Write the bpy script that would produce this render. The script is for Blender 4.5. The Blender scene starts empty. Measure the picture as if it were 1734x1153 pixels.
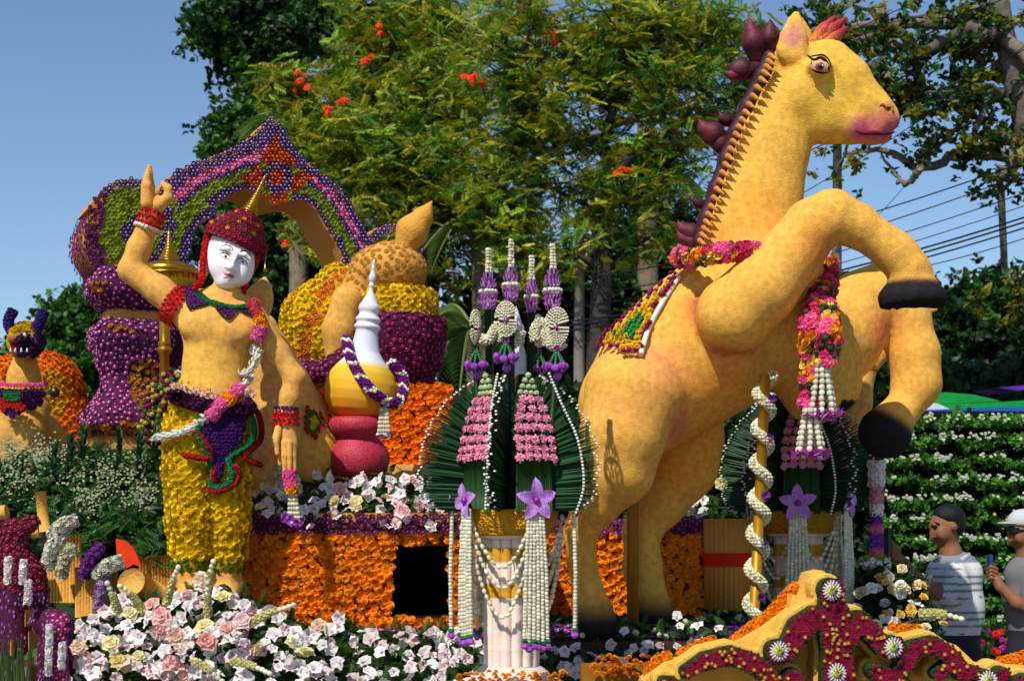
import bpy, math, random
import numpy as np
from mathutils import Vector, Matrix
from mathutils.bvhtree import BVHTree
from mathutils.geometry import tessellate_polygon
random.seed(7); rng = np.random.default_rng(7)
SC = bpy.context.scene
COL = SC.collection
PI = math.pi
# ---------------------------------------------------------------- camera
F, EYE, HOR, CX = 2400.0, 1.6, 880.0, 867.0
cam_d = bpy.data.cameras.new('camera'); cam = bpy.data.objects.new('camera', cam_d); COL.objects.link(cam)
cam.location = (0, 0, EYE); cam.rotation_euler = (PI/2, 0, 0)
cam_d.sensor_width = 36; cam_d.lens = F/1734*36
cam_d.shift_y = (HOR-576.5)/1734
cam_d.clip_end = 3000
cam_d.dof.use_dof = True; cam_d.dof.focus_distance = 6.9; cam_d.dof.aperture_fstop = 4.5
SC.camera = cam
# ---------------------------------------------------------------- light
SUN_EL, SUN_FROM = 50, (-0.47, -0.88)      # sun stands behind the viewer's left shoulder
w = bpy.data.worlds.new('World'); SC.world = w; w.use_nodes = True
nt = w.node_tree; nt.nodes.clear()
sky = nt.nodes.new('ShaderNodeTexSky'); sky.sky_type = 'NISHITA'; sky.sun_disc = False
sky.sun_elevation = math.radians(SUN_EL); sky.sun_rotation = math.atan2(SUN_FROM[0], SUN_FROM[1])
sky.air_density = 1.1; sky.dust_density = .1; sky.ozone_density = 5.0
bg = nt.nodes.new('ShaderNodeBackground'); bg.inputs[1].default_value = 0.125
wo = nt.nodes.new('ShaderNodeOutputWorld')
nt.links.new(sky.outputs[0], bg.inputs[0]); nt.links.new(bg.outputs[0], wo.inputs[0])
sl = bpy.data.lights.new('sun', 'SUN'); sl.energy = 4.8; sl.angle = math.radians(0.5); sl.color = (1, 0.94, 0.86)
so = bpy.data.objects.new('sun', sl); COL.objects.link(so); so.location = (-10, -12, 20)
e = math.radians(SUN_EL)
sun_dir = Vector((-SUN_FROM[0]*math.cos(e), -SUN_FROM[1]*math.cos(e), -math.sin(e)))
so.rotation_euler = sun_dir.to_track_quat('-Z', 'Y').to_euler()
SC.view_settings.view_transform = 'Standard'; SC.view_settings.look = 'None'
SC.view_settings.exposure = 0.0; SC.view_settings.gamma = 1.0
SC.render.film_transparent = False
# ---------------------------------------------------------------- helpers
def P(px, py, Y): return np.array([(px-CX)/F*Y, Y, EYE+(HOR-py)/F*Y])
def S(px, Y): return px/F*Y
def c(h):
    h = h.lstrip('#'); v = [int(h[i:i+2], 16)/255 for i in (0, 2, 4)]
    return np.array([x/12.92 if x <= .04045 else ((x+.055)/1.055)**2.4 for x in v])
MATS = {}
def mat(name, color=None, rough=.7, metal=0., bump=0., bscale=60., spec=.3, sheen=0., vary=.12, vscale=9., trans=0., dist=.01, stripes=None, sparkle=0):
    if name in MATS: return MATS[name]
    m = bpy.data.materials.new(name); m.use_nodes = True; MATS[name] = m
    t = m.node_tree; b = t.nodes['Principled BSDF']; L = t.links.new
    b.inputs['Roughness'].default_value = rough; b.inputs['Metallic'].default_value = metal
    b.inputs['Specular IOR Level'].default_value = spec
    if sheen: b.inputs['Sheen Weight'].default_value = sheen
    tc = t.nodes.new('ShaderNodeTexCoord')
    if color is None:
        a = t.nodes.new('ShaderNodeAttribute'); a.attribute_name = 'Col'; src = a.outputs['Color']
    else:
        a = t.nodes.new('ShaderNodeRGB'); a.outputs[0].default_value = (*color, 1); src = a.outputs[0]
    if vary:
        n = t.nodes.new('ShaderNodeTexNoise'); n.inputs['Scale'].default_value = vscale; n.inputs['Detail'].default_value = 6
        L(tc.outputs['Object'], n.inputs['Vector'])
        mr = t.nodes.new('ShaderNodeMapRange'); mr.inputs['From Min'].default_value = .3; mr.inputs['From Max'].default_value = .7
        mr.inputs['To Min'].default_value = 1-vary; mr.inputs['To Max'].default_value = 1+vary
        L(n.outputs[0], mr.inputs[0])
        mx = t.nodes.new('ShaderNodeVectorMath'); mx.operation = 'SCALE'
        L(src, mx.inputs[0]); L(mr.outputs[0], mx.inputs['Scale']); src = mx.outputs[0]
    if stripes:      # fine ridges along z
        wv = t.nodes.new('ShaderNodeTexWave'); wv.bands_direction = stripes[0]; wv.inputs['Scale'].default_value = stripes[1]
        wv.inputs['Distortion'].default_value = stripes[2]
        L(tc.outputs['Object'], wv.inputs['Vector'])
        bp = t.nodes.new('ShaderNodeBump'); bp.inputs['Strength'].default_value = stripes[3]; bp.inputs['Distance'].default_value = .01
        L(wv.outputs[0], bp.inputs['Height']); L(bp.outputs[0], b.inputs['Normal'])
    L(src, b.inputs['Base Color'])
    if bump:
        n2 = t.nodes.new('ShaderNodeTexNoise'); n2.inputs['Scale'].default_value = bscale; n2.inputs['Detail'].default_value = 4
        L(tc.outputs['Object'], n2.inputs['Vector'])
        bp = t.nodes.new('ShaderNodeBump'); bp.inputs['Strength'].default_value = bump; bp.inputs['Distance'].default_value = dist
        L(n2.outputs[0], bp.inputs['Height']); L(bp.outputs[0], b.inputs['Normal'])
    if sparkle:
        v = t.nodes.new('ShaderNodeTexVoronoi'); v.inputs['Scale'].default_value = sparkle
        L(tc.outputs['Object'], v.inputs['Vector'])
        bp = t.nodes.new('ShaderNodeBump'); bp.inputs['Strength'].default_value = .9; bp.inputs['Distance'].default_value = .01
        L(v.outputs['Color'], bp.inputs['Height']); L(bp.outputs[0], b.inputs['Normal'])
    if trans:
        out = t.nodes['Material Output']; tr = t.nodes.new('ShaderNodeBsdfTranslucent'); ms = t.nodes.new('ShaderNodeMixShader')
        L(src, tr.inputs[0]); ms.inputs[0].default_value = trans
        L(b.outputs[0], ms.inputs[1]); L(tr.outputs[0], ms.inputs[2]); L(ms.outputs[0], out.inputs[0])
    return m
FOAM = mat('foam_vcol', None, .85, bump=.55, bscale=70, spec=.15, vary=.1, vscale=5, dist=.012)
FUR = mat('sprayed_grain', None, .9, bump=.5, bscale=170, spec=.08, vary=.2, vscale=34, dist=.009)
PET = mat('petal', None, .6, spec=.25, vary=0, trans=.22)
PETM = mat('petal_matte', None, .8, spec=.15, vary=.2, vscale=30)
LEAF = mat('leaf', None, .5, spec=.35, vary=.25, vscale=1.2, trans=.35)
GLOSS = mat('gloss', None, .35, spec=.5, vary=.05)
MATTE = mat('matte', None, .85, spec=.2, vary=.12, vscale=12, bump=.2, bscale=40)
GOLD = mat('gold', c('#b8861f'), .28, metal=.85, vary=.1, bump=.15, bscale=120)
BARK = mat('bark', None, .9, spec=.1, vary=.3, vscale=8, bump=.6, bscale=18, dist=.03)
GLIT = mat('glitter', None, .6, spec=.4, vary=.6, vscale=110, sparkle=110)
ORG = {}
def org(p):
    while p is not None:
        if p.name in ORG: return ORG[p.name]
        p = p.parent
    return np.zeros(3)
def mk_mesh(name, V, Fc, C=None, m=None, smooth=True):
    V = np.asarray(V, np.float32); Fc = np.asarray(Fc, np.int32)
    me = bpy.data.meshes.new(name); n = Fc.shape[1]
    me.vertices.add(len(V)); me.vertices.foreach_set('co', V.ravel())
    me.loops.add(Fc.size); me.loops.foreach_set('vertex_index', Fc.ravel())
    me.polygons.add(len(Fc)); me.polygons.foreach_set('loop_start', np.arange(0, Fc.size, n, dtype=np.int32))
    me.polygons.foreach_set('loop_total', np.full(len(Fc), n, np.int32))
    me.polygons.foreach_set('use_smooth', np.full(len(Fc), smooth, bool))
    me.update(calc_edges=True)
    if C is not None:
        C = np.asarray(C, np.float32)
        if C.ndim == 1: C = np.tile(C, (len(V), 1))
        a = me.color_attributes.new('Col', 'FLOAT_COLOR', 'POINT')
        a.data.foreach_set('color', np.hstack([C, np.ones((len(V), 1), np.float32)]).astype(np.float32).ravel())
    if m: me.materials.append(m)
    return me
def link(o, parent=None):
    COL.objects.link(o)
    if parent is not None: o.parent = parent
    return o
def tag(o, label=None, cat=None, group=None, kind=None):
    if label: o['label'] = label
    if cat: o['category'] = cat
    if group: o['group'] = group
    if kind: o['kind'] = kind
    return o
def thing(name, label, cat, loc, group=None):
    o = bpy.data.objects.new(name, None); link(o); o.location = tuple(loc); o.empty_display_size = .1
    ORG[o.name] = np.array(loc, float)
    return tag(o, label, cat, group)
def part(name, g, m, parent=None, label=None, kind=None, smooth=True):
    V, Fc, C = g
    V = np.asarray(V, float) - org(parent)
    o = bpy.data.objects.new(name, mk_mesh(name, V, Fc, C, m, smooth)); link(o, parent)
    return tag(o, label, None, None, kind)
def solo(name, g, m, label, cat, group=None, kind=None, smooth=True):
    V, Fc, C = g; V = np.asarray(V, float)
    b = np.array([(V[:, 0].min()+V[:, 0].max())/2, (V[:, 1].min()+V[:, 1].max())/2, V[:, 2].min()])
    o = bpy.data.objects.new(name, mk_mesh(name, V-b, Fc, C, m, smooth)); link(o); o.location = tuple(b)
    ORG[o.name] = b
    return tag(o, label, cat, group, kind)
def tri(Fq):
    Fq = np.asarray(Fq)
    return np.vstack([Fq[:, [0, 1, 2]], Fq[:, [0, 2, 3]]]) if Fq.shape[1] == 4 else Fq
def join(gs):
    V, Fs, C, o = [], [], [], 0
    for g in gs:
        v, f, cc = g; v = np.asarray(v, float); cc = np.asarray(cc, float)
        if cc.ndim == 1: cc = np.tile(cc, (len(v), 1))
        V.append(v); Fs.append(tri(f)+o); C.append(cc); o += len(v)
    return np.vstack(V), np.vstack(Fs), np.vstack(C)
def frame(pts):
    pts = np.asarray(pts, float); T = np.gradient(pts, axis=0); T /= np.linalg.norm(T, axis=1)[:, None]+1e-9
    up = np.array([0, 0, 1.]) if abs(T[0][2]) < .9 else np.array([0, 1., 0])
    n = np.cross(T[0], up); n /= np.linalg.norm(n); N = [n]
    for i in range(1, len(pts)):
        n = n - T[i]*np.dot(n, T[i]); n /= np.linalg.norm(n)+1e-9; N.append(n)
    N = np.array(N); return T, N, np.cross(T, N)
def tube(pts, r, seg=8, col=(1, 1, 1), cap=True):
    pts = np.asarray(pts, float); n = len(pts); r = np.full(n, r) if np.isscalar(r) else np.asarray(r, float)
    T, N, B = frame(pts); a = np.linspace(0, 2*PI, seg, endpoint=False)
    V = (pts[:, None]+r[:, None, None]*(np.cos(a)[None, :, None]*N[:, None]+np.sin(a)[None, :, None]*B[:, None])).reshape(-1, 3)
    i = np.arange(n-1)[:, None]*seg; j = np.arange(seg)[None]; k = (j+1) % seg
    Q = np.stack([i+j, i+k, i+seg+k, i+seg+j], -1).reshape(-1, 4); Fc = tri(Q)[:, ::-1]
    if cap:
        V = np.vstack([V, pts[:1], pts[-1:]]); j = np.arange(seg); k = (j+1) % seg
        Fc = np.vstack([Fc, np.stack([np.full(seg, n*seg), j, k], -1)[:, ::-1]*1, np.stack([np.full(seg, n*seg+1), (n-1)*seg+k, (n-1)*seg+j], -1)[:, ::-1]])
    return V, Fc, np.tile(np.asarray(col, float), (len(V), 1))
def spline(pts, n=40):
    pts = np.asarray(pts, float); m = len(pts)
    if m < 3: t = np.linspace(0, 1, n)[:, None]; return pts[0]*(1-t)+pts[-1]*t
    Pp = np.vstack([2*pts[0]-pts[1], pts, 2*pts[-1]-pts[-2]]); out = []
    for s in np.linspace(0, m-1-1e-6, n):
        i = int(s); t = s-i; a, b, d, e_ = Pp[i], Pp[i+1], Pp[i+2], Pp[i+3]
        out.append(.5*((2*b)+(-a+d)*t+(2*a-5*b+4*d-e_)*t*t+(-a+3*b-3*d+e_)*t**3))
    return np.array(out)
def lathe(prof, seg=32, center=(0, 0, 0), col=(1, 1, 1), sq=0., rot=0., M=None, cap=True, lobes=0, lobe=0.):
    pr = np.asarray(prof, float); a = np.linspace(0, 2*PI, seg, endpoint=False)+.0
    k = np.ones(seg)
    if sq: k = (np.abs(np.cos(a))**(2+sq*6)+np.abs(np.sin(a))**(2+sq*6))**(-1/(2+sq*6))
    if lobes: k = k*(1+lobe*np.cos(lobes*a))
    V = np.stack([pr[:, None, 0]*k*np.cos(a+rot), pr[:, None, 0]*k*np.sin(a+rot), pr[:, None, 1]+0*a], -1).reshape(-1, 3)
    n = len(pr); i = np.arange(n-1)[:, None]*seg; j = np.arange(seg)[None]; kk = (j+1) % seg
    Fc = tri(np.stack([i+j, i+kk, i+seg+kk, i+seg+j], -1).reshape(-1, 4))
    if pr[-1, 1] < pr[0, 1]: Fc = Fc[:, ::-1]
    if cap:
        V = np.vstack([V, [[0, 0, pr[0, 1]], [0, 0, pr[-1, 1]]]]); j = np.arange(seg); kk = (j+1) % seg
        Fc = np.vstack([Fc, np.stack([np.full(seg, n*seg), kk, j], -1), np.stack([np.full(seg, n*seg+1), (n-1)*seg+j, (n-1)*seg+kk], -1)])
    if M is not None: V = V@np.array(M.to_3x3()).T
    C = np.asarray(col, float)
    if C.ndim == 2: C = np.repeat(C, seg, 0); C = np.vstack([C, C[:1], C[-1:]]) if cap else C
    else: C = np.tile(C, (len(V), 1))
    return V+np.asarray(center, float), Fc, C
def box(a, b, col=(1, 1, 1), rot=0., bev=0.):
    a = np.asarray(a, float); b = np.asarray(b, float); ce = (a+b)/2; h = (b-a)/2; V = []; 
    if bev:
        s = min(bev, h.min()*.6); pr = []
        for dz, ds in ((-h[2], s), (-h[2]+s, 0), (h[2]-s, 0), (h[2], s)):
            x, y = h[0]-ds, h[1]-ds
            pr.append([(-x, -y+s), (-x+s, -y), (x-s, -y), (x, -y+s), (x, y-s), (x-s, y), (-x+s, y), (-x, y-s)])
        V = np.array([(x, y, z) for (z, ring) in zip((-h[2], -h[2]+s, h[2]-s, h[2]), pr) for x, y in ring])
        Fc = [(i*8+j, i*8+(j+1) % 8, i*8+8+(j+1) % 8, i*8+8+j) for i in range(3) for j in range(8)]
        Fc = tri(Fc); V = np.vstack([V, [0, 0, -h[2]], [0, 0, h[2]]])
        Fc = np.vstack([Fc, [(32, (j+1) % 8, j) for j in range(8)], [(33, 24+j, 24+(j+1) % 8) for j in range(8)]])
    else:
        V = np.array([(x, y, z) for z in (-1, 1) for x, y in ((-1, -1), (1, -1), (1, 1), (-1, 1))])*h
        Fc = tri([(0, 3, 2, 1), (4, 5, 6, 7), (0, 1, 5, 4), (1, 2, 6, 5), (2, 3, 7, 6), (3, 0, 4, 7)])
    if rot:
        cr, sr = math.cos(rot), math.sin(rot); V = V@np.array([[cr, sr, 0], [-sr, cr, 0], [0, 0, 1]])
    return V+ce, Fc, np.tile(np.asarray(col, float), (len(V), 1))
# ---- signed-distance modelling: smooth unions of tapered limbs, meshed by surface nets
class SDF:
    def __init__(s, h, k=.04): s.h = h; s.k = k; s.p = []
    def cone(s, a, b, ra, rb, k=None, sy=1., sub=False):
        s.p.append(('c', np.asarray(a, float), np.asarray(b, float), ra, rb, s.k if k is None else k, sy, sub)); return s
    def chain(s, pts, k=None, sy=1.):
        for (a, ra), (b, rb) in zip(pts[:-1], pts[1:]): s.cone(a, b, ra, rb, k, sy)
        return s
    def ell(s, ce, r, roll=0., k=None, sub=False, yaw=0.):
        s.p.append(('e', np.asarray(ce, float), np.asarray(r, float), roll, yaw, s.k if k is None else k, sub)); return s
    def build(s, clipz=None):
        lo = np.full(3, 1e9); hi = -lo
        def bb(p):
            if p[0] == 'c':
                r = max(p[3], p[4]); rr = np.array([r, r*max(1, p[6]), r]); return np.minimum(p[1], p[2])-rr, np.maximum(p[1], p[2])+rr
            r = np.max(p[2]); return p[1]-r, p[1]+r
        for p in s.p:
            if p[-1]: continue
            a, b = bb(p); lo = np.minimum(lo, a); hi = np.maximum(hi, b)
        h = s.h; lo -= 3*h; hi += 3*h; n = np.ceil((hi-lo)/h).astype(int)+1
        ax = [lo[i]+h*np.arange(n[i]) for i in range(3)]
        f = np.full(n, 1.0, np.float32)
        for p in s.p:
            a, b = bb(p); k = p[5]; m = k+2*h+.02
            i0 = np.clip(np.floor((a-m-lo)/h).astype(int), 0, n-1); i1 = np.clip(np.ceil((b+m-lo)/h).astype(int)+1, 1, n)
            X = ax[0][i0[0]:i1[0], None, None]; Yy = ax[1][None, i0[1]:i1[1], None]; Z = ax[2][None, None, i0[2]:i1[2]]
            if X.size*Yy.size*Z.size == 0: continue
            if p[0] == 'c':
                A, B, ra, rb, sy = p[1], p[2], p[3], p[4], p[6]; d = B-A; dd = float(d@d)+1e-12
                t = np.clip(((X-A[0])*d[0]+(Yy-A[1])*d[1]+(Z-A[2])*d[2])/dd, 0, 1)
                D = np.sqrt((X-A[0]-t*d[0])**2+((Yy-A[1]-t*d[1])/sy)**2+(Z-A[2]-t*d[2])**2)-(ra+(rb-ra)*t)
            else:
                ce, r, roll, yaw = p[1], p[2], p[3], p[4]; x, y, z = X-ce[0], Yy-ce[1], Z-ce[2]
                cw, sw = math.cos(yaw), math.sin(yaw); x, y = cw*x+sw*y, -sw*x+cw*y
                cr, sr = math.cos(roll), math.sin(roll); x, z = cr*x-sr*z, sr*x+cr*z
                k0 = np.sqrt((x/r[0])**2+(y/r[1])**2+(z/r[2])**2); k1 = np.sqrt((x/r[0]**2)**2+(y/r[1]**2)**2+(z/r[2]**2)**2)+1e-9
                D = k0*(k0-1)/k1
            sl_ = (slice(i0[0], i1[0]), slice(i0[1], i1[1]), slice(i0[2], i1[2])); g = f[sl_]
            if p[-1]:
                D = -D; hh = np.maximum(k-np.abs(g-D), 0)/max(k, 1e-6); f[sl_] = np.maximum(g, D)+hh*hh*k*.25
            else:
                hh = np.maximum(k-np.abs(g-D), 0)/max(k, 1e-6); f[sl_] = np.minimum(g, D)-hh*hh*k*.25
        if clipz is not None: f = np.maximum(f, (clipz-ax[2])[None, None, :]).astype(np.float32)
        return nets(f, lo, h)
def nets(f, lo, h):
    s_ = f < 0; n = np.array(f.shape); nc = n-1
    cnt = np.zeros(nc, np.int8); acc = np.zeros((*nc, 3), np.float32)
    cs = lambda o: tuple(slice(o[i], o[i]+nc[i]) for i in range(3))
    ed = []
    for axn in range(3):
        u, v = (axn+1) % 3, (axn+2) % 3
        for du in (0, 1):
            for dv in (0, 1):
                o = [0, 0, 0]; o[u] = du; o[v] = dv; o2 = list(o); o2[axn] = 1; ed.append((axn, o, o2))
    for axn, o, o2 in ed:
        A = f[cs(o)]; B = f[cs(o2)]; ch = (A < 0) != (B < 0); idx = np.nonzero(ch); a, b = A[idx], B[idx]
        t = a/(a-b); pt = np.tile(np.array(o, np.float32), (len(t), 1)); pt[:, axn] = t; acc[idx] += pt; cnt[idx] += 1
    act = np.nonzero(cnt); vid = np.full(nc, -1, np.int64); vid[act] = np.arange(len(act[0]))
    V = np.stack(act, -1)+acc[act]/cnt[act][:, None]; V = V*h+lo; Q = []
    for axn in range(3):
        u, v = (axn+1) % 3, (axn+2) % 3
        sa = [slice(None)]*3; sb = [slice(None)]*3; sa[axn] = slice(0, -1); sb[axn] = slice(1, None)
        A = s_[tuple(sa)]; B = s_[tuple(sb)]; idx = np.array(np.nonzero(A != B)).T
        ok = (idx[:, u] > 0) & (idx[:, v] > 0) & (idx[:, u] < nc[u]) & (idx[:, v] < nc[v]); idx = idx[ok]
        ins = A[tuple(idx.T)]; q = []
        for du, dv in ((1, 1), (0, 1), (0, 0), (1, 0)):
            j = idx.copy(); j[:, u] -= du; j[:, v] -= dv; q.append(vid[tuple(j.T)])
        q = np.stack(q, -1); q[~ins] = q[~ins][:, ::-1]; Q.append(q)
    return V, np.vstack(Q)
def vnormals(V, Fq):
    Ft = tri(Fq); a, b, d = V[Ft[:, 0]], V[Ft[:, 1]], V[Ft[:, 2]]; fn = np.cross(b-a, d-a); N = np.zeros_like(V)
    for i in range(3): np.add.at(N, Ft[:, i], fn)
    return N/(np.linalg.norm(N, axis=1)[:, None]+1e-12)
def paint(V, base, spots):
    """airbrushed paint: spots = (center, radius, colour, strength)"""
    C = np.tile(np.asarray(base, float), (len(V), 1))
    for ce, r, col, st in spots:
        ce = np.asarray(ce, float)
        if ce.ndim == 2:
            d = V-ce[0]; ab = ce[1]-ce[0]; t = np.clip(d@ab/(ab@ab), 0, 1); dist = np.linalg.norm(d-t[:, None]*ab, axis=1)
        else: dist = np.linalg.norm(V-ce, axis=1)
        w_ = (st*np.clip(1.5-1.5*dist/r, 0, 1)**1.3)[:, None]; w_ = np.minimum(w_, 1); C = C*(1-w_)+np.asarray(col)*w_
    return C
class Surf:
    def __init__(s, V, Fq): s.b = BVHTree.FromPolygons([Vector(v) for v in V], [tuple(int(i) for i in q) for q in Fq])
    def hit(s, px, py, off=0., Yd=7.):
        o = Vector((0, 0, EYE)); d = (Vector(P(px, py, 1.))-o).normalized(); r = s.b.ray_cast(o, d)
        if r[0] is None: return P(px, py, Yd), np.array([0, -1., 0])
        nn = np.array(r[1]); nn = -nn if nn[1] > 0 else nn
        return np.array(r[0])+nn*off, nn
    def line(s, pts, off, n=24, Yd=7.):
        pp = spline(np.array([(a, 0, b) for a, b in pts]), n); return np.array([s.hit(p[0], p[2], off, Yd)[0] for p in pp])
# ---- 2D helpers
def inpoly(pts, poly):
    x, y = pts[:, 0], pts[:, 1]; ins = np.zeros(len(pts), bool); j = len(poly)-1
    for i in range(len(poly)):
        xi, yi = poly[i]; xj, yj = poly[j]; m = ((yi > y) != (yj > y)) & (x < (xj-xi)*(y-yi)/(yj-yi+1e-12)+xi); ins ^= m; j = i
    return ins
def dpoly(pts, line, closed=False):
    L = np.asarray(line, float)
    if closed: L = np.vstack([L, L[:1]])
    d = np.full(len(pts), 1e9)
    for a, b in zip(L[:-1], L[1:]):
        ab = b-a; t = np.clip(((pts-a)@ab)/(ab@ab+1e-12), 0, 1); d = np.minimum(d, np.linalg.norm(pts-a-t[:, None]*ab, axis=1))
    return d
def lattice(poly, sp, jit=.18):
    poly = np.asarray(poly); x0, y0 = poly.min(0); x1, y1 = poly.max(0); pts = []
    for r_, y in enumerate(np.arange(y0+sp/3, y1, sp*.87)):
        xs = np.arange(x0+(sp/2 if r_ % 2 else 0), x1, sp); pts.append(np.stack([xs, xs*0+y], -1))
    pts = np.vstack(pts); pts += rng.uniform(-jit, jit, pts.shape)*sp; return pts[inpoly(pts, poly)]
def prism(poly, to3, nrm, th, col, hole=None):
    """solid slab from a 2D outline; to3 maps 2D->3D, extruded by th along -nrm"""
    loops = [poly]+([hole] if hole is not None else [])
    flat = [tuple(p) for l in loops for p in l]; T = tessellate_polygon([[Vector((a, b, 0)) for a, b in l] for l in loops])
    Vf = np.array([to3(a, b) for a, b in flat]); n = len(Vf); V = np.vstack([Vf, Vf-np.asarray(nrm)*th]); Fc = []
    for t in T:
        a, b, d = Vf[list(t)]; t = t if np.dot(np.cross(b-a, d-a), nrm) > 0 else t[::-1]; Fc += [t, tuple(i+n for i in t[::-1])]
    V2 = [V]; o = 2*n; s_ = 0
    for l in loops:
        m = len(l); ring = Vf[s_:s_+m]; V2 += [ring, ring-np.asarray(nrm)*th]
        for i in range(m):
            k = (i+1) % m; Fc += [(o+i, o+m+i, o+k), (o+k, o+m+i, o+m+k)]
        o += 2*m; s_ += m
    V = np.vstack(V2); return V, np.array(Fc), np.tile(np.asarray(col, float), (len(V), 1))
def thin(pts, sp):
    """keep points no closer than sp"""
    g = {}; keep = []
    for i, p in enumerate(pts):
        k = tuple(np.floor(p/sp).astype(int)); ok = True
        for dx in (-1, 0, 1):
            for dy in (-1, 0, 1):
                for dz in (-1, 0, 1):
                    for q in g.get((k[0]+dx, k[1]+dy, k[2]+dz), ()):
                        if (q[0]-p[0])**2+(q[1]-p[1])**2+(q[2]-p[2])**2 < sp*sp: ok = False; break
                    if not ok: break
                if not ok: break
            if not ok: break
        if ok: g.setdefault(k, []).append(p); keep.append(i)
    return np.array(keep, int)
def scatter(V, Fq, sp, front=None):
    Ft = tri(Fq); a, b, d = V[Ft[:, 0]], V[Ft[:, 1]], V[Ft[:, 2]]; cr = np.cross(b-a, d-a); ar = np.linalg.norm(cr, axis=1)/2
    n = int(ar.sum()/(sp*sp)*5)+10; n = min(n, 90000); i = rng.choice(len(Ft), n, p=ar/ar.sum()); u, v = rng.random(n), rng.random(n)
    m = u+v > 1; u[m] = 1-u[m]; v[m] = 1-v[m]
    pts = a[i]+(b-a)[i]*u[:, None]+(d-a)[i]*v[:, None]; N = vnormals(V, Fq); nn = (N[Ft[i, 0]]+N[Ft[i, 1]]+N[Ft[i, 2]]); nn /= np.linalg.norm(nn, axis=1)[:, None]+1e-9
    if front is not None: m = nn[:, 1] < front; pts, nn = pts[m], nn[m]
    k = thin(pts, sp); return pts[k], nn[k]
# ---- flowers: prototypes are (V, F, C) triangles, radius 1, facing +Z
def petal(w_, l, z0, z1, col, cen, az, cup=.0, r0=.0, tipz=None, n=1):
    """diamond petal of 4 triangles pointing out at azimuth az"""
    tz = z1 if tipz is None else tipz
    V = np.array([[r0, 0, z0], [r0+l*.55, -w_, z1+cup], [r0+l*.55, 0, z1-cup*.5], [r0+l*.55, w_, z1+cup], [r0+l, 0, tz]])
    ca, sa = math.cos(az), math.sin(az); V = V@np.array([[ca, sa, 0], [-sa, ca, 0], [0, 0, 1]])
    return V, np.array([(0, 1, 2), (0, 2, 3), (1, 4, 2), (2, 4, 3)]), np.array([cen, col, np.asarray(col)*.85, col, col])
def p2(w_, l, z0, z1, col, cen, az, r0=0., tw=.7):
    V = np.array([[r0, -w_*.4, z0], [r0, w_*.4, z0], [r0+l, w_*tw, z1], [r0+l, -w_*tw, z1]]); ca, sa = math.cos(az), math.sin(az)
    return V@np.array([[ca, sa, 0], [-sa, ca, 0], [0, 0, 1]]), np.array([(0, 3, 2), (0, 2, 1)]), np.array([cen, cen, col, col])
def f_pompon(cols, cen, rs):
    g = []; j = rs.uniform(0, 6)
    for r0, l, z0, z1, n in ((.3, .7, .0, .25, 8), (.2, .55, .3, .62, 7), (.08, .34, .55, .9, 5)):
        for i in range(n):
            a = j+i*2*PI/n+rs.uniform(-.2, .2); k = rs.uniform(.75, 1.12); g.append(p2(.42, l*rs.uniform(.85, 1.1), z0, z1+rs.uniform(-.12, .12), cols*k, cols*k*.8, a, r0, .8))
        j += .5
    return join(g)
def f_button(cols, cen, rs):
    g = []
    for i in range(8):
        a = i*PI/4; g.append(p2(.36, .62, .1, .42, cols*rs.uniform(.8, 1.15), cols*.75, a+rs.uniform(-.08, .08), .34, 1.))
    V, Fc, C = lathe([(.42, .2), (.3, .42), (.01, .48)], 6, col=np.array([cen*.7, cen, cen*1.1]), cap=False); g.append((V, Fc, C)); return join(g)
def f_bud(cols, cen, rs):   # closed bead, or for coloured ones a small ruffled head
    if min(cols) < .45:
        g = []
        for r0, l, z0, z1, n in ((.25, .75, .05, .35, 7), (.1, .5, .4, .85, 6)):
            for i in range(n): g.append(p2(.42, l*rs.uniform(.85, 1.1), z0, z1+rs.uniform(-.15, .15), cols*rs.uniform(.8, 1.25), cols*.8, i*2*PI/n+rs.uniform(-.2, .2), r0, .9))
        g.append(lathe([(.5, .1), (.3, .55), (.01, .7)], 5, col=cols*.9, cap=False)); return join(g)
    return lathe([(.5, -.1), (.95, .15), (.9, .6), (.5, .95), (.05, 1.05)], 7, col=np.array([cols*.6, cols*.9, cols*rs.uniform(.9, 1.1), cols*.5+cen*.5, cen]), cap=False)
def f_orchid(cols, cen, rs):
    g = []
    for i, (w_, l) in enumerate(((.42, .95), (.6, .95), (.4, .95), (.4, .95), (.6, .95))):
        g.append(petal(w_, l*rs.uniform(.85, 1.05), .1, .28, cols*rs.uniform(.9, 1.05), cols*.8, PI/2+i*2*PI/5+rs.uniform(-.1, .1), .12, .05, tipz=.12+rs.uniform(-.2, .3)))
    g.append(petal(.26, .55, .25, .5, cen, cols*.9, -PI/2, .1, .0, tipz=.45)); return join(g)
def f_rose(cols, cen, rs):
    g = []
    for r0, l, z0, z1, n, cup in ((.1, .9, .0, .35, 6, .18), (.08, .6, .15, .62, 5, .12), (.03, .3, .3, .75, 4, .05)):
        for i in range(n): g.append(petal(.5*(l+.2), l*rs.uniform(.85, 1.1), z0, z1, cols*rs.uniform(.88, 1.06), cen, i*2*PI/n+rs.uniform(-.2, .2)+n, cup, r0, tipz=z1-.05+rs.uniform(-.15, .2)))
    return join(g)
def f_carnation(cols, cen, rs):
    g = []
    for r0, l, z0, z1, n in ((.05, .95, .1, .3, 9), (.05, .75, .2, .55, 8), (.02, .45, .3, .75, 6)):
        for i in range(n): g.append(petal(.28, l*rs.uniform(.85, 1.1), z0, z1+rs.uniform(-.08, .08), cols*rs.uniform(.85, 1.12), cen, i*2*PI/n+rs.uniform(-.2, .2)+n, rs.uniform(-.08, .1), r0, tipz=z1+rs.uniform(-.2, .1)))
    return join(g)
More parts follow.
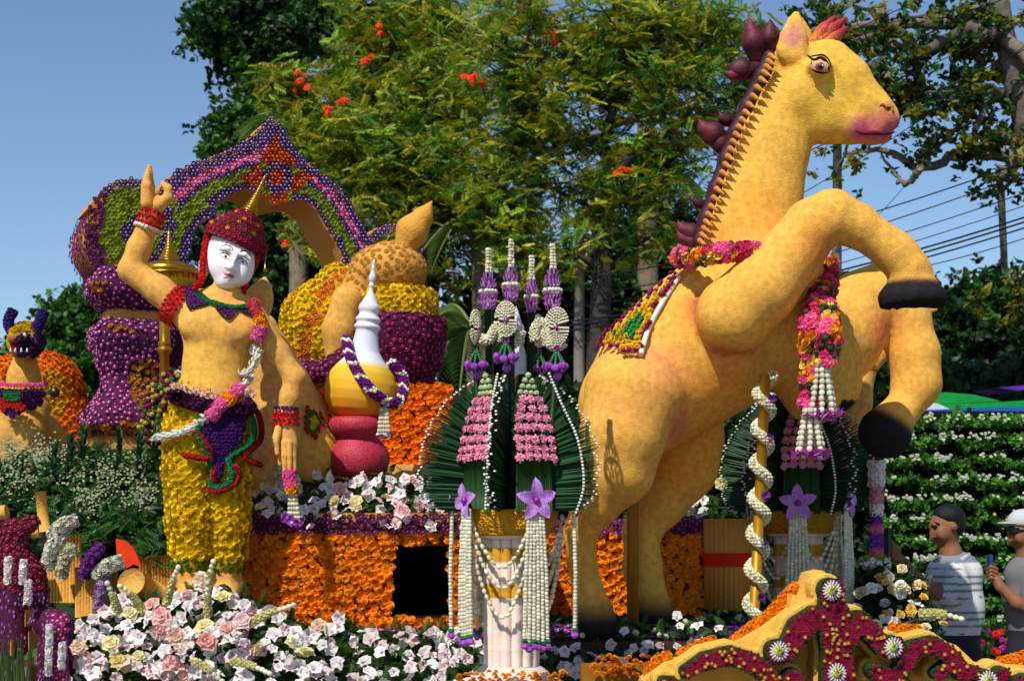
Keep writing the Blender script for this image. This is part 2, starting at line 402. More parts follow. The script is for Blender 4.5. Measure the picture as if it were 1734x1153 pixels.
def f_leafspray(cols, cen, rs):   # fern-like spray, along +X, leaflets both sides
    g = []
    for i in range(9):
        t = i/9; L = .34*(1-t*.75)
        for sg in (-1, 1):
            V = np.array([[t, 0, .12*math.sin(t*2.5)], [t+.1, sg*L*.4, .1*math.sin(t*2.5)+.06], [t+L*.55, sg*L, .1*math.sin(t*2.5)-.02], [t+.12+L*.3, sg*L*.35, .08*math.sin(t*2.5)-.03]])
            k = cols*rs.uniform(.8, 1.2); g.append((V, np.array([(0, 2, 1), (0, 3, 2)]), np.array([k*.8, k, k*1.1, k])))
    return join(g)
def f_leaf(cols, cen, rs):
    V = np.array([[0, 0, 0], [.3, -.22, .1], [.3, 0, .03], [.3, .22, .1], [.7, -.2, .08], [.7, 0, 0.02], [.7, .2, .08], [1.05, 0, -.08]])
    return V, np.array([(0, 1, 2), (0, 2, 3), (1, 4, 2), (2, 4, 5), (2, 5, 6), (2, 6, 3), (4, 7, 5), (5, 7, 6)]), np.array([cols*rs.uniform(.8, 1.1)*(1 if i not in (2, 5) else .8) for i in range(8)])
def f_jasmine(cols, cen, rs):
    return lathe([(.18, 0), (.5, .25), (.55, .6), (.32, .9), (.05, 1.)], 6, col=np.array([cen, cols*.9, cols, cols*rs.uniform(.92, 1), cols]), cap=False)
def f_cluster(cols, cen, rs):    # clump of broad leaves for tree crowns
    g = []
    for i in range(11):
        V, Fc, C = f_leaf(cols*rs.uniform(.6, 1.35), cen, rs); V = V*rs.uniform(.45, .75)*np.array([1, 1.5, 1]); V = V[:, :]
        R = np.array((Matrix.Rotation(rs.uniform(0, 6.28), 3, 'Z')@Matrix.Rotation(rs.uniform(-1.1, .7), 3, 'Y')@Matrix.Rotation(rs.uniform(-.6, .6), 3, 'X')))
        g.append((V@R.T+rs.uniform(-.35, .35, 3), Fc, C))
    return join(g)
def f_pinnate(cols, cen, rs):    # drooping compound leaves in a rosette
    g = []
    for s_ in range(4):
        az = s_*1.57+rs.uniform(-.5, .5); k = cols*rs.uniform(.6, 1.3); el = rs.uniform(-.2, .5); leaf = []
        for i in range(5):
            t = .2+i*.15
            for sg in (-1, 1):
                L = .26*(1-.3*t); V = np.array([[t, 0, -.25*t*t], [t+.14, sg*L*.5, -.25*t*t+.02], [t+.12, sg*L*1.15, -.25*t*t-.06], [t-.04, sg*L*.6, -.25*t*t-.03]])
                leaf.append((V, np.array([(0, 1, 2), (0, 2, 3)]), np.tile(k*rs.uniform(.85, 1.15), (4, 1))))
        V, Fc, C = join(leaf); R = np.array(Matrix.Rotation(az, 3, 'Z')@Matrix.Rotation(-el, 3, 'Y')); g.append((V@R.T, Fc, C))
    return join(g)
FL = dict(pompon=f_pompon, button=f_button, bud=f_bud, orchid=f_orchid, rose=f_rose, carnation=f_carnation, spray=f_leafspray, leaf=f_leaf, jasmine=f_jasmine, cluster=f_cluster, pinnate=f_pinnate)
PROTO = {}
def proto(kind, col, cen, var=4, spread=.14):
    key = (kind, tuple(np.round(col, 4)), tuple(np.round(cen, 4)))
    if key not in PROTO:
        rs = np.random.default_rng(abs(hash(kind)) % 1 + len(PROTO)); out = []
        for i in range(var):
            k = 1+spread*(i/(var-1)*2-1); out.append([FL[kind](np.asarray(col)*k, np.asarray(cen), rs), None])
        PROTO[key] = out
    return PROTO[key]
def mats_from(pts, nrm, size, spin=None, tilt=.15, fwd=None):
    """N x 4 x 4 matrices: local Z on nrm, random spin"""
    n = len(pts); N = np.asarray(nrm, float)+rng.normal(0, tilt, (n, 3)); N /= np.linalg.norm(N, axis=1)[:, None]
    R = rng.normal(size=(n, 3)) if fwd is None else np.asarray(fwd, float)+0*N; X = R-(R*N).sum(1)[:, None]*N; X /= np.linalg.norm(X, axis=1)[:, None]+1e-9
    Yv = np.cross(N, X); s_ = (np.full(n, size) if np.isscalar(size) else np.asarray(size))
    M = np.zeros((n, 4, 4)); M[:, :3, 0] = X*s_[:, None]; M[:, :3, 1] = Yv*s_[:, None]; M[:, :3, 2] = N*s_[:, None]; M[:, :3, 3] = pts; M[:, 3, 3] = 1; return M
def joined(pr, M):
    idx = rng.integers(0, len(pr), len(M)); Vs, Fs, Cs, o = [], [], [], 0
    for k in range(len(pr)):
        m = M[idx == k]
        if not len(m): continue
        V, Fc, C = pr[k][0]; W = np.einsum('nij,vj->nvi', m[:, :3, :3], V)+m[:, None, :3, 3]; j = rng.uniform(.85, 1.12, (len(m), 1, 1))
        Vs.append(W.reshape(-1, 3)); Fs.append((Fc[None]+np.arange(len(m))[:, None, None]*len(V)).reshape(-1, 3)+o); Cs.append((C[None]*j).reshape(-1, 3)); o += len(m)*len(V)
    return np.vstack(Vs), np.vstack(Fs), np.vstack(Cs)
NPARTS = [0]
def place(parent, name, kind, col, cen, M, nparts=300, m=None, stuffname=None, smooth=False, bias=None):
    """the nparts that show largest become parts sharing mesh data, the rest one joined part of kind stuff"""
    m = m or PET; pr = proto(kind, col, cen)
    if len(M) == 0: return
    ctr = M[:, :3, 3]; sz = np.linalg.norm(M[:, :3, 2], axis=1); vd = np.array([0, 0, EYE])-ctr; dist = np.linalg.norm(vd, axis=1)
    sc_ = sz/dist*(1.2+(M[:, :3, 2]/sz[:, None]*vd/dist[:, None]).sum(1)); px = ctr[:, 0]/ctr[:, 1]*F+CX; py = HOR-(ctr[:, 2]-EYE)/ctr[:, 1]*F
    off = (px < -10) | (px > 1744) | (py < -10) | (py > 1163); sc_ = sc_*np.where(off, .1, 1)*rng.uniform(.8, 1.1, len(sc_)); order = np.argsort(-sc_)
    o_ = org(parent); top = order[:nparts]; rest = order[nparts:]
    for i in top:
        k = int(rng.integers(0, len(pr)))
        if pr[k][1] is None: pr[k][1] = {}
        if m.name not in pr[k][1]: V, Fc, C = pr[k][0]; pr[k][1][m.name] = mk_mesh(name, V, Fc, C, m, smooth)
        o = bpy.data.objects.new(name, pr[k][1][m.name]); COL.objects.link(o); o.parent = parent
        mm = M[i].copy(); mm[:3, 3] -= o_; o.matrix_basis = Matrix(mm.tolist()); NPARTS[0] += 1
    if len(rest): part(stuffname or name+'_cover', joined(pr, M[rest]), m, parent, kind='stuff', smooth=smooth)
def along(pts, step):
    pts = np.asarray(pts, float); d = np.r_[0, np.cumsum(np.linalg.norm(np.diff(pts, axis=0), axis=1))]; n = max(2, int(d[-1]/step)+1)
    s_ = np.linspace(0, d[-1], n); out = np.stack([np.interp(s_, d, pts[:, i]) for i in range(3)], -1); T = np.gradient(out, axis=0); T /= np.linalg.norm(T, axis=1)[:, None]+1e-9
    return out, T
def string(pts, size, col, cen, step=.8, width=1.):
    """bead string of jasmine buds"""
    p, T = along(pts, size*step); M = mats_from(p, T, size, tilt=.06); M[:, :3, 0] *= width; M[:, :3, 1] *= width; return joined(proto('jasmine', col, cen), M)
def rope(pts, r, kind, col, cen, size, n=6, tilt=.25):
    """flowers packed round a line; returns pts, normals"""
    p, T = along(pts, size*1.1); _, N, B = frame(p); out = []; nn = []
    for i in range(len(p)):
        a = np.arange(n)*2*PI/n+(i % 2)*PI/n; d = np.cos(a)[:, None]*N[i]+np.sin(a)[:, None]*B[i]; out.append(p[i]+d*r); nn.append(d)
    return np.vstack(out), np.vstack(nn)
def copy_tree(o, parent=None, fix=None):
    d = o.copy(); COL.objects.link(d); d.parent = parent
    for ch in o.children: copy_tree(ch, d)
    return d
WHITE, IVORY, GREEN, DGREEN, LGREEN = c('#f2efe6'), c('#e8e0bf'), c('#2f6a2a'), c('#14321a'), c('#8fae3a')
PURP, MAG, PINK, LILAC, MAROON, RED, YEL, ORA, AMB = c('#4a1f6e'), c('#a3267e'), c('#ef7fa5'), c('#c58ad8'), c('#6e1029'), c('#d01f1f'), c('#f3c400'), c('#ff7a00'), c('#ffa412')
SKIN_F, FOAMC = c('#e0a04e'), c('#e9b250')
# ================================================================ ground, trees, wires
def sheet(x0, x1, y0, y1, z, col): return box((x0, y0, z-.05), (x1, y1, z), col)
g = mat('asphalt', c('#5d5a56'), .9, vary=.25, vscale=3, bump=.3, bscale=60)
part('ground', (lambda b: b)(sheet(-600, 600, -60, 1200, 0, (1, 1, 1))), g, kind='structure')
part('lawn', box((-60, 15.5, -.02), (60, 60, .05), c('#3d5a24')), mat('lawn_green', c('#34501d'), .9, vary=.35, vscale=2, bump=.6, bscale=30), kind='structure')

def skeleton(trunk, tips, wiggle=.06, grav=0.):
    """tips joined to the nearest part of the growing skeleton; returns branch paths with radii weights"""
    nodes = [np.array(p) for p in trunk]; par = [-1]+list(range(len(trunk)-1)); paths = [list(range(len(trunk)))]
    t0 = np.array(trunk[-1]); start = len(trunk)//2
    for tp in sorted(tips, key=lambda q: np.linalg.norm(q-t0)):
        A = np.array(nodes); d = np.linalg.norm(A-tp, axis=1); d[:start] += 3; d += np.maximum(A[:, 2]-tp[2], 0)*.8
        j = int(np.argmin(d)); L = np.linalg.norm(nodes[j]-tp); n = max(2, min(7, int(L/.45)+1)); prev = j; path = [j]
        mid = rng.normal(0, wiggle, 3)*L*2
        for k in range(1, n+1):
            t = k/n; p = nodes[j]*(1-t)+tp*t+mid*math.sin(PI*t)+rng.normal(0, wiggle*.3, 3)*L*(t < 1); nodes.append(p); par.append(prev); prev = len(nodes)-1; path.append(prev)
        paths.append(path)
    w_ = np.zeros(len(nodes))
    for p in paths[1:]: w_[p[-1]] += 1
    for i in range(len(nodes)-1, 0, -1): w_[par[i]] += w_[i]
    return np.array(nodes), paths, w_
def tree(name, label, cat, trunk, blobs, Y, ntip, kind, cols, cen, size, per, r0, bark, group=None, spread=.5, wiggle=.06, lead=None, m=None, tr=.13, twig_leaf=True):
    """trunk: [(px,py,Y)], blobs: [(px,py,rx,ry,dY,weight)]"""
    tk = np.array([P(*t) for t in trunk]); tk = spline(tk, 9) if len(tk) > 2 else spline(tk, 6)
    wts = np.array([b[5]*b[2]*b[3] for b in blobs], float); wts /= wts.sum(); tips = []; ct = []
    for bi in rng.choice(len(blobs), ntip, p=wts):
        bx, by, rx, ry, dy, _ = blobs[bi]; v = rng.normal(size=3); v /= np.linalg.norm(v); v *= rng.random()**.33
        tips.append(P(bx+v[0]*rx, by+v[2]*ry, Y+dy+v[1]*S((rx+ry)/2, Y)))
    nodes, paths, w_ = skeleton(tk, tips, wiggle)
    base = thing(name, label, cat, P(trunk[0][0], trunk[0][1], trunk[0][2]), group)
    rmax = w_.max(); rad = lambda i: np.maximum(r0*(w_[i]/rmax)**.5, .012)
    tg = tube(tk, [rad(i)*(1+.25*(1-k/len(tk))) for k, i in enumerate(paths[0])], 9, bark); part('trunk', tg, BARK, base)
    gs = [tube(nodes[p], [rad(i) for i in p], 5, bark*rng.uniform(.8, 1.15), cap=False) for p in paths[1:]]
    part('branches', join(gs), BARK, base, kind='stuff')
    if per > 0:
        pts = []
        for p in paths[1:]:
            for q in p[-2:] if twig_leaf else p[-1:]:
                k = rng.poisson(per); pts.append(nodes[q]+rng.normal(0, spread, (k, 3))*np.array([1, 1, .8]))
        pts = np.vstack(pts); n = len(pts); nn = np.tile([0, -.25, 1.], (n, 1)); which = rng.integers(0, len(cols), n)
        lo = rng.random(n); gs = []
        for k, cc in enumerate(cols):
            s_ = which == k; M = mats_from(pts[s_], nn[s_], size*rng.uniform(.6, 1.25, s_.sum()), tilt=.55); gs.append(joined(proto(kind, cc, cen, spread=.3), M))
        part('crown', join(gs), m or LEAF, base, kind='stuff', smooth=False)
    return base, nodes, paths
BK, BKG = c('#4a3c30'), c('#7d7468')
G1, G2, G3, G4 = c('#3f6a1d'), c('#6f8a1e'), c('#9c9a1c'), c('#2c5220')
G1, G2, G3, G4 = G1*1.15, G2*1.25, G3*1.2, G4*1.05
# tall dark-leaved tree top left
tree('rain_tree', 'tall dark green tree whose small leafed crown stands against the sky above the flower arch', 'tree',
     [(520, 800, 27), (545, 500, 27), (560, 250, 27), (600, 90, 27)],
     [(400, 40, 60, 45, 0, 1.3), (370, 60, 35, 35, 0, .9), (440, 105, 55, 40, 0, 1.1), (400, 135, 25, 18, 0, .8), (520, 30, 90, 45, 1, 1), (470, 60, 60, 60, 0, .8), (620, 40, 100, 70, 2, .9), (700, 110, 110, 70, 3, .5), (420, 20, 60, 40, 0, .9)],
     27, 260, 'cluster', [G4, G1*.9, G4*.75], G1, .22, 5.5, .2, BK, spread=.26)
# flowering tulip trees
tb, nd1, pt1 = tree('tulip_tree', 'broad yellow green tree with scattered orange blossoms behind the flower arch', 'tree',
     [(690, 830, 21), (715, 560, 21), (740, 420, 21), (735, 300, 21)],
     [(560, 200, 110, 80, 0, 1), (640, 280, 110, 90, -1, 1.1), (530, 130, 80, 50, 0, .7), (720, 180, 120, 80, 0, 1), (760, 90, 130, 70, 1, .8), (620, 380, 110, 70, -1, 1), (770, 300, 110, 80, -1, 1), (500, 250, 60, 80, 1, .7), (800, 410, 80, 50, 0, .6), (690, 40, 120, 50, 1, .5), (700, 450, 90, 50, -1, .8), (600, 440, 60, 50, -1, .5)],
     21, 245, 'pinnate', [G1, G2, G3, G2*.8, G3*.8], G1, .22, 6.6, .13, BKG*.28, spread=.19)
tips_ = [nd1[p[-1]] for p in pt1[1:]]
def blossoms(tb, spots, Y):
    for i, (bx, by) in enumerate(spots):
        ctr = P(bx, by, Y); M = mats_from(ctr+rng.normal(0, .05, (4, 3)), np.tile([0, -.6, .8], (4, 1)), .065, tilt=.5); part('orange_blossom', joined(proto('carnation', c('#ff4a10'), c('#ff7a20')), M), PET, tb, smooth=False)
blossoms(tb, [(503, 137), (556, 190), (580, 176), (590, 300), (660, 325), (676, 324), (620, 108), (518, 150), (645, 55), (487, 420)], 20)
tb2, nd2, pt2 = tree('tulip_tree', 'big spreading tree with olive yellow leaves above the palm and lotus spires', 'tree',
     [(1015, 860, 19), (1010, 640, 19), (1020, 480, 19), (1018, 380, 19)],
     [(950, 180, 120, 90, 0, 1), (1060, 100, 120, 80, 0, 1), (880, 80, 120, 80, 0, 1), (1130, 200, 90, 100, 0, 1), (1100, 300, 90, 60, 0, .8), (900, 280, 100, 70, 0, .8), (1000, 20, 160, 50, 0, .8), (1160, 40, 100, 70, 0, 1), (1190, 120, 70, 90, 0, .9), (980, 350, 110, 60, 0, .9), (850, 350, 80, 70, 0, .8), (1120, 400, 90, 60, 0, .8), (1240, 200, 60, 110, 1, .7), (1260, 50, 70, 60, 1, .6), (900, 440, 90, 50, 0, .7)],
     19, 255, 'pinnate', [G2, G3, G1, G3*.8], G1, .2, 6.2, .13, BKG*.25, spread=.18)
blossoms(tb2, [(812, 140), (800, 138), (1053, 292), (940, 60)], 18.5)
tree('open_crowned_tree', 'sparse tree with grey bare limbs and hanging leaf sprays at the right edge', 'tree',
     [(1800, 900, 15), (1790, 600, 15), (1760, 300, 15), (1700, 60, 15), (1690, -40, 15)],
     [(1560, 60, 120, 50, 0, .6), (1640, 180, 90, 90, 0, .8), (1500, 180, 60, 60, 0, .5), (1700, 250, 60, 80, 0, .7), (1640, 30, 100, 50, 0, .6), (1560, 150, 80, 60, 0, .7), (1440, 60, 60, 70, 1, .8), (1390, 40, 60, 60, 1, .5), (1690, 500, 40, 60, 0, .9), (1600, 250, 60, 40, 0, .4), (1440, 280, 40, 25, 0, .7), (1650, 120, 60, 60, 0, .4)],
     15, 120, 'cluster', [G1*.8, G4*.8, G3*.6], G1, .12, 4.2, .13, BKG*.6, spread=.14, wiggle=.12)
# bare sweeping limbs of that tree
for i, pl in enumerate(([(1800, 280), (1700, 262), (1620, 262), (1560, 285), (1500, 255), (1430, 262)], [(1790, 150), (1690, 60), (1560, 40), (1440, 45), (1330, 60)], [(1560, 283), (1530, 310), (1490, 260)])):
    pts = spline(np.array([P(a, b, 14.6+.3*j) for j, (a, b) in enumerate(pl)]), 26); r = np.linspace(.085, .02, 26)*(1 if i < 2 else .5)
    pts += rng.normal(0, .012, pts.shape)
    solo('bare_branch', tube(pts, r, 7, BKG*.8), BARK, ['long bare grey limb sweeping left below the horse muzzle', 'upper bare grey limb reaching left above the horse head', 'short forked twig curling under the horse muzzle'][i], 'branch')
tree('dense_shade_tree', 'dark leafy tree behind the horse neck', 'tree', [(1120, 880, 24), (1130, 600, 24), (1150, 400, 24)],
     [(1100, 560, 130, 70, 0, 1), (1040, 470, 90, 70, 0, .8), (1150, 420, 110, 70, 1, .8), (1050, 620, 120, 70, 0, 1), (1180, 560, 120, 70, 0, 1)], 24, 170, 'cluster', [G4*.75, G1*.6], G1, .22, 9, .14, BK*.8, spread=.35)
# green belt behind the float: separate trees
GRP = 'trees standing in the dark belt behind the float'
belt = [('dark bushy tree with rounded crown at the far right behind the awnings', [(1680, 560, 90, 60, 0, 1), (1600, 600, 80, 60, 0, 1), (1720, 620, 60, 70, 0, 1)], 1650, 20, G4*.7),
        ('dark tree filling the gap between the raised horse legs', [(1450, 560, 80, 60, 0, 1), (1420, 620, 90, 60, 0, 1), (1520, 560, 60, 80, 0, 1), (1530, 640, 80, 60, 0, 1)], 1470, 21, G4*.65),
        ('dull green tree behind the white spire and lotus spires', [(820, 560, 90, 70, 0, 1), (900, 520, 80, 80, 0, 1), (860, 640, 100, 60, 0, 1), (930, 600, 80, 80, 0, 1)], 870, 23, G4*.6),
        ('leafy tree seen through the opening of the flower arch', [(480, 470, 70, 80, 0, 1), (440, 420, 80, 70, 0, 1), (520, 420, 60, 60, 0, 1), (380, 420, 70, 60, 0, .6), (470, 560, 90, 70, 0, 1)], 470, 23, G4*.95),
        ('sunlit round tree at the left between the lion and the flower column', [(130, 560, 35, 30, 0, 1), (150, 610, 50, 50, 0, 1), (105, 600, 25, 40, 0, .8), (160, 530, 20, 25, 0, .5), (120, 660, 50, 60, 0, 1)], 130, 26, G1*.95),
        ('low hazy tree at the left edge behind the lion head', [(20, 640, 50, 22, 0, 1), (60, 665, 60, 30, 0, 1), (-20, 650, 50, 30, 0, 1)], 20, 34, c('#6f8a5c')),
        ('tree crown just left of the arch peak', [(405, 245, 22, 30, 0, .6), (440, 210, 30, 40, 0, 1), (480, 200, 40, 40, 0, 1), (450, 300, 50, 60, 0, 1)], 430, 24, G1*.9)]
for lb, bl, px, Y, cc in belt:
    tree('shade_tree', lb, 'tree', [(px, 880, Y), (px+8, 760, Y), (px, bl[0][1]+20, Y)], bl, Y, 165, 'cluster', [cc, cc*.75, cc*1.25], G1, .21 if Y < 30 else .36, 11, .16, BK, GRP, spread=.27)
def hedge(name, label, x0, x1, Y, top, col, n, size=.3, cat='hedge', bot=1100):
    pts = []
    for i in range(n):
        px = rng.uniform(x0, x1); t = top(px); pts.append(P(px, t+(bot-t)*rng.random()**1.5, Y+rng.uniform(0, .9)))
    M = mats_from(np.array(pts), np.tile([0, -.8, .6], (n, 1)), size*rng.uniform(.6, 1.2, n), tilt=.5)
    b = thing(name, label, cat, P((x0+x1)/2, 1000, Y)); part('dark_backing', box(P(x0+20, bot+10, Y+.9), P(x1-20, top(x0)+50, Y+1.4), c('#10180a')), MATTE, b)  # solid dark box closing the hedge behind its leaf clusters
    part('foliage', joined(proto('cluster', col, col, spread=.35), M), LEAF, b, kind='stuff', smooth=False); return b
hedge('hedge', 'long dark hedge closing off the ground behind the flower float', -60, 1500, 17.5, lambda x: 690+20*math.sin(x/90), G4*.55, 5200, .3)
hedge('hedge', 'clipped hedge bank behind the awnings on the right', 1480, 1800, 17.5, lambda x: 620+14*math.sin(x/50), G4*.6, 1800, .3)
# palms
def palm(label, px, py, Y, n, L, th=.16, group='palms', trunk=True):
    b = thing('palm_tree', label, 'palm', P(px, 880, Y), group); top = P(px, py, Y)
    if trunk: part('trunk', tube(spline([P(px-10, 900, Y), P(px+6, (py+880)/2, Y), top], 12), np.linspace(th*1.2, th*.8, 12), 9, c('#7d6f5c')), BARK, b)
    for i in range(n):
        az = i*2*PI/n+rng.uniform(-.2, .2); el = rng.uniform(-.1, 1.2); d = np.array([math.cos(az), math.sin(az), 0]); t = np.linspace(0, 1, 14)
        r = top+d*(L*t*math.cos(el))[:, None]+np.array([0, 0, 1])*(L*(math.sin(el)*t-(.55+.3*math.cos(el))*t*t))[:, None]
        side = np.array([-d[1], d[0], 0]); gs = [tube(r, np.linspace(.03, .008, 14), 4, c('#7c8a40'), cap=False)]; k = rng.uniform(.7, 1.1)
        for s_ in np.linspace(.1, .98, 24):
            q = np.array([np.interp(s_, t, r[:, a]) for a in range(3)]); ll = L*.3*math.sin(PI*min(1, s_*.8+.15))
            for sg in (-1, 1):
                dv = side*sg*.75+d*.45+np.array([0, 0, -.55]); w_ = d*.011
                gs.append((np.array([q-w_, q+w_, q+dv*ll*.6+w_+np.array([0, 0, .04]), q+dv*ll]), np.array([(0, 1, 2), (0, 2, 3)]), c('#5d7a30')*k*rng.uniform(.7, 1.1)))
        part('frond', join(gs), LEAF, b, smooth=False)
palm('coconut palm with drooping fronds right of the flame topknot', 812, 370, 20, 13, 1.35)
palm('coconut palm half hidden by branches above the arch peak', 500, 205, 22, 11, 1.1)
palm('palm with dark fronds behind the lotus spires', 800, 560, 18, 12, 1.2, .12)
palm('palm top showing between the trees above the spires', 1095, 290, 23, 11, 1.6)
palm('small palm at the upper middle edge of the photo', 1090, 30, 23, 9, 1.2)
# concrete pole and wires
b = thing('utility_pole', 'plain grey concrete utility pole behind the lotus spires', 'pole', P(981, 900, 19))
part('shaft', tube([P(981, 900, 19), P(981, 365, 19)], [.09, .065], 10, c('#857e72')), MATTE, b)
for y in (380, 400): part('crossarm', box(P(960, y+4, 19.05), P(1003, y, 19.12), c('#8a8378')), MATTE, b)
b = thing('utility_pole', 'thin pale utility pole showing above the horse raised knee', 'pole', P(1415, 900, 16)); part('shaft', tube([P(1415, 900, 16), P(1418, 240, 16)], [.07, .05], 8, c('#8f877a')), MATTE, b)
WL = ['topmost thin power line running from the upper right corner down past the arch', 'second thin power line crossing the tree crowns above the lotus spires', 'thin power line passing just above the flame topknot', 'faint power line crossing the leaves left of the horse mane', 'upper black cable meeting the horse neck from the right',
      'black cable just below the topmost one right of the horse neck', 'single thin cable crossing open sky above the heavy bundle', 'upper thick cable of the heavy bundle above the raised hoof', 'middle thick cable of the heavy bundle above the raised hoof', 'lowest thick cable of the heavy bundle above the raised hoof',
      'short low cable dipping behind the raised hoof', 'hairline cable between the single cable and the heavy bundle', 'thin cable slanting steeply behind the horse head', 'thin cable entering at the top edge left of the horse ear', 'thin stay wire rising to the right under the horse muzzle']
wires = [((1760, -30), (640, 420), 1.4), ((1760, 25), (880, 372), 1.), ((1760, 72), (700, 520), 1.2), ((1300, 60), (560, 450), .9), ((1760, 265), (1000, 470), 1.6), ((1760, 285), (1000, 500), 1.2),
         ((1760, 318), (980, 520), 1.), ((1760, 360), (960, 545), 2.4), ((1760, 368), (960, 552), 2.4), ((1760, 378), (960, 560), 2.), ((1760, 395), (1300, 480), 1.), ((1760, 340), (900, 560), .8), ((1760, 60), (1180, 420), .9), ((1600, -20), (700, 330), .8), ((1450, 395), (1600, 210), .7)]
for i, (a, b_, r) in enumerate(wires):
    t = np.linspace(0, 1, 22)[:, None]; pts = P(*a, 12.5)*(1-t)+P(*b_, 15.)*t; pts[:, 2] -= .12*4*(t*(1-t))[:, 0]
    solo('power_line', tube(pts, .0035*.8*r+.002, 4, c('#15161a')), MATTE, WL[i], 'power line', 'power lines strung behind the horse')
# ================================================================ rearing horse
HY = 7.0
def Q(px, py, r, dy=0.): return (P(px, py, HY+dy), S(r, HY+dy))
h = SDF(.02, .10)
h.chain([Q(1075, 685, 96, .12), Q(1130, 630, 112, .12), Q(1200, 578, 122, .1), Q(1270, 525, 118, .08), Q(1305, 480, 100, .05)], sy=.86)
h.chain([Q(1075, 670, 88, -.08), Q(1055, 735, 72, -.12), Q(1043, 795, 64, -.1), Q(1010, 848, 42, -.07), Q(983, 900, 27, -.05), Q(985, 950, 24, -.05), Q(995, 1000, 25, -.05), Q(1004, 1030, 30, -.05)], .035)
h.cone(P(1005, 1035, HY-.05), P(1008, 1052, HY-.07), S(33, HY), S(37, HY), .02)
h.chain([Q(1130, 680, 92, .36), Q(1155, 740, 66, .42), Q(1150, 790, 60, .42), Q(1115, 848, 44, .42), Q(1086, 900, 28, .4), Q(1088, 960, 29, .4), Q(1096, 1005, 27, .4), Q(1104, 1030, 33, .4)], .07)
h.cone(P(1106, 1035, HY+.39), P(1112, 1052, HY+.37), S(34, HY), S(39, HY), .02)
# neck
h.chain([Q(1262, 462, 100, .08), Q(1266, 400, 81, .08), Q(1281, 330, 73, .08), Q(1300, 255, 65, .07), Q(1332, 180, 58, .05)], .08, sy=.72)
# head
h.chain([Q(1372, 164, 67, .03), Q(1402, 192, 52, .02), Q(1440, 210, 35, .0)], .03, sy=.8)
h.chain([Q(1340, 110, 36, .03), Q(1400, 112, 41, .02), Q(1432, 138, 40, .0), Q(1470, 178, 31, -.01), Q(1495, 195, 26, -.01)], .05, sy=.85)
h.chain([Q(1440, 212, 30, 0), Q(1480, 228, 17, -.01), Q(1497, 232, 12, -.01)], .02, sy=1.1)
h.cone(P(1490, 208, HY-.02), P(1508, 206, HY-.02), S(20, HY), S(15, HY), .03, 1.3)
h.cone(P(1502, 182, HY-.08), P(1490, 184, HY-.05), S(12, HY), S(12, HY), .03)
h.cone(P(1500, 183, HY-.16), P(1508, 184, HY-.05), S(5, HY), S(5, HY), .012, sub=True)
h.chain([(P(1452, 226, HY-.16), .010), (P(1480, 222, HY-.14), .012), (P(1520, 226, HY-.09), .012)], .012); h.p[-1] = h.p[-1][:-1]+(True,); h.p[-2] = h.p[-2][:-1]+(True,)
h.ell(P(1388, 112, HY-.14), (S(22, HY), .05, S(14, HY)), k=.05)
# ears
for dy, dx in ((-.06, 0), (.2, 12)):
    h.chain([(P(1341+dx, 84, HY+dy), S(27, HY)), (P(1344+dx*.7, 62, HY+dy), S(23, HY)), (P(1346+dx*.3, 40, HY+dy), S(14, HY)), (P(1348, 20, HY+dy), S(3.5, HY))], .02, sy=.6)
h.chain([(P(1347, 80, HY-.135), S(15, HY)), (P(1349, 52, HY-.125), S(11, HY)), (P(1349, 34, HY-.11), S(5, HY))], .015); h.p[-1] = h.p[-1][:-1]+(True,); h.p[-2] = h.p[-2][:-1]+(True,)
# forelegs
h.chain([Q(1244, 532, 66, -.27), Q(1290, 490, 60, -.33), Q(1340, 432, 52, -.34), Q(1375, 385, 47, -.36), Q(1408, 366, 43, -.36), Q(1450, 382, 36, -.36), Q(1492, 410, 31, -.36), Q(1516, 428, 34, -.36), Q(1538, 455, 36, -.36)], .03)
h.cone(P(1545, 470, HY-.36), P(1545, 498, HY-.36), S(36, HY-.36), S(58, HY-.36), .02, .85)
h.cone(P(1547, 585, HY-.36), P(1548, 588, HY-.36), S(76, HY), S(76, HY), .006, 1., sub=True)
h.chain([Q(1360, 590, 88, .3), Q(1420, 575, 70, .45), Q(1462, 516, 57, .5), Q(1500, 490, 44, .5), Q(1535, 540, 37, .48), Q(1548, 600, 40, .46), Q(1552, 650, 38, .45), Q(1532, 690, 30, .42)], .06)
h.cone(P(1520, 700, HY+.4), P(1500, 730, HY+.38), S(34, HY), S(49, HY), .03)
h.ell(P(1430, 705, HY+.4), (S(30, HY), .3, S(60, HY)), roll=.5, k=.01, sub=True)
h.cone(P(1405, 650, HY+.35), P(1380, 660, HY+.35), S(56, HY), S(60, HY), .06)
hV, hF = h.build()
ye, yo, pk, rd, bl = c('#e4aa4c'), c('#e49436'), c('#d0706a'), c('#b0484e'), c('#252224')
def s3(px, py, dy=0): return P(px, py, HY+dy)
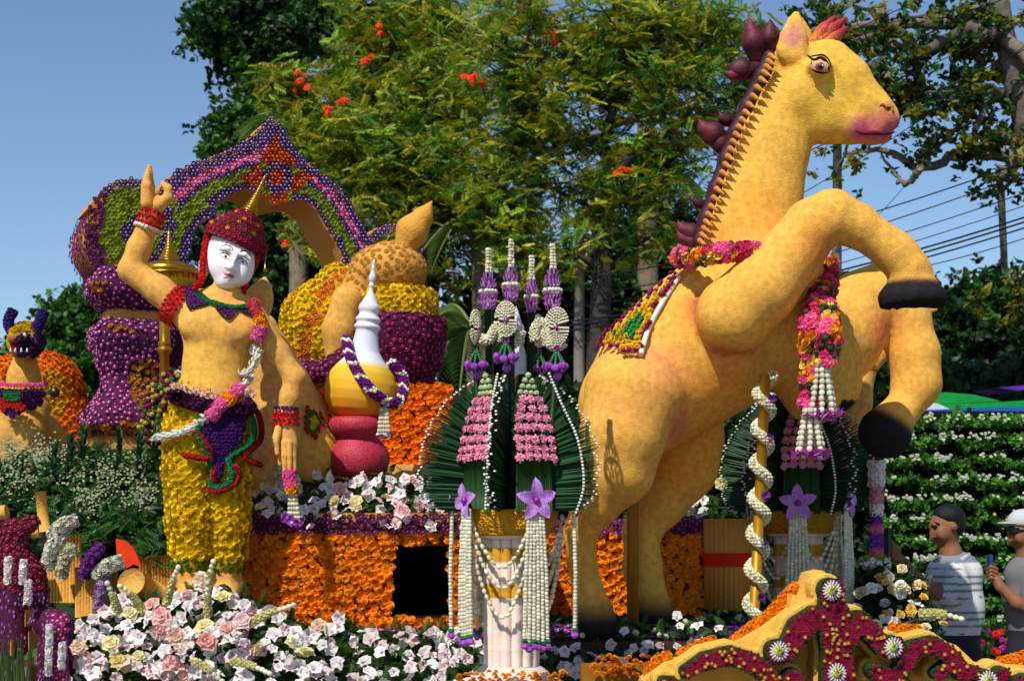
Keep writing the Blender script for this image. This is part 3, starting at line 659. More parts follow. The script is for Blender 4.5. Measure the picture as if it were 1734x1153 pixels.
spots = [(s3(1400, 170), .45, c('#e2b544'), .8), (s3(1270, 560), .55, c('#e2b046'), .8), (s3(1120, 640, -.2), .22, c('#e08a5c'), .5), (s3(1020, 760, -.15), .22, c('#e5a85a'), .6), (s3(1300, 300), .35, c('#e6b24c'), .6),
         (s3(1200, 690), .42, yo, .7), (s3(1000, 900), .4, yo, .5), (s3(1150, 760, .3), .4, yo, .9), (s3(1080, 640, -.1), .22, pk, .75), (s3(1110, 690, -.1), .15, pk, .7),
         (np.array([s3(1128, 720, -.1), s3(1080, 630, -.15)]), .16, pk, .85), (s3(1195, 520, -.2), .2, c('#dd7a2c'), .6), (np.array([s3(1190, 520, -.2), s3(1225, 590, -.25)]), .1, rd*.9, .75),
         (np.array([s3(1225, 590, -.3), s3(1290, 600, -.2)]), .08, rd, .4), (np.array([s3(1322, 240, -.15), s3(1312, 400, -.15)]), .07, pk, .75), (np.array([s3(1305, 140, -.15), s3(1335, 240, -.15)]), .06, pk, .6),
         (np.array([s3(1230, 415), s3(1310, 420)]), .2, c('#e07f30'), .55), (s3(1350, 590, 0), .3, c('#df8a3a'), .6), (s3(1450, 540, .35), .1, rd, .7), (s3(1065, 700, -.2), .2, c('#dc7f5c'), .45), (s3(1240, 600, -.25), .16, c('#d97a50'), .5), (s3(1290, 350, -.1), .2, c('#e39a3a'), .5), (s3(1500, 560, .3), .17, c('#dc7f45'), .8), (s3(1385, 420, -.45), .16, c('#da7a30'), .6),
         (s3(1345, 60, -.1), .09, c('#d98a7c'), .9), (np.array([s3(1455, 218, -.05), s3(1520, 222, -.05)]), .095, c('#c2566a'), 1.2), (s3(1498, 200, -.08), .1, c('#d47a62'), .9), (s3(1260, 480, -.2), .16, c('#d98a55'), .6), (s3(1230, 640, -.2), .18, c('#e08e30'), .5), (np.array([s3(1240, 640, -.2), s3(1330, 640, -.1)]), .12, c('#d9863a'), .6)]
hC = paint(hV, ye, spots)
zz = hV[:, 2]
def smooth01(x): x = np.clip(x, 0, 1); return x*x*(3-2*x)
leg = smooth01((P(0, 1000, HY)[2]-zz)/S(55, HY)); leg[hV[:, 0] > s3(1200, 0)[0]] = 0
near = (hV[:, 1] < HY-.1) & (hV[:, 0] > P(1455, 0, 6.64)[0]) & (zz < P(0, 440, 6.64)[2]) & (hV[:, 1] < HY-.12); kk = smooth01((P(0, 470, 6.64)[2]-zz)/S(13, HY))*near
fa = (hV[:, 0] > s3(1440, 0)[0]) & (zz < s3(0, 670)[2]); ddir = np.array([-.55, 0, -.83]); df = (hV-s3(1508, 703, .4))@ddir; kf = smooth01((df+.02)/S(24, HY))*fa
kb = np.clip(leg+kk+kf, 0, 1)[:, None]; hC = hC*(1-kb)+bl*kb
HB = thing('horse_statue', 'giant rearing yellow horse sculpture with maroon mane and flower garlands', 'sculpture', P(1065, 1060, HY+.15))
part('body', (hV, hF, hC), FUR, HB)
HS = Surf(hV, hF)
# eye, painted rings
def stroke(name, surf, pts, r, col, parent, off=.002, n=20, taper=True, Yd=7., label=None):
    L = surf.line(pts, off, n, Yd); rr = r*np.sin(np.linspace(.25, PI-.25, n)) if taper else np.full(n, r)
    return part(name, tube(L, rr, 6, col), MATTE, parent, label)
def disc(name, surf, px, py, rpx, ry, col, parent, off=.004, tilt=0.):
    ctr, nn = surf.hit(px, py, off); rr = S(1, ctr[1]); M = mats_from(ctr[None], nn[None], 1., tilt=0, fwd=[1, 0, tilt])
    a = np.linspace(0, 2*PI, 14, endpoint=False); V = np.stack([np.cos(a)*rpx*rr, np.sin(a)*ry*rr, 0*a-.0], -1); V2 = V*.7+[0, 0, .004]; V = np.vstack([V, V2, [[0, 0, .006]]])
    Fc = [(i, (i+1) % 14, 14+(i+1) % 14) for i in range(14)]+[(i, 14+(i+1) % 14, 14+i) for i in range(14)]+[(14+i, 14+(i+1) % 14, 28) for i in range(14)]
    V = V@M[0, :3, :3].T+ctr; return part(name, (V, np.array(Fc), np.asarray(col)), GLOSS, parent)
eye = disc('eye', HS, 1388, 112, 15, 8.5, c('#dba98a'), HB); disc('iris', HS, 1388, 113, 8, 7.5, c('#a8483a'), eye, .008); disc('pupil', HS, 1389, 113, 4.5, 4.5, c('#140806'), eye, .016); disc('highlight', HS, 1391, 111, 1.4, 1.4, c('#ffffff'), eye, .021)
for pl, r in (([(1367, 94), (1378, 102), (1390, 99), (1400, 106), (1404, 122)], .0085), ([(1374, 104), (1376, 114), (1384, 122), (1403, 124)], .006), ([(1368, 97), (1380, 95), (1394, 94), (1404, 104), (1406, 116)], .004)): stroke('eyeliner', HS, pl, r, c('#1a100c'), HB)
stroke('lip_line', HS, [(1448, 222), (1462, 226), (1480, 225), (1500, 227), (1516, 224)], .011, c('#5a1626'), HB, -.002); stroke('nostril', HS, [(1489, 181), (1495, 178), (1500, 184)], .009, c('#8a3a24'), HB, -.002)
# mane
ms = SDF(.014, .03); mp = [(1306, 96), (1292, 130), (1268, 180), (1248, 225), (1232, 270), (1215, 320), (1198, 370), (1186, 410)]
ms.chain([(P(a-4, b, HY+.0), S(11, HY)) for a, b in mp], sy=1.2); mV, mF = ms.build()
part('mane', (mV, mF, paint(mV, c('#3c0a1a'), [(s3(1310, 120), .3, c('#1d0a12'), .5), (s3(1190, 400), .2, c('#3a1018'), .5)])), GLIT, HB)
for i, (a, b, tx, ty, r) in enumerate([(1282, 98, 1272, 52, 20), (1302, 84, 1304, 50, 17), (1268, 118, 1246, 118, 18), (1290, 112, 1240, 128, 14), (1228, 240, 1192, 218, 19), (1232, 262, 1212, 230, 15), (1240, 208, 1222, 200, 10), (1190, 405, 1156, 388, 16), (1196, 350, 1178, 342, 8), (1192, 420, 1155, 404, 14)]):
    q = SDF(.012, .02); A, B = P(a, b, HY+.05), P(tx, ty, HY+.02); m_ = (A*.4+B*.6); q.chain([(A, S(r*.7, HY)), (m_, S(r, HY)), (B, S(r*.55, HY))]); q.cone(B, B+(B-A)*.25+np.array([0, 0, .03]), S(r*.5, HY), S(2, HY))
    V, Fc = q.build(); part('mane_tuft', (V, Fc, paint(V, c('#7d1730'), [(A, .22, c('#1c0810'), .8)])), GLIT, HB)
for a, b, tx, ty in ((1378, 72, 1412, 30), (1392, 78, 1434, 48), (1384, 70, 1432, 32)):
    q = SDF(.01, .02); A, B = P(a, b, HY), P(tx, ty, HY-.02); q.chain([(A, S(12, HY)), ((A+B)/2, S(11, HY)), (B, S(4, HY))]); V, Fc = q.build(); part('forelock', (V, Fc, paint(V, c('#a0182e'), [(A, .12, c('#e07a28'), .9)])), GLIT, HB)
sc = spline(np.array([P(a+3, b, HY-.095) for a, b in mp]), 26)
for i, q_ in enumerate(sc):
    q = SDF(.009, .01); q.cone(q_+[-.01, .02, .01], q_+[.026, -.008, -.022], S(5.5, HY), S(1.5, HY)); V, Fc = q.build(); part('mane_scallop', (V, Fc, paint(V, c('#dd9c40'), [(q_+[-.02, .02, 0], .045, c('#983024'), .55)])), FUR, HB)
# support post of the raised body
solo('support_post', box(P(1064, 1060, 7.2), P(1079, 760, 7.29), c('#9c6a1c')), MATTE, 'narrow brown timber post propping the horse beside its far hind leg', 'post')
# saddle cloth (separate cloth lying on the back)
b = thing('saddle_cloth', 'yellow flower saddle cloth with green patch and magenta fringe on the horse back', 'cloth', P(1080, 600, HY-.3))
cl = np.array([(1018, 590), (1040, 560), (1075, 530), (1120, 492), (1150, 464), (1156, 470), (1120, 520), (1100, 560), (1084, 602), (1060, 604), (1040, 600)], float)
L = lattice(cl, 7.5); dd = dpoly(L, cl, True); H_ = [HS.hit(x, y, .03, HY) for x, y in L]; pts = np.array([p[0] for p in H_]); nn = np.array([p[1] for p in H_])
lim = P(0, 0, 1)*0; okd = np.abs(pts[:, 1]-(HY-.15)) < .6; 
grn = dpoly(L, [(1046, 572), (1068, 584), (1080, 560), (1092, 540), (1064, 568)]) < 5
bord = dd < 5.5; 
pts[~okd, 1] = HY
for nm, mk, ck, ce, kd in (('yellow_flower', ~bord & ~grn, YEL, ORA, 'pompon'), ('magenta_flower', bord, c('#8e1450'), c('#c04080'), 'bud'), ('green_flower', grn & ~bord, c('#1f8a3a'), LGREEN, 'bud')):
    if mk.any(): place(b, nm, kd, ck, ce, mats_from(pts[mk], nn[mk], S(5.6, HY), tilt=.12), 120)
lo = S(1, HY); part('cloth_backing', tube(spline([HS.hit(1084, 606, .02, HY)[0], HS.hit(1100, 562, .02, HY)[0], HS.hit(1122, 520, .02, HY)[0], HS.hit(1152, 474, .02, HY)[0]], 20), .014, 6, c('#dfe3cf')), MATTE, b)
# neck garland
def mixed_garland(name, label, line, r, size, npart=140, cols=None, cat='garland', parent=None):
    b = parent or thing(name, label, cat, line[len(line)//2]); cols = cols or [('carnation', c('#f0508c'), c('#ffd0e0'), 1.3), ('pompon', AMB, ORA, .9), ('jasmine', c('#234a1c'), GREEN, 1.), ('carnation', c('#d01f60'), c('#ff90b0'), 1.1), ('button', c('#e8b84a'), YEL, .9)]
    p, n_ = rope(line, r, None, None, None, size, 7); which = (np.floor(np.arange(len(p))/16).astype(int)*7+rng.integers(0, 2, len(p))) % len(cols)
    for k, (kd, a, e_, s_) in enumerate(cols):
        m_ = which == k
        if m_.any(): place(b, {'carnation': 'pink_flower', 'pompon': 'orange_flower', 'jasmine': 'green_bud', 'button': 'yellow_flower'}.get(kd, 'flower'), kd, a, e_, mats_from(p[m_], n_[m_], size*s_, tilt=.3), npart//len(cols))
    return b
ln = spline([P(1150, 436, HY-.1), P(1175, 436, HY-.26), P(1215, 430, HY-.36), P(1255, 426, HY-.38), P(1300, 432, HY-.34)], 30)
mixed_garland('horse_garland', 'pink and yellow flower garland round the base of the horse neck', ln, .03, .026)
ln = spline([P(1396, 440, HY-.02), P(1398, 480, HY-.08), P(1376, 540, HY-.35), P(1376, 620, HY-.4), P(1378, 680, HY-.4), P(1372, 690, HY-.4)], 60)
hg = mixed_garland('horse_garland', 'long pink yellow green garland hanging from the horse chest with jasmine tassels', ln, .04, .03, 280)
ln = spline([P(1392, 500, HY-.15), P(1404, 560, HY-.45), P(1398, 612, HY-.46)], 30); mixed_garland('', '', ln, .036, .029, 140, parent=hg)
for (tx, ty0, ty1) in ((1392, 612, 690), (1372, 690, 755)):
    for k in range(7):
        a = k*2*PI/7; d = np.array([math.cos(a), math.sin(a), 0])*S(1, HY)
        part('jasmine_string', string([P(tx, ty0, HY-.46)+d*7, P(tx, ty1, HY-.46)+d*19], .032, c('#ece6cc'), c('#7a9a4a'), .75, .8), PET, hg)
    M = mats_from(np.array([P(tx+d_*9, ty1+8+(d_*d_)*.0, HY-.46+e_*.03) for d_ in (-2, -1, 0, 1, 2) for e_ in (-1, 1)]), np.tile([0, -.2, -1.], (10, 1)), .055, tilt=.3); place(hg, 'orchid_blossom', 'orchid', c('#cf5fc0'), WHITE, M, 20)
# ================================================================ dancer statue with raised arm
DY = 7.15
def Q(px, py, r, dy=0.): return (P(px, py, DY+dy), S(r, DY+dy))
def D(px, py, dy=0.): return P(px, py, DY+dy)
u = S(1, DY)
d = SDF(.0125, .05)
d.ell(D(372, 548), (70*u, 40*u, 52*u), .12, k=.06)
d.chain([Q(336, 512, 20), Q(380, 506, 20), Q(428, 532, 19)], .06)
d.chain([Q(372, 570, 52), Q(362, 620, 47), Q(360, 665, 50)], .08, sy=.72)
d.ell(D(335, 552, -.085), (32*u, 15*u, 22*u), k=.04); d.ell(D(398, 560, -.085), (32*u, 15*u, 22*u), k=.04)
d.chain([Q(360, 670, 55), Q(357, 700, 62)], .05, sy=.8)
d.chain([Q(385, 512, 24), Q(386, 470, 22)], .03)
# raised arm
d.chain([Q(312, 528, 27), Q(270, 492, 24), Q(222, 458, 22)], .03)
d.chain([Q(222, 458, 21), Q(236, 420, 20), Q(254, 372, 15.5), Q(259, 352, 15)], .02)
d.ell(D(261, 346, -.01), (21*u, 13*u, 17*u), k=.02)
# hanging arm
d.chain([Q(437, 552, 24), Q(470, 598, 20), Q(500, 640, 18), Q(492, 672, 17.5), Q(484, 704, 14), Q(484, 718, 14)], .03)
d.cone(D(484, 722, -.02), D(486, 752, -.02), 16*u, 19*u, .02, .6)
dV, dF = d.build()
DB = thing('dancer_statue', 'standing foam dancer statue with white face, gold spire crown and one raised hand', 'statue', P(355, 1020, DY))
fy = c('#dda252')
part('torso', (dV, dF, paint(dV, fy, [(D(340, 620, -.1), .3, c('#e0b044'), .6), (D(230, 440), .2, c('#dca045'), .5)])), FUR, DB)
DSurf = Surf(dV, dF)
# raised hand: palm is in the torso; fingers are separate tapered members
def digit(par, pts, r, name='finger', dY=DY):
    q = SDF(.007, .008); q.chain([(P(a, b, dY+dy), S(rr, dY)) for (a, b, dy), rr in zip(pts, r)]); V, Fc = q.build(); return part(name, (V, Fc, fy), FUR, par)
for i, (o, tip, x0) in enumerate(((.045, 292, 254), (.012, 282, 252), (-.022, 289, 249))):
    digit(DB, [(x0, 344, o-.02), (x0-1, 316, o-.03), (x0+1, tip, o-.02)], (11, 9, 4))
digit(DB, [(271, 347, -.05), (285, 335, -.07), (285, 320, -.075), (276, 312, -.07)], (11, 8.5, 6.5, 4.5), 'thumb')
digit(DB, [(269, 345, .0), (286, 334, -.01), (285, 318, -.03), (276, 310, -.045)], (10, 8, 6.2, 4.2))
for i, (x, y1, o) in enumerate(((474, 786, -.03), (482, 800, -.045), (491, 803, -.04), (499, 795, -.02))):
    digit(DB, [(476+i*6.5, 750, o), (476+i*6.5, 772, o-.01), (x, y1, o-.02)], (7.5, 6.8, 3.6))
digit(DB, [(472, 726, -.04), (466, 748, -.07), (470, 768, -.08)], (7.5, 6.5, 4), 'thumb')
# head
ROLL = .33
def hd(x, y, dy=0.):   # face coordinates: x right, y down, from the nose bridge, turned with the head
    cr, sr = math.cos(ROLL), math.sin(ROLL); return D(396+x*cr-y*sr, 438+y*cr+x*sr, dy)
k = SDF(.005, .02)
k.ell(hd(-4, -8, .06), (45*u, 44*u, 46*u), -ROLL); k.ell(hd(-2, 8, -.02), (38*u, 36*u, 44*u), -ROLL, k=.03); k.ell(hd(-1, 40, -.06), (18*u, 16*u, 15*u), k=.035)
k.ell(hd(-20, 20, -.075), (15*u, 14*u, 19*u), k=.03); k.ell(hd(18, 20, -.075), (14*u, 14*u, 19*u), k=.03)
k.chain([(hd(1, -8, -.128), 4*u), (hd(0, 8, -.148), 5.5*u), (hd(0, 15, -.162), 6.5*u)], .012); k.ell(hd(-6, 17, -.14), (5.5*u, 6*u, 4.2*u), k=.008); k.ell(hd(6.5, 17, -.14), (5.5*u, 6*u, 4.2*u), k=.008)
k.ell(hd(-.5, 27, -.138), (10*u, 6*u, 2.8*u), -ROLL, k=.005); k.ell(hd(-.5, 32, -.136), (7.5*u, 6*u, 3.2*u), -ROLL, k=.005)
for sx in (-15, 15): k.ell(hd(sx, 0, -.158), (12*u, 8*u, 6*u), -ROLL, k=.015, sub=True); k.chain([(hd(sx-12, -9, -.12), 3*u), (hd(sx, -13, -.133), 3.2*u), (hd(sx+11, -8, -.12), 3*u)], .012)
kV, kF = k.build(); col = np.tile(c('#f4ecea'), (len(kV), 1)); back = smooth01((kV[:, 1]-(DY+.01)+((kV-hd(0, 0))@(hd(0, 1)-hd(0, 0))/u**2 < -28)*.09)/.03)[:, None]; col = col*(1-back)+fy*back
xd, yd_ = (hd(1, 0)-hd(0, 0))/u**2, (hd(0, 1)-hd(0, 0))/u**2; fo = hd(0, 0, -.138); fx, fy_ = (kV-fo)@xd*1.02, (kV-fo)@yd_*1.02
lm = np.clip((3.4*(1-(fx/10.5)**2)-np.abs(fy_-29.2))/1.2+.3, 0, 1)*(np.abs(fx) < 10.5)*(kV[:, 1] < DY-.1)
col = col*(1-lm[:, None])+c('#c4727c')*lm[:, None]
HDm = part('head', (kV, kF, col), mat('face_paint', None, .55, vary=.04, spec=.3), DB); FS = Surf(kV, kF)
def hp(x, y): p = hd(x, y); return ((p[0]/DY*F+CX), HOR-(p[2]-EYE)/DY*F)
blk = c('#1c1518')
for sx in (-15, 15):
    stroke('eyebrow', FS, [hp(sx-14 if sx < 0 else sx-11, -9), hp(sx-6, -17), hp(sx+5, -17), hp(sx+(11 if sx < 0 else 14), -9)], .0024, blk, HDm, .001, Yd=DY)
    stroke('eyeline', FS, [hp(sx-11, 1), hp(sx-5, -3.5), hp(sx+4, -3.5), hp(sx+11, 1.5)], .0024, blk, HDm, .0012, Yd=DY); stroke('eyeline', FS, [hp(sx-10, 2), hp(sx, 4.5), hp(sx+10, 2)], .0011, blk, HDm, .0012, Yd=DY)
    disc('iris', FS, *hp(sx+.5, .8), 2.4, 1.9, c('#2a1a16'), HDm, .001)
    stroke('eyelid', FS, [hp(sx-10, -4), hp(sx, -8), hp(sx+10, -4)], .0010, c('#6a4a4a'), HDm, .001, Yd=DY)
stroke('lip_line', FS, [hp(-11, 26.2), hp(-5, 29.0), hp(0, 29.2), hp(5, 29.0), hp(11, 26.2)], .0015, c('#6a2a30'), HDm, .0012, Yd=DY)
for a in ([(2, -22), (5, -27), (0, -30), (-3, -25), (1, -24)], [(1, -30), (3, -35), (0, -37)]): stroke('forehead_mark', FS, [hp(*q) for q in a], .0012, blk, HDm, .001, Yd=DY)
for a in ([(-45, 8), (-46, 24), (-40, 40)],): 
    q = SDF(.007, .015); q.chain([(hd(x, y, .03), 7*u) for x, y in a]); q.cone(hd(-44, 12, .02), hd(-43, 34, .02), 6*u, 8*u); V, Fc = q.build(); part('ear', (V, Fc, c('#dcc4bc')), MATTE, HDm)
# crown
ax = (D(447, 300)-D(402, 402)); axl = np.linalg.norm(ax); axn = ax/axl; Mx = Vector(axn).to_track_quat('Z', 'Y').to_matrix().to_4x4()
cb = D(400, 409, .035); 
def crown_l(prof, col, **k_): return lathe([(r*u, z*u) for r, z in prof], 36, cb, col, M=Mx, **k_)
CR = part('crown', crown_l([(46, -8), (50, -4), (51, 8), (49, 14), (45, 18), (38, 29), (30, 38), (21, 45), (14, 50)], c('#1d2a12')), MATTE, DB)
sp_prof = [(15, 46), (17, 50), (13, 53)]; z = 54; r = 14
for i in range(11): sp_prof += [(r*.8, z), (r, z+1.6), (r, z+3), (r*.78, z+4.4)]; z += 5; r *= .86
sp_prof += [(1.8, z+2), (2.2, z+8), (.4, z+18)]
part('crown_spire', crown_l(sp_prof, c('#b8861f')), GOLD, DB)
Mn = np.array(Mx.to_3x3())
def ring_pts(r, z, n, ph=0): a = np.arange(n)*2*PI/n+ph; L = np.stack([np.cos(a)*r*u, np.sin(a)*r*u, np.full(n, z*u)], -1); Nn = np.stack([np.cos(a), np.sin(a), 0*a+.1], -1); return L@Mn.T+cb, Nn@Mn.T
CRF = [(51, -4, 36), (53, 3, 36), (52, 10, 36), (44, 20, 30), (38, 28, 26), (31, 37, 22), (23, 44, 18), (16, 49, 12)]
pp = [ring_pts(r, z, n, i*.5*2*PI/n) for i, (r, z, n) in enumerate(CRF)]; pts = np.vstack([a for a, b in pp]); nn = np.vstack([b for a, b in pp]); m_ = nn[:, 1] < .35; pts, nn = pts[m_], nn[m_]
yl = rng.random(len(pts)) < .16; place(DB, 'maroon_flower', 'button', c('#8e0d2c'), c('#b01840'), mats_from(pts[~yl], nn[~yl], 5.2*u, tilt=.1), 130); place(DB, 'orange_flower', 'button', c('#d8641a'), YEL, mats_from(pts[yl], nn[yl], 4.6*u, tilt=.1), 40)
for r, z in ((46, 15), (33, 33)): a = np.linspace(0, 2*PI, 40); L = np.stack([np.cos(a)*r*u*1.1, np.sin(a)*r*u*1.1, 0*a+z*u], -1)@Mn.T+cb; part('crown_band', tube(L, 1.8*u, 6, c('#1f3316'), cap=False), MATTE, DB)
# red hair ribbons
for nm, ln, n_ in (('l', [D(351, 400, 0), D(345, 430, -.02), D(343, 455, -.03), D(340, 478, -.06), D(328, 488, -.08)], 0), ('r', [D(438, 425, .02), D(428, 455, .0), D(415, 480, .0), D(410, 500, -.02)], 0)):
    p, n2 = rope(spline(ln, 16), 2.6*u, None, None, None, 3.2*u, 5); place(DB, 'red_flower', 'bud', RED, c('#ff3a2a'), mats_from(p, n2, 3.4*u, tilt=.3), 60, m=PETM, stuffname='hair_ribbon')
# arm bands, bracelets
def band(par, ce, axis, r, half, col, cen, size, kind='bud', nm='red_flower', npart=60, sx=1.):
    ax_ = Vector(axis).normalized(); M_ = np.array(ax_.to_track_quat('Z', 'Y').to_matrix()); rows = max(1, int(half*2/(size*1.5))+1); P_, N_ = [], []
    for i in range(rows):
        zt = 0 if rows == 1 else -half+2*half*i/(rows-1); n = max(8, int(2*PI*r/(size*1.6))); a = np.arange(n)*2*PI/n+(i % 2)*PI/n
        P_.append(np.stack([np.cos(a)*r, np.sin(a)*r*sx, 0*a+zt], -1)@M_.T+ce); N_.append(np.stack([np.cos(a), np.sin(a), 0*a], -1)@M_.T)
    P_, N_ = np.vstack(P_), np.vstack(N_); place(par, nm, kind, col, cen, mats_from(P_, N_, size, tilt=.15), npart)
dk = c('#1d2e16')
band(DB, D(256, 371), (D(262, 352)-D(250, 385)), 19*u, 10*u, RED, c('#ff3322'), 4.5*u); band(DB, D(251, 387), (D(262, 352)-D(250, 385)), 22*u, 2*u, IVORY, WHITE, 3.6*u, nm='white_bud')
band(DB, D(297, 519), D(320, 535)-D(270, 505), 30*u, 9*u, RED, c('#e8281c'), 5.2*u)
band(DB, D(484, 708), (0, 0, 1), 19*u, 9*u, RED, c('#e8281c'), 4.8*u); band(DB, D(484, 692), (0, 0, 1), 18*u, 1*u, PURP, c('#8a6ab8'), 4*u, nm='purple_bud'); band(DB, D(484, 698), (.1, 0, 1), 17*u, 0, IVORY, WHITE, 3.4*u, nm='white_bud')
# collar
cl_ = DSurf.line([(331, 494), (345, 508), (370, 517), (395, 522), (418, 520), (432, 512)], .012, 34, DY); p, T = along(cl_, 5*u); place(DB, 'green_flower', 'bud', c('#1b7a3a'), c('#30a050'), mats_from(p, np.tile([0, -1, .2], (len(p), 1)), 4.6*u), 40)
for pg in ([(310, 486), (332, 492), (355, 512), (333, 522), (322, 524)], [(362, 516), (398, 524), (396, 534), (387, 542), (374, 532)], [(402, 522), (430, 516), (436, 528), (425, 534), (412, 530)], [(322, 510), (350, 512), (324, 522)]):
    pg = np.array(pg, float); L = lattice(pg, 6); H_ = [DSurf.hit(x, y, .01, DY) for x, y in L]; place(DB, 'purple_flower', 'bud', c('#6a1a72'), c('#a04ab0'), mats_from(np.array([h_[0] for h_ in H_]), np.array([h_[1] for h_ in H_]), 4*u), 30)
    part('collar_edge', tube(np.vstack([DSurf.line([tuple(q) for q in np.vstack([pg, pg[:1]])], .012, 30, DY)]), 1.7*u, 5, dk), MATTE, DB)
# trousers covered with yellow chrysanthemums
t_ = SDF(.014, .05); t_.chain([Q(352, 690, 60), Q(352, 730, 66)], .05, sy=.72)
t_.chain([Q(322, 730, 42, -.03), Q(320, 800, 38, -.05), Q(322, 880, 35, -.05), Q(325, 950, 31, -.05)], .03); t_.chain([Q(384, 730, 42, .02), Q(383, 800, 37, .02), Q(383, 880, 34, .02), Q(384, 955, 29, .02)], .03)
tV, tF = t_.build(); part('trousers', (tV, tF, c('#b88a10')), MATTE, DB); TS = Surf(tV, tF)
pts, nn = scatter(tV, tF, 9.5*u, .5); grn = pts[:, 2] < D(0, 948)[2]
place(DB, 'yellow_flower', 'pompon', c('#f8d000'), c('#ffd21a'), mats_from(pts[~grn], nn[~grn], 8*u, tilt=.2), 300); place(DB, 'green_flower', 'pompon', c('#6a8a1e'), LGREEN, mats_from(pts[grn], nn[grn], 6*u, tilt=.2), 60)
for x, dy in ((325, -.05), (384, .02)):
    q = SDF(.012, .03); q.chain([Q(x, 975, 27, dy), Q(x, 1005, 24, dy), Q(x-3, 1022, 27, dy-.08), Q(x-10, 1030, 18, dy-.22)], .04, sy=1.); V, Fc = q.build(); part('foot', (V, Fc, fy), FUR, DB)
    band(DB, D(x, 998, dy), (.05, 0, 1), 29*u, 3*u, c('#a81420'), RED, 4.4*u, npart=40); band(DB, D(x, 1004, dy), (.05, 0, 1), 31*u, 0, IVORY, WHITE, 3*u, nm='white_bud', npart=30)
# sash
for pl, r, cc, ce, kd, nm in (([(300, 672), (330, 684), (365, 694), (400, 698), (426, 684)], 12, c('#4a0f3c'), c('#7a2a5c'), 'bud', 'maroon_flower'), ([(300, 656), (330, 662), (365, 672), (400, 672), (424, 664)], 8, c('#e8c4c0'), WHITE, 'leaf', 'pale_petal')):
    base_ = np.array([(DSurf if cc[0] < .3 else DSurf).hit(x, y, .03, DY-.2)[0] for x, y in zip(*[spline(np.array([(a, 0, b) for a, b in pl]), 26)[:, i] for i in (0, 2)])])
    p, n2 = rope(base_, r*.7*u, None, None, None, 5*u, 6); place(DB, nm, kd, cc, ce, mats_from(p, n2, (7.5 if kd == 'leaf' else 5.5)*u, tilt=.3), 70)
# pendant panel
TT = lambda x, y, off: (lambda h_: h_)(TS.hit(x, y, off, DY-.15))
core = np.array([(352, 700), (398, 694), (408, 720), (402, 745), (388, 762), (380, 782), (378, 806), (371, 810), (367, 786), (360, 765), (346, 738)], float)
L = lattice(core, 6); H_ = [TT(x, y, .045) for x, y in L]; PD = part('pendant', prism([tuple(q) for q in core], lambda a, b: TT(a, b, .04)[0], (0, -1, 0), .03, c('#35104a')), MATTE, DB, smooth=False)
place(DB, 'purple_flower', 'bud', c('#4a1468'), c('#6a2a88'), mats_from(np.array([h_[0] for h_ in H_]), np.tile([0, -1, .1], (len(L), 1)), 4*u), 90)
for pl, cc, ce in (([(388, 692), (408, 706), (415, 725), (412, 745), (396, 763), (386, 775), (388, 795), (390, 806), (384, 817), (372, 822), (362, 816), (356, 804), (358, 790), (356, 770), (344, 752), (336, 732), (340, 712)], c('#128044'), c('#20a060')),
                   ([(398, 690), (416, 702), (424, 722), (422, 744), (406, 764), (404, 772), (410, 782), (422, 788)], RED*.8, RED), ([(334, 730), (346, 744), (356, 758), (352, 770), (338, 778), (314, 774)], RED*.8, RED), ([(394, 790), (396, 806), (386, 822), (372, 830), (356, 822), (348, 806), (350, 792)], RED*.8, RED)):
    sp = spline(np.array([(a, 0, b) for a, b in pl]), 50); L3 = np.array([TT(q[0], q[2], .055)[0] for q in sp]); p, T = along(L3, 4.3*u); n_ = len(p)
    place(DB, 'green_flower' if cc[1] > cc[0] else 'red_flower', 'bud', cc, ce, mats_from(p, np.tile([0, -1, .15], (n_, 1)), 4.6*u), 60); part('pendant_edge', tube(L3+[0, .02, 0], 5.5*u, 5, dk), MATTE, DB)
# garland from shoulder to hip (its own thing)
gd = thing('shoulder_garland', 'garland of pink flowers and white jasmine running from the dancer shoulder to its hip', 'garland', D(440, 520, -.15))
SDt = Surf(np.vstack([dV, tV]), np.vstack([dF, tF+len(dV)]))
def gl(pts, off, n=24): sp = spline(np.array([(a, 0, b) for a, b in pts]), n); return np.array([SDt.hit(q[0], q[2], off, DY-.12)[0] for q in sp])
for pl, kd, cc, ce, r, sz, nm in (([(424, 522), (434, 540)], 'carnation', c('#d83a50'), c('#ffb0a0'), 9, 6, 'coral_flower'), ([(436, 542), (440, 556)], 'pompon', AMB, ORA, 8, 6, 'orange_flower'), ([(440, 558), (441, 570)], 'carnation', c('#f060a0'), c('#ffd0e0'), 10, 7, 'pink_flower'), ([(398, 660), (388, 672)], 'carnation', c('#f060a0'), c('#ffd0e0'), 11, 7, 'pink_flower'),
                                ([(386, 676), (378, 684)], 'pompon', AMB, ORA, 9, 7, 'orange_flower'), ([(374, 688), (358, 704)], 'carnation', c('#f060a0'), c('#ffd0e0'), 11, 7, 'pink_flower'), ([(440, 582), (432, 612), (414, 640), (400, 656)], 'leaf', c('#e9e6cf'), WHITE, 8, 9, 'white_petal'), ([(352, 706), (330, 724), (300, 738), (272, 742)], 'leaf', c('#e9e6cf'), WHITE, 9, 9, 'white_petal')):
    L3 = gl(pl, .05, 12); p, n2 = rope(L3, r*.6*u, None, None, None, sz*.8*u, 7); fw = np.repeat(np.gradient(L3, axis=0)[-1:], len(p), 0)
    place(gd, nm, kd, cc, ce, mats_from(p, n2, sz*1.1*u, tilt=.25, fwd=-fw[0] if kd == 'leaf' else None), 50); part('garland_cord', tube(L3, r*.55*u, 7, ce*.7 if kd == 'leaf' else dk), MATTE, gd)
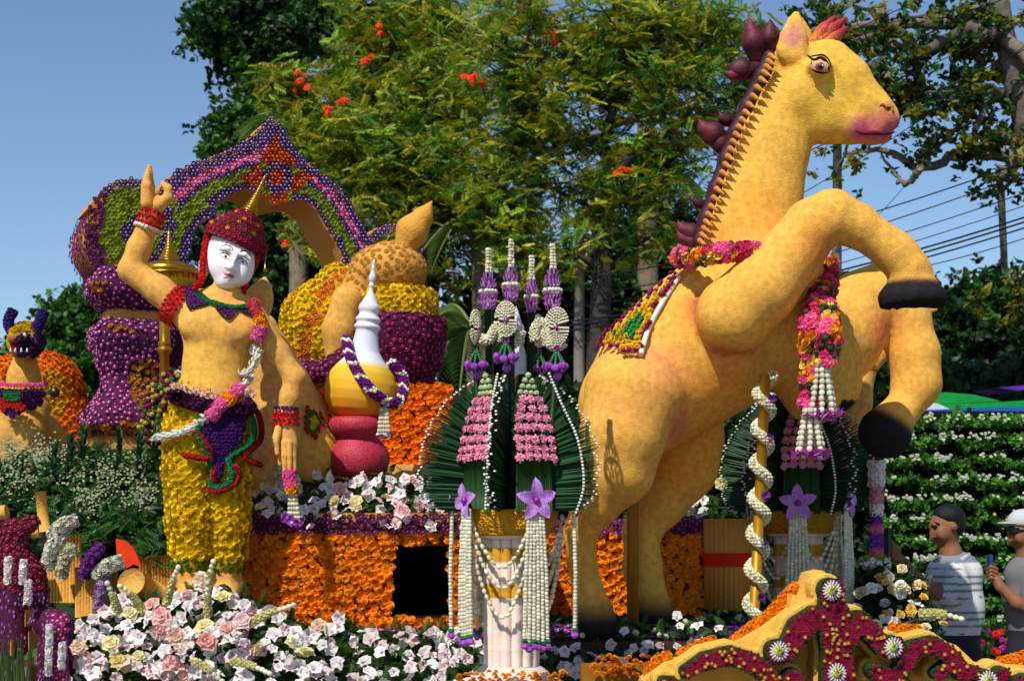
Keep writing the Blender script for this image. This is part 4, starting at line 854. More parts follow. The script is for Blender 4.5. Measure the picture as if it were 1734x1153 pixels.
# tassel held in the low hand
hg2 = thing('hand_tassel', 'small tassel of pink flowers and jasmine hanging from the dancer lowered hand', 'garland', D(490, 900, -.1))
for pl, kd, cc, ce, r, sz, nm in (([(488, 800), (492, 822)], 'carnation', c('#f050a0'), c('#ffd0e0'), 8, 7, 'pink_flower'), ([(493, 822), (494, 832)], 'pompon', AMB, YEL, 9, 6, 'yellow_flower')):
    L3 = np.array([D(a, b, -.06) for a, b in pl]); L3 = spline(L3, 6); p, n2 = rope(L3, r*u*.7, None, None, None, sz*.7*u, 6); place(hg2, nm, kd, cc, ce, mats_from(p, n2, sz*u), 30)
for o in (-8, -3, 3, 8): part('jasmine_string', string([D(496+o*.5, 834, -.06), D(497+o, 872, -.06)], 8*u, IVORY, c('#8aa45a'), .8, .9), PET, hg2)
place(hg2, 'orchid_blossom', 'orchid', c('#b04ac0'), WHITE, mats_from(np.array([D(492, 880, -.1), D(504, 884, -.08), D(484, 876, -.08)]), np.tile([0, -.8, -.4], (3, 1)), 11*u), 5)
# ================================================================ flower arch
AYW = math.radians(27); AO = P(300, 880, 9.3)
axx = np.array([math.cos(AYW), math.sin(AYW), 0]); anr = np.array([math.sin(AYW), -math.cos(AYW), 0])
def on_plane(px, py, O, nr):
    o = np.array([0, 0, EYE]); dr = P(px, py, 1.)-o; t = ((O-o)@nr)/(dr@nr); return o+dr*t
def arch3(a, b): return on_plane(a, b, AO, anr)
outer = [(170, 469), (150, 440), (141, 415), (143, 390), (150, 372), (163, 352), (150, 352), (162, 334), (177, 318), (194, 306), (222, 302), (243, 309), (262, 330), (276, 312), (295, 292), (329, 275), (360, 264), (381, 257), (416, 238), (440, 218), (461, 197), (479, 223), (499, 257), (538, 289), (572, 316), (594, 345), (610, 372), (622, 400), (640, 385), (668, 377), (700, 390), (715, 425), (712, 480), (640, 560), (560, 620), (545, 560)]
inner = [(316, 620), (310, 500), (316, 445), (322, 407), (336, 379), (361, 365), (364, 344), (385, 330), (416, 320), (444, 330), (461, 347), (486, 341), (513, 339), (534, 355), (551, 386), (569, 414), (579, 438), (586, 462), (575, 500), (545, 560)]
left_low = [(262, 560), (190, 500)]
def dens(pl, n=3):
    out = []; m = len(pl)
    for i in range(m-1):
        for k in range(n): out.append(tuple(np.array(pl[i])*(1-k/n)+np.array(pl[i+1])*k/n))
    return out+[pl[-1]]
poly = outer[:-1]+[(545, 560)]+inner[::-1][1:]+[(262, 620), (262, 560), (190, 500)]
AR = thing('flower_arch', 'pointed flower arch with purple, pink and green chrysanthemum bands behind the dancer', 'arch', P(300, 760, 9.3))
part('arch_slab', prism(poly, arch3, anr, .42, c('#c78a3c')), FOAM, AR, smooth=False)
pa = np.array(poly, float); L = lattice(pa, 7.0, .14); do = dpoly(L, outer[:-1]); di = dpoly(L, inner); t_ = do/(do+di+1e-6); x, y = L[:, 0], L[:, 1]
C_ = np.where(t_ < .27, 0, np.where(t_ < .45, 1, np.where(t_ < .57, 0, np.where(t_ < .84, 2, 0))))
lf = (x < 262)|((x < 300) & (y > 340)); C_ = np.where(lf, np.where((do < 13)|(dpoly(L, [(262, 330), (290, 380), (270, 440), (230, 430), (212, 395), (228, 372)]) < 9)|(y > 450), 0, 2), C_)
hk = (x > 625) & (do < 15); C_ = np.where((x > 625), np.where(hk, 0, 2), C_); C_ = np.where((x < 178) & (do < 26), 4, C_); C_ = np.where(y > 560, 4, C_)
sx, sy = x-466, y-302; r_ = np.hypot(sx, sy*.95); star = (np.abs(sx)**.75+np.abs(sy*.82)**.75) < 50**.75*1.22; C_ = np.where(star & (y > 225), 3, C_); C_ = np.where((np.abs(r_-20) < 6.5), 0, C_)
for gx, gy in ((443, 280), (495, 288), (448, 323), (488, 332)): C_ = np.where(np.hypot(x-gx, y-gy) < 8, 2, C_)
A3 = np.array([arch3(a, b) for a, b in L])+anr*.02; scl = S(1, 1)*A3[:, 1]
for k_, nm, kd, cc, ce, npt in ((0, 'purple_flower', 'button', c('#2e1458'), c('#b8a0c8'), 300), (1, 'pink_flower', 'button', c('#d04688'), c('#f8b8b8'), 200), (2, 'green_flower', 'pompon', c('#8a9a28'), LGREEN, 200), (3, 'red_flower', 'button', c('#96140e'), c('#f08a1a'), 80), (4, 'plum_flower', 'button', c('#561648'), c('#7a2a60'), 100)):
    mk = C_ == k_; place(AR, nm, kd, cc, ce, mats_from(A3[mk], np.tile(anr, (mk.sum(), 1)), 4.3*scl[mk]*rng.uniform(.8, 1.15, mk.sum()), tilt=.25), npt, m=PETM)
# outer side of the left hook, plum flowers on the thickness
e = np.array([arch3(a, b) for a, b in [(163, 352), (150, 372), (143, 390), (141, 415), (150, 440), (170, 469)]]); pts = []
for a, b in zip(e[:-1], e[1:]):
    for s_ in np.linspace(0, 1, 9): 
        for k_ in np.arange(.02, .42, .03): pts.append(a*(1-s_)+b*s_-anr*k_)
pts = np.array(pts); pts += rng.normal(0, .006, pts.shape); pts = pts[thin(pts, .026)]; place(AR, 'plum_flower', 'button', c('#7a2266'), c('#a04a80'), mats_from(pts-axx*.01, np.tile(-axx, (len(pts), 1)), .015), 0)
# ---------------------------------------------------------------- flower column under the arch
FC = thing('flower_column', 'bulging column clad in purple and amber chrysanthemums under the left end of the arch', 'column', P(222, 760, 9.2))
def sqcol(prof, cx_, Y, rot=.45, sq=.5): return lathe([(S(r, Y), P(0, py, Y)[2]) for py, r in prof][::-1], 44, (P(cx_, 0, Y)[0], Y, 0), c('#c9934a'), sq=sq, rot=rot)
for nm, prof in (('capital', [(462, 60), (474, 66), (490, 72), (505, 68), (520, 56), (530, 46)]), ('shaft', [(548, 52), (562, 66), (580, 66), (600, 58), (640, 46), (665, 50), (688, 66), (705, 78), (722, 80), (740, 74)])):
    V, Fc, C = sqcol(prof, 222, 9.2); part(nm, (V, Fc, c('#4a1a40')), MATTE, FC); pts, nn = scatter(V, Fc, S(7.4, 9.2), .3)
    n1 = np.sin(pts[:, 0]*7+1)+np.sin(pts[:, 2]*6.3+2)+np.sin((pts[:, 0]+pts[:, 2])*5.); xp, yp = pts[:, 0]/pts[:, 1]*F+CX, HOR-(pts[:, 2]-EYE)/pts[:, 1]*F; yl = (np.hypot((xp-200)/34, (yp-556)/11)+n1*.12 < 1) | (np.hypot((xp-245)/26, (yp-645)/42)+n1*.15 < 1) | (np.hypot((xp-168)/14, (yp-482)/12) < 1) | (yp > 718+n1*4); place(FC, 'purple_flower', 'button', c('#82286e'), c('#f0a8b8'), mats_from(pts[~yl], nn[~yl], S(4.4, 9.2)*rng.uniform(.8, 1.15, (~yl).sum()), tilt=.25), 260, m=PETM); place(FC, 'amber_flower', 'pompon', c('#c98708'), YEL, mats_from(pts[yl], nn[yl], S(4.8, 9.2), tilt=.2), 160)
for a, b, r in ((530, 547, 44), (742, 764, 70)): part('foam_block', sqcol([(a, r), (b, r)], 222, 9.2), FOAM, FC, smooth=False)
# ---------------------------------------------------------------- gold parasol
GP = thing('tiered_parasol', 'golden filigree ceremonial parasol with spire between arch and raised arm', 'parasol', P(280, 760, 8.1)); gy = 8.1; gx = P(286, 0, gy)[0]
def gl_(prof, seg=28, cx_=None): return lathe([(S(r, gy), P(0, py, gy)[2]) for py, r in prof][::-1], seg, (gx if cx_ is None else P(cx_, 0, gy)[0], gy, 0))
pr = [(444, 26)]; yy, rr = 440, 18
for i in range(9): pr += [(yy, rr*.75), (yy-2, rr), (yy-4, rr*.95), (yy-5, rr*.7)]; yy -= 5; rr *= .8
part('spire', gl_(pr+[(yy-14, .4)]), GOLD, GP); part('canopy', gl_([(490, 44), (466, 46), (464, 50), (458, 50), (452, 44), (444, 24), (442, 10)]), GOLD, GP); part('canopy_rim', gl_([(466, 48), (462, 51), (457, 51), (455, 47)]), GOLD, GP)
for i in range(48):
    a = i*2*PI/48; dv = np.array([math.cos(a), math.sin(a), 0]); p0 = np.array([gx, gy, 0])+dv*S(47, gy); 
    for tw in (-.07, .07):
        d2 = np.array([math.cos(a+tw), math.sin(a+tw), 0]); q0 = p0.copy(); q0[2] = P(0, 462, gy)[2]; q1 = np.array([gx, gy, 0])+d2*S(42, gy); q1[2] = P(0, 494, gy)[2]
        if i % 2 == 0: part('fringe_drop', tube([q0, q1], S(.9, gy), 4, c('#b8861f')), GOLD, GP)
part('pole', gl_([(790, 8), (600, 8.5), (596, 12), (590, 13), (586, 9), (584, 12), (578, 9), (480, 8)], 16, 279), GOLD, GP)
# ---------------------------------------------------------------- crouching foam creature behind the dancer
CY = 7.75
CB = thing('creature_statue', 'crouching smooth foam creature behind the dancer hip with pointed topknot and small saddle cloth', 'sculpture', P(490, 810, CY))
q = SDF(.02, .08); X = lambda x, y, r, dy=0.: (P(x, y, CY+dy), S(r, CY+dy))
q.chain([X(440, 560, 32), X(452, 620, 48), X(470, 700, 52), X(475, 770, 52)], sy=.8); q.chain([X(520, 790, 50), X(520, 750, 46), X(505, 700, 40), X(498, 650, 28)], sy=.9); q.chain([X(440, 820, 22, -.2), X(448, 760, 26, -.2)], .05); q.ell(P(532, 770, CY), (S(40, CY), .16, S(48, CY)), k=.06)
V, Fc = q.build(); part('body', (V, Fc, paint(V, c('#dba255'), [(P(560, 760, CY-.1), .3, c('#d7a63c'), .6)])), FUR, CB); CSf = Surf(V, Fc)
q = SDF(.012, .03); q.chain([X(437, 520, 23, -.25), X(441, 500, 21, -.25), X(446, 486, 10, -.25), X(449, 470, 3, -.25)]); q.chain([X(437, 545, 18, -.1), X(437, 520, 20, -.2)]); V, Fc = q.build(); part('topknot', (V, Fc, c('#dba255')), FUR, CB)
part('topknot_bead', lathe([(S(4, CY), P(0, 474, CY)[2]), (S(2, CY), P(0, 468, CY)[2]), (S(.4, CY), P(0, 455, CY)[2])], 10, (P(449, 0, CY-.25)[0], CY-.25, 0)), GOLD, CB)
pg = np.array([(517, 690), (540, 700), (550, 720), (532, 746), (514, 728)], float); L = lattice(pg, 6); dd = dpoly(L, pg, True); SD = thing('small_saddle_cloth', 'small yellow green and red flower cloth lying on the crouching creature rump', 'cloth', P(530, 745, CY-.3))
H_ = [CSf.hit(a, b, .02, CY-.2) for a, b in L]; pt = np.array([h_[0] for h_ in H_]); n3 = np.array([h_[1] for h_ in H_])
for lo_, hi_, nm, cc, ce in ((-1, 4, 'red_flower', RED*.8, RED), (4, 10, 'green_flower', c('#1a7a3a'), c('#2fa050')), (10, 99, 'yellow_flower', YEL, ORA)):
    m_ = (dd > lo_) & (dd <= hi_)
    if m_.any(): place(SD, nm, 'bud', cc, ce, mats_from(pt[m_], n3[m_], S(3.8, CY)), 60)
# ---------------------------------------------------------------- vase
VY = 7.75
vz = lambda py: P(0, py, VY)[2]; base = P(606, 712, VY); tipv = P(634, 435, VY); av = tipv-base; Mv = Vector(av/np.linalg.norm(av)).to_track_quat('Z', 'Y').to_matrix().to_4x4()
VB = thing('spired_vase', 'yellow round vase with white ringed spire and orange base tied with a garland', 'vase', base)
body = [(712, 26), (704, 42), (694, 52), (680, 59), (664, 61.5), (648, 60), (632, 54), (620, 45), (608, 34), (596, 26), (580, 22), (564, 19), (558, 19), (556, 22), (552, 23), (548, 19), (545, 18), (543, 21), (539, 22), (536, 18), (530, 15), (524, 18), (518, 18), (510, 13), (500, 8), (493, 4.5), (486, 3), (484, 5), (481, 5), (478, 3), (474, 5.5), (468, 6.5), (461, 4), (456, 2.4), (454, 3.4), (451, 3.4), (448, 2), (446, 2.8), (442, 2.8), (438, .5)]
ys = np.array([b[0] for b in body], float); prof = []; yd = np.arange(712, 437, -1.5); rd_ = np.interp(-yd, -ys, [b[1] for b in body]); rd_ = np.convolve(np.r_[rd_[:1], rd_, rd_[-1:]], [.25, .5, .25], 'valid')
col_ = []
for y_ in yd:
    if y_ < 612: cc = c('#dcdfe6')
    elif y_ < 624: t = (y_-612)/12; cc = c('#dcdfe6')*(1-t)+c('#e8c030')*t
    elif y_ < 680: t = (y_-624)/56; cc = c('#e8c030')*(1-t)+c('#e8a21a')*t
    else: t = (y_-680)/32; cc = c('#e8a21a')*(1-t)+c('#ee6a0a')*t
    col_.append(cc)
part('body', lathe([(S(r, VY), S(712-y_, VY)) for r, y_ in zip(rd_, yd)], 44, base, np.array(col_), M=Mv), mat('ribbed_thread', None, .6, vary=.08, stripes=('Z', 60, 1.5, .35)), VB)
VP = thing('vase_stand', 'pink glittering round stand under the yellow vase', 'stand', P(608, 800, VY))
part('stand', lathe([(S(r, VY), vz(y_)) for y_, r in [(806, 42), (795, 50), (780, 54), (765, 52), (752, 44), (742, 36), (738, 36), (734, 50), (722, 53), (712, 52), (707, 44), (706, 24)]], 40, (P(606, 0, VY)[0], VY, 0), c('#b0283e')), GLIT, VP)
VG = thing('vase_garland', 'purple and white garland looped over the yellow vase with a jasmine tassel', 'garland', P(650, 740, VY-.2))
for pl in ([P(586, 574, VY-.05), P(594, 606, VY-.14), P(612, 640, VY-.21), P(632, 664, VY-.22), P(650, 678, VY-.16)], [P(650, 682, VY-.15), P(676, 680, VY-.1), P(684, 655, VY-.02), P(680, 632, VY), P(668, 618, VY-.02), P(658, 616, VY-.02)]):
    p, n2 = rope(spline(pl, 40), S(6, VY), None, None, None, S(3.6, VY), 7); wh = (np.arange(len(p)) % 7+np.arange(len(p))//7) % 7 < 2
    place(VG, 'purple_flower', 'bud', c('#7a1f7e'), c('#b45ac0'), mats_from(p[~wh], n2[~wh], S(3.8, VY)), 130); place(VG, 'white_bud', 'bud', IVORY, WHITE, mats_from(p[wh], n2[wh], S(3.6, VY)), 70)
for o in (-9, -5, 0, 5, 9): part('jasmine_string', string([P(650+o*.4, 690, VY-.16), P(650+o, 732, VY-.16)], S(8, VY), IVORY, c('#8aa45a'), .8, .8), PET, VG)
place(VG, 'orchid_blossom', 'orchid', c('#a04ac0'), WHITE, mats_from(np.array([P(642, 736, VY-.18), P(652, 738, VY-.2), P(660, 734, VY-.16)]), np.tile([0, -.5, -.9], (3, 1)), S(8, VY)), 4)
# ---------------------------------------------------------------- seated figure seen from behind, on its bowl
BY = 8.7
BW = thing('lotus_bowl', 'huge maroon flower covered bowl holding the curled foam head', 'bowl', P(670, 660, BY)); bx = P(670, 0, BY)[0]
V, Fc, C = lathe([(S(r, BY), P(0, py, BY)[2]) for py, r in [(664, 44), (650, 58), (625, 72), (595, 81), (565, 86), (548, 86), (540, 82)]], 40, (bx, BY, 0), c('#4a0f30')); part('bowl', (V, Fc, C), MATTE, BW)
pts, nn = scatter(V, Fc, S(7.5, BY), .3); place(BW, 'maroon_flower', 'button', c('#7a1648'), c('#b05078'), mats_from(pts, nn, S(4.4, BY)*rng.uniform(.8, 1.15, len(pts)), tilt=.25), 300, m=PETM)
q = SDF(.02, .04); q.chain([(P(610, 590, BY-.3), S(20, BY)), (P(560, 625, BY-.35), S(17, BY)), (P(515, 632, BY-.3), S(18, BY)), (P(510, 648, BY-.3), S(16, BY))]); V, Fc = q.build(); part('bowl_lip', (V, Fc, c('#4a0f30')), MATTE, BW); pts, nn = scatter(V, Fc, S(7.5, BY), .4); place(BW, 'maroon_flower', 'button', c('#7a1648'), c('#c07090'), mats_from(pts, nn, S(4.4, BY), tilt=.1), 90)
BH = thing('curled_head', 'round foam head covered with spiral curls and a tilted pointed topknot', 'sculpture', P(665, 545, BY))
V, Fc, C = lathe([(S(r, BY), P(0, py, BY)[2]) for py, r in [(548, 62), (540, 66), (500, 66), (494, 60), (492, 20)]], 36, (P(672, 0, BY)[0], BY, 0), c('#b88a10')); part('collar_ring', (V, Fc, C), MATTE, BH); pts, nn = scatter(V, Fc, S(8, BY), .35); place(BH, 'yellow_flower', 'pompon', c('#f8d000'), c('#ffd21a'), mats_from(pts, nn, S(6, BY)), 160)
q = SDF(.02, .06); q.ell(P(664, 457, BY-.05), (S(59, BY), S(56, BY), S(47, BY))); q.chain([(P(625, 460, BY-.02), S(34, BY)), (P(600, 520, BY-.05), S(34, BY)), (P(585, 560, BY-.1), S(30, BY))]); V, Fc = q.build(); part('head', (V, Fc, c('#cf9540')), FOAM, BH)
pts, nn = scatter(V, Fc, S(9.5, BY), .3)
def spiral():
    a = np.linspace(0, 4.2*PI, 26); r = .12+.75*a/(4.2*PI); return tube(np.stack([r*np.cos(a), r*np.sin(a), .2*(1-r)+.05], -1), .13, 4, c('#cf9540'))
PROTO[('curl',)] = [[spiral(), None]]*1
def place_curls(parent, M):
    me = mk_mesh('curl', *PROTO[('curl',)][0][0], FOAM); o_ = org(parent)
    for m in M: m = m.copy(); m[:3, 3] -= o_; o = bpy.data.objects.new('curl', me); link(o, parent); o.matrix_basis = Matrix(m.tolist())
place_curls(BH, mats_from(pts[:300], nn[:300], S(6., BY), tilt=.05))
q = SDF(.014, .02); q.chain([(P(688, 415, BY-.1), S(20, BY)), (P(698, 392, BY-.1), S(27, BY)), (P(716, 368, BY-.1), S(17, BY)), (P(731, 342, BY-.1), S(3, BY))])
for a in range(5): an = a*1.25; o_ = np.array([math.cos(an), math.sin(an), .1])*S(15, BY); q.cone(P(694, 408, BY-.1)+o_, P(712, 372, BY-.1)+o_*.75, S(10, BY), S(4, BY), .01)
V, Fc = q.build(); part('topknot', (V, Fc, c('#d0953c')), FOAM, BH)
RB = thing('draped_robe', 'yellow flower robe with an orange band over smooth foam shoulder left of the bowl', 'sculpture', P(530, 650, BY))
q = SDF(.022, .05); q.chain([(P(572, 478, BY+.12), S(30, BY)), (P(530, 540, BY+.12), S(50, BY)), (P(505, 600, BY+.1), S(34, BY))]); q.chain([(P(585, 500, BY+.1), S(34, BY)), (P(560, 580, BY+.1), S(45, BY))]); V, Fc = q.build(); part('robe', (V, Fc, c('#b88a10')), MATTE, RB); RS_ = Surf(V, Fc)
pts, nn = scatter(V, Fc, S(8.2, BY), .35); x_ = pts[:, 0]/pts[:, 1]*F+CX; y_ = HOR-(pts[:, 2]-EYE)/pts[:, 1]*F; dl = dpoly(np.stack([x_, y_], -1), [(600, 462), (560, 478), (540, 510), (520, 560), (510, 612)]); ob = dl < 10
place(RB, 'yellow_flower', 'pompon', c('#f8d000'), c('#ffd21a'), mats_from(pts[~ob], nn[~ob], S(6, BY)), 200); place(RB, 'orange_flower', 'button', c('#d0640c'), c('#e88a20'), mats_from(pts[ob], nn[ob], S(5.4, BY)), 100)
q = SDF(.02, .05); q.chain([(P(588, 510, BY-.15), S(27, BY)), (P(576, 560, BY-.15), S(28, BY)), (P(572, 600, BY-.15), S(22, BY))]); V, Fc = q.build(); part('shoulder', (V, Fc, c('#d79f4a')), FUR, RB)
for i, (a, b) in enumerate(((474, 578), (496, 608), (481, 600))): solo('green_ball', lathe([(S(6*math.sin(t_)+.01, 8.1), -S(6*math.cos(t_), 8.1)) for t_ in np.linspace(0.05, PI-.05, 9)], 12, P(a, b, 8.1), c('#1e4a20')), GLOSS, ['upper dark green ball beside the yellow robe', 'lower dark green ball beside the yellow robe', 'middle dark green ball beside the yellow robe'][i], 'ball')
# ---------------------------------------------------------------- pedestals clad with marigolds
def wall_flowers(par, rects, Y, sp, col, cen, nm, npart, kind='pompon', hole=None, size=.62, nrm=(0, -1, 0)):
    for (x0, y0, x1, y1) in rects:
        L = lattice([(x0, y0), (x1, y0), (x1, y1), (x0, y1)], sp)
        if hole is not None: L = L[~inpoly(L, hole)]
        if len(L): pt = np.array([P(a, b, Y) for a, b in L]); place(par, nm, kind, col, cen, mats_from(pt+rng.normal(0, .006, pt.shape), np.tile(nrm, (len(pt), 1)), S(sp*size, Y)*rng.uniform(.85, 1.15, len(pt)), tilt=.22), npart)
MARI, MARD = c('#ff940a'), c('#ffa81a')
PE = thing('marigold_pedestal', 'wide pedestal clad in orange marigolds with a square black opening at its right', 'pedestal', P(600, 1060, 7.38)); PY_ = 7.38
hole = np.array([(668, 930), (680, 922), (760, 915), (765, 1046), (664, 1048), (660, 1000)], float)
dkc = c('#8a3a08')
def slab(x0, y0, x1, y1, Ya, Yb, col): a = P(x0, y1, Ya); b = P(x1, y0, Ya); return box((a[0], Ya, a[2]), (b[0], Yb, b[2]), col)
part('front_wall', join([slab(405, 882, 664, 1062, PY_+.03, PY_+1.3, dkc), slab(664, 882, 765, 924, PY_+.03, PY_+1.3, dkc), slab(765, 882, 905, 1062, PY_+.03, PY_+1.3, dkc), slab(664, 1046, 765, 1062, PY_+.03, PY_+1.3, dkc), slab(655, 915, 775, 1052, PY_+1.2, PY_+1.32, c('#050505'))]), MATTE, PE, smooth=False)
part('opening_lining', join([slab(661, 922, 664.3, 1048, PY_+.035, PY_+1.2, c('#060505')), slab(764.7, 922, 768, 1048, PY_+.035, PY_+1.2, c('#060505')), slab(664.3, 921, 764.7, 924.3, PY_+.035, PY_+1.2, c('#060505')), slab(664.3, 1045.8, 764.7, 1048, PY_+.035, PY_+1.2, c('#060505'))]), MATTE, PE, smooth=False)
wall_flowers(PE, [(405, 903, 905, 1064)], PY_, 12.5, MARI, MARD, 'marigold', 300, hole=hole)
wall_flowers(PE, [(405, 872, 905, 903)], PY_-.03, 9, c('#561440'), c('#9a4a78'), 'maroon_flower', 150, 'button', size=.6)
part('upper_deck', slab(400, 868, 905, 884, PY_-.0, PY_+1.6, c('#b98544')), FOAM, PE, smooth=False)
P2 = thing('marigold_pedestal', 'bright orange marigold pedestal seen behind the horse hind legs', 'pedestal', P(1050, 1050, 7.95))
part('core', slab(905, 884, 1190, 1040, 7.99, 9., dkc), MATTE, P2, smooth=False); wall_flowers(P2, [(905, 903, 1190, 1036)], 7.95, 12, c('#ff9c10'), c('#ffb030'), 'marigold', 280)
wall_flowers(P2, [(905, 876, 1190, 903)], 7.93, 9, c('#6a1a5e'), c('#a45aa0'), 'maroon_flower', 90, 'button')
P3 = thing('marigold_pedestal', 'upper orange marigold block standing behind the yellow vase', 'pedestal', P(640, 790, 8.5)); part('core', slab(520, 650, 765, 800, 8.54, 9.4, dkc), MATTE, P3, smooth=False); wall_flowers(P3, [(520, 650, 765, 790)], 8.5, 10.5, c('#ff8a06'), c('#ffa020'), 'marigold', 280)
part('foam_step', slab(560, 786, 830, 806, 8.3, 9.3, c('#d8a65c')), FOAM, P3, smooth=False)
# bundles: corrugated foam drum with a red band, and panels at the left
def drum(label, x, y0, y1, r, Y, band_=None, col=c('#c98a3c'), cat='drum', lean=0.):
    b = thing('ribbed_drum', label, cat, P(x, y1, Y)); g_ = lathe([(S(r, Y), P(0, y1, Y)[2]), (S(r, Y), P(0, (y0+y1)/2, Y)[2]), (S(r*1.02, Y), P(0, y0, Y)[2])], 120, (P(x, 0, Y)[0], Y, 0), col, lobes=30, lobe=.025); part('ribbed_wall', g_, FOAM, b)
    if band_: part('red_band', lathe([(S(r*1.05, Y), P(0, band_[1], Y)[2]), (S(r*1.05, Y), P(0, band_[0], Y)[2])], 60, (P(x, 0, Y)[0], Y, 0), c('#d82410'), cap=False), MATTE, b)
    return b
drum('ribbed yellow foam drum with red band right of the marigold pedestal', 1235, 878, 1030, 42, 7.9, (935, 958))
# purple floor tray
tr_ = thing('flower_floor', 'flat floor of purple and pink flower heads round the statue feet', 'platform', P(800, 1070, 7.3)); part('deck', box((P(440, 0, 7.2)[0], 6.85, P(0, 1092, 6.9)[2]-1.), (P(1330, 0, 7.6)[0], 7.76, P(0, 1071, 7.4)[2]), c('#3c2a20')), MATTE, tr_, smooth=False)
zf = P(0, 1071, 7.4)[2]+.012; n = 5200; pt = np.stack([rng.uniform(P(440, 0, 7.2)[0], P(1280, 0, 7.2)[0], n), rng.uniform(6.9, 7.72, n), np.full(n, zf)], -1); pt = pt[thin(pt, .04)]; pk_ = np.sin(pt[:, 0]*5)+np.sin(pt[:, 1]*9) > .2
place(tr_, 'pink_flower', 'button', c('#b04a9a'), c('#e8a0d0'), mats_from(pt[pk_], np.tile([0, 0, 1.], (pk_.sum(), 1)), .026), 100); place(tr_, 'purple_flower', 'bud', c('#5a2a7a'), c('#8a5aa8'), mats_from(pt[~pk_], np.tile([0, 0, 1.], ((~pk_).sum(), 1)), .022), 100)
# ================================================================ offering tower (fan tray on a column), built once and copied
RY = 6.2; rx = 866
ru = S(1, RY); O_ = P(rx, 880, RY)
def L3(x, y, d=0.): return O_+np.array([x*ru, d*ru, (880-y)*ru])      # x right, y photo row, d depth (px units)
BS = thing('offering_tower', 'near offering tower of leaf fans and pink carnation tiers on a white fluted column', 'offering tower', L3(0, 1153))
cream = c('#e6d3c4')
def lt(prof, col, seg=40, cx_=0, cd=0, **k): return lathe([(r*ru, L3(0, y)[2]) for y, r in prof][::-1], seg, (L3(cx_, 0)[0], O_[1]+cd*ru, 0), col, **k)
for i in range(14):
    a = i*2*PI/14; cx_, cd = 38*math.cos(a), 38*math.sin(a); pr_ = []; 
    for y in np.arange(904, 1136, 3.): ribbed = 955 < y < 985 or 1000 < y < 1100; pr_.append((y, 9.6+(.7 if (int(y/3) % 2 and ribbed) else 0)))
    cols_ = np.array([c('#c9952a') if (925 < y < 952 or 985 < y < 1010) else cream for y, r in pr_])[::-1]
    part('column_tube', lt(pr_, cols_, 9, cx_, cd), MATTE, BS)
part('column_core', lt([(900, 31), (1140, 31)], cream*.6), MATTE, BS)
part('column_cap', lt([(912, 52), (908, 60), (896, 64), (890, 64), (888, 58)], c('#e8c8b4')), MATTE, BS)
part('column_base', lt([(1170, 96), (1156, 92), (1150, 84), (1148, 70), (1136, 62), (1128, 52), (1124, 44)], cream), mat('ribbed_cream', None, .8, vary=.08, stripes=('Z', 55, .5, .5)), BS)
part('gold_tray', lt([(906, 62), (900, 70), (884, 76), (868, 80), (864, 82), (862, 78)], c('#b8861f')), mat('gold_foil', c('#c9931c'), .38, metal=.75, bump=.9, bscale=90, vary=.2, vscale=20, dist=.03), BS)
for i in range(10):
    a = i*2*PI/10+.2; x0, x1 = a-.16, a+.16; V = [];
    for (aa, y, r) in ((x0, 866, 81), (x1, 866, 81), ((x0+x1)/2+.1, 902, 69), ((x0+x1)/2-.1, 902, 69)): V.append(L3(math.cos(aa)*r, y, math.sin(aa)*r))
    V = np.array(V); V = np.vstack([V, V-(V-np.array([O_[0], O_[1], 0]))*[.04, .04, 0]]); part('foil_panel', (V, np.array([(0, 3, 2), (0, 2, 1), (4, 5, 6), (4, 6, 7), (0, 1, 5), (0, 5, 4), (1, 2, 6), (1, 6, 5), (2, 3, 7), (2, 7, 6)]), c('#d8a42a')), MATS['gold_foil'], BS, smooth=False)
def pol(r, az, y): return L3(r*math.cos(az), y, r*math.sin(az))
FAN = [math.radians(a) for a in (-103, -24, -168, 46, 122)]
PAN = [math.radians(a) for a in (-140, -60, 10, 82, 165)]
tipc = np.array([(0, 132, 862), (.14, 150, 838), (.3, 156, 800), (.46, 152, 758), (.62, 138, 718), (.76, 112, 682), (.88, 80, 656), (1, 52, 640)])
gf = c('#22502a')
for az in FAN:
    gs = []; beads = []; n = 96
    for i in range(n):
        t = i/(n-1); r = np.interp(t, tipc[:, 0], tipc[:, 1])*rng.uniform(.97, 1.03); y = np.interp(t, tipc[:, 0], tipc[:, 2]); r0 = 22; y0 = 866-150*t**.9; az_ = az+rng.uniform(-.06, .06)
        p0, p1 = pol(r0, az_, y0), pol(r, az_, y); gs.append(tube([p0, p0*.4+p1*.6, p1], [3.2*ru, 3.*ru, .5*ru], 5, gf*rng.uniform(.7, 1.5), cap=False)); beads.append(p1) if i % 2 else None
    part('leaf_fan', join(gs), LEAF, BS, smooth=True)
    b_ = np.array(beads); part('fan_beads', joined(proto('bud', WHITE, WHITE), mats_from(b_, np.tile([0, -.3, .9], (len(b_), 1)), 2.6*ru)), PET, BS, kind='stuff')
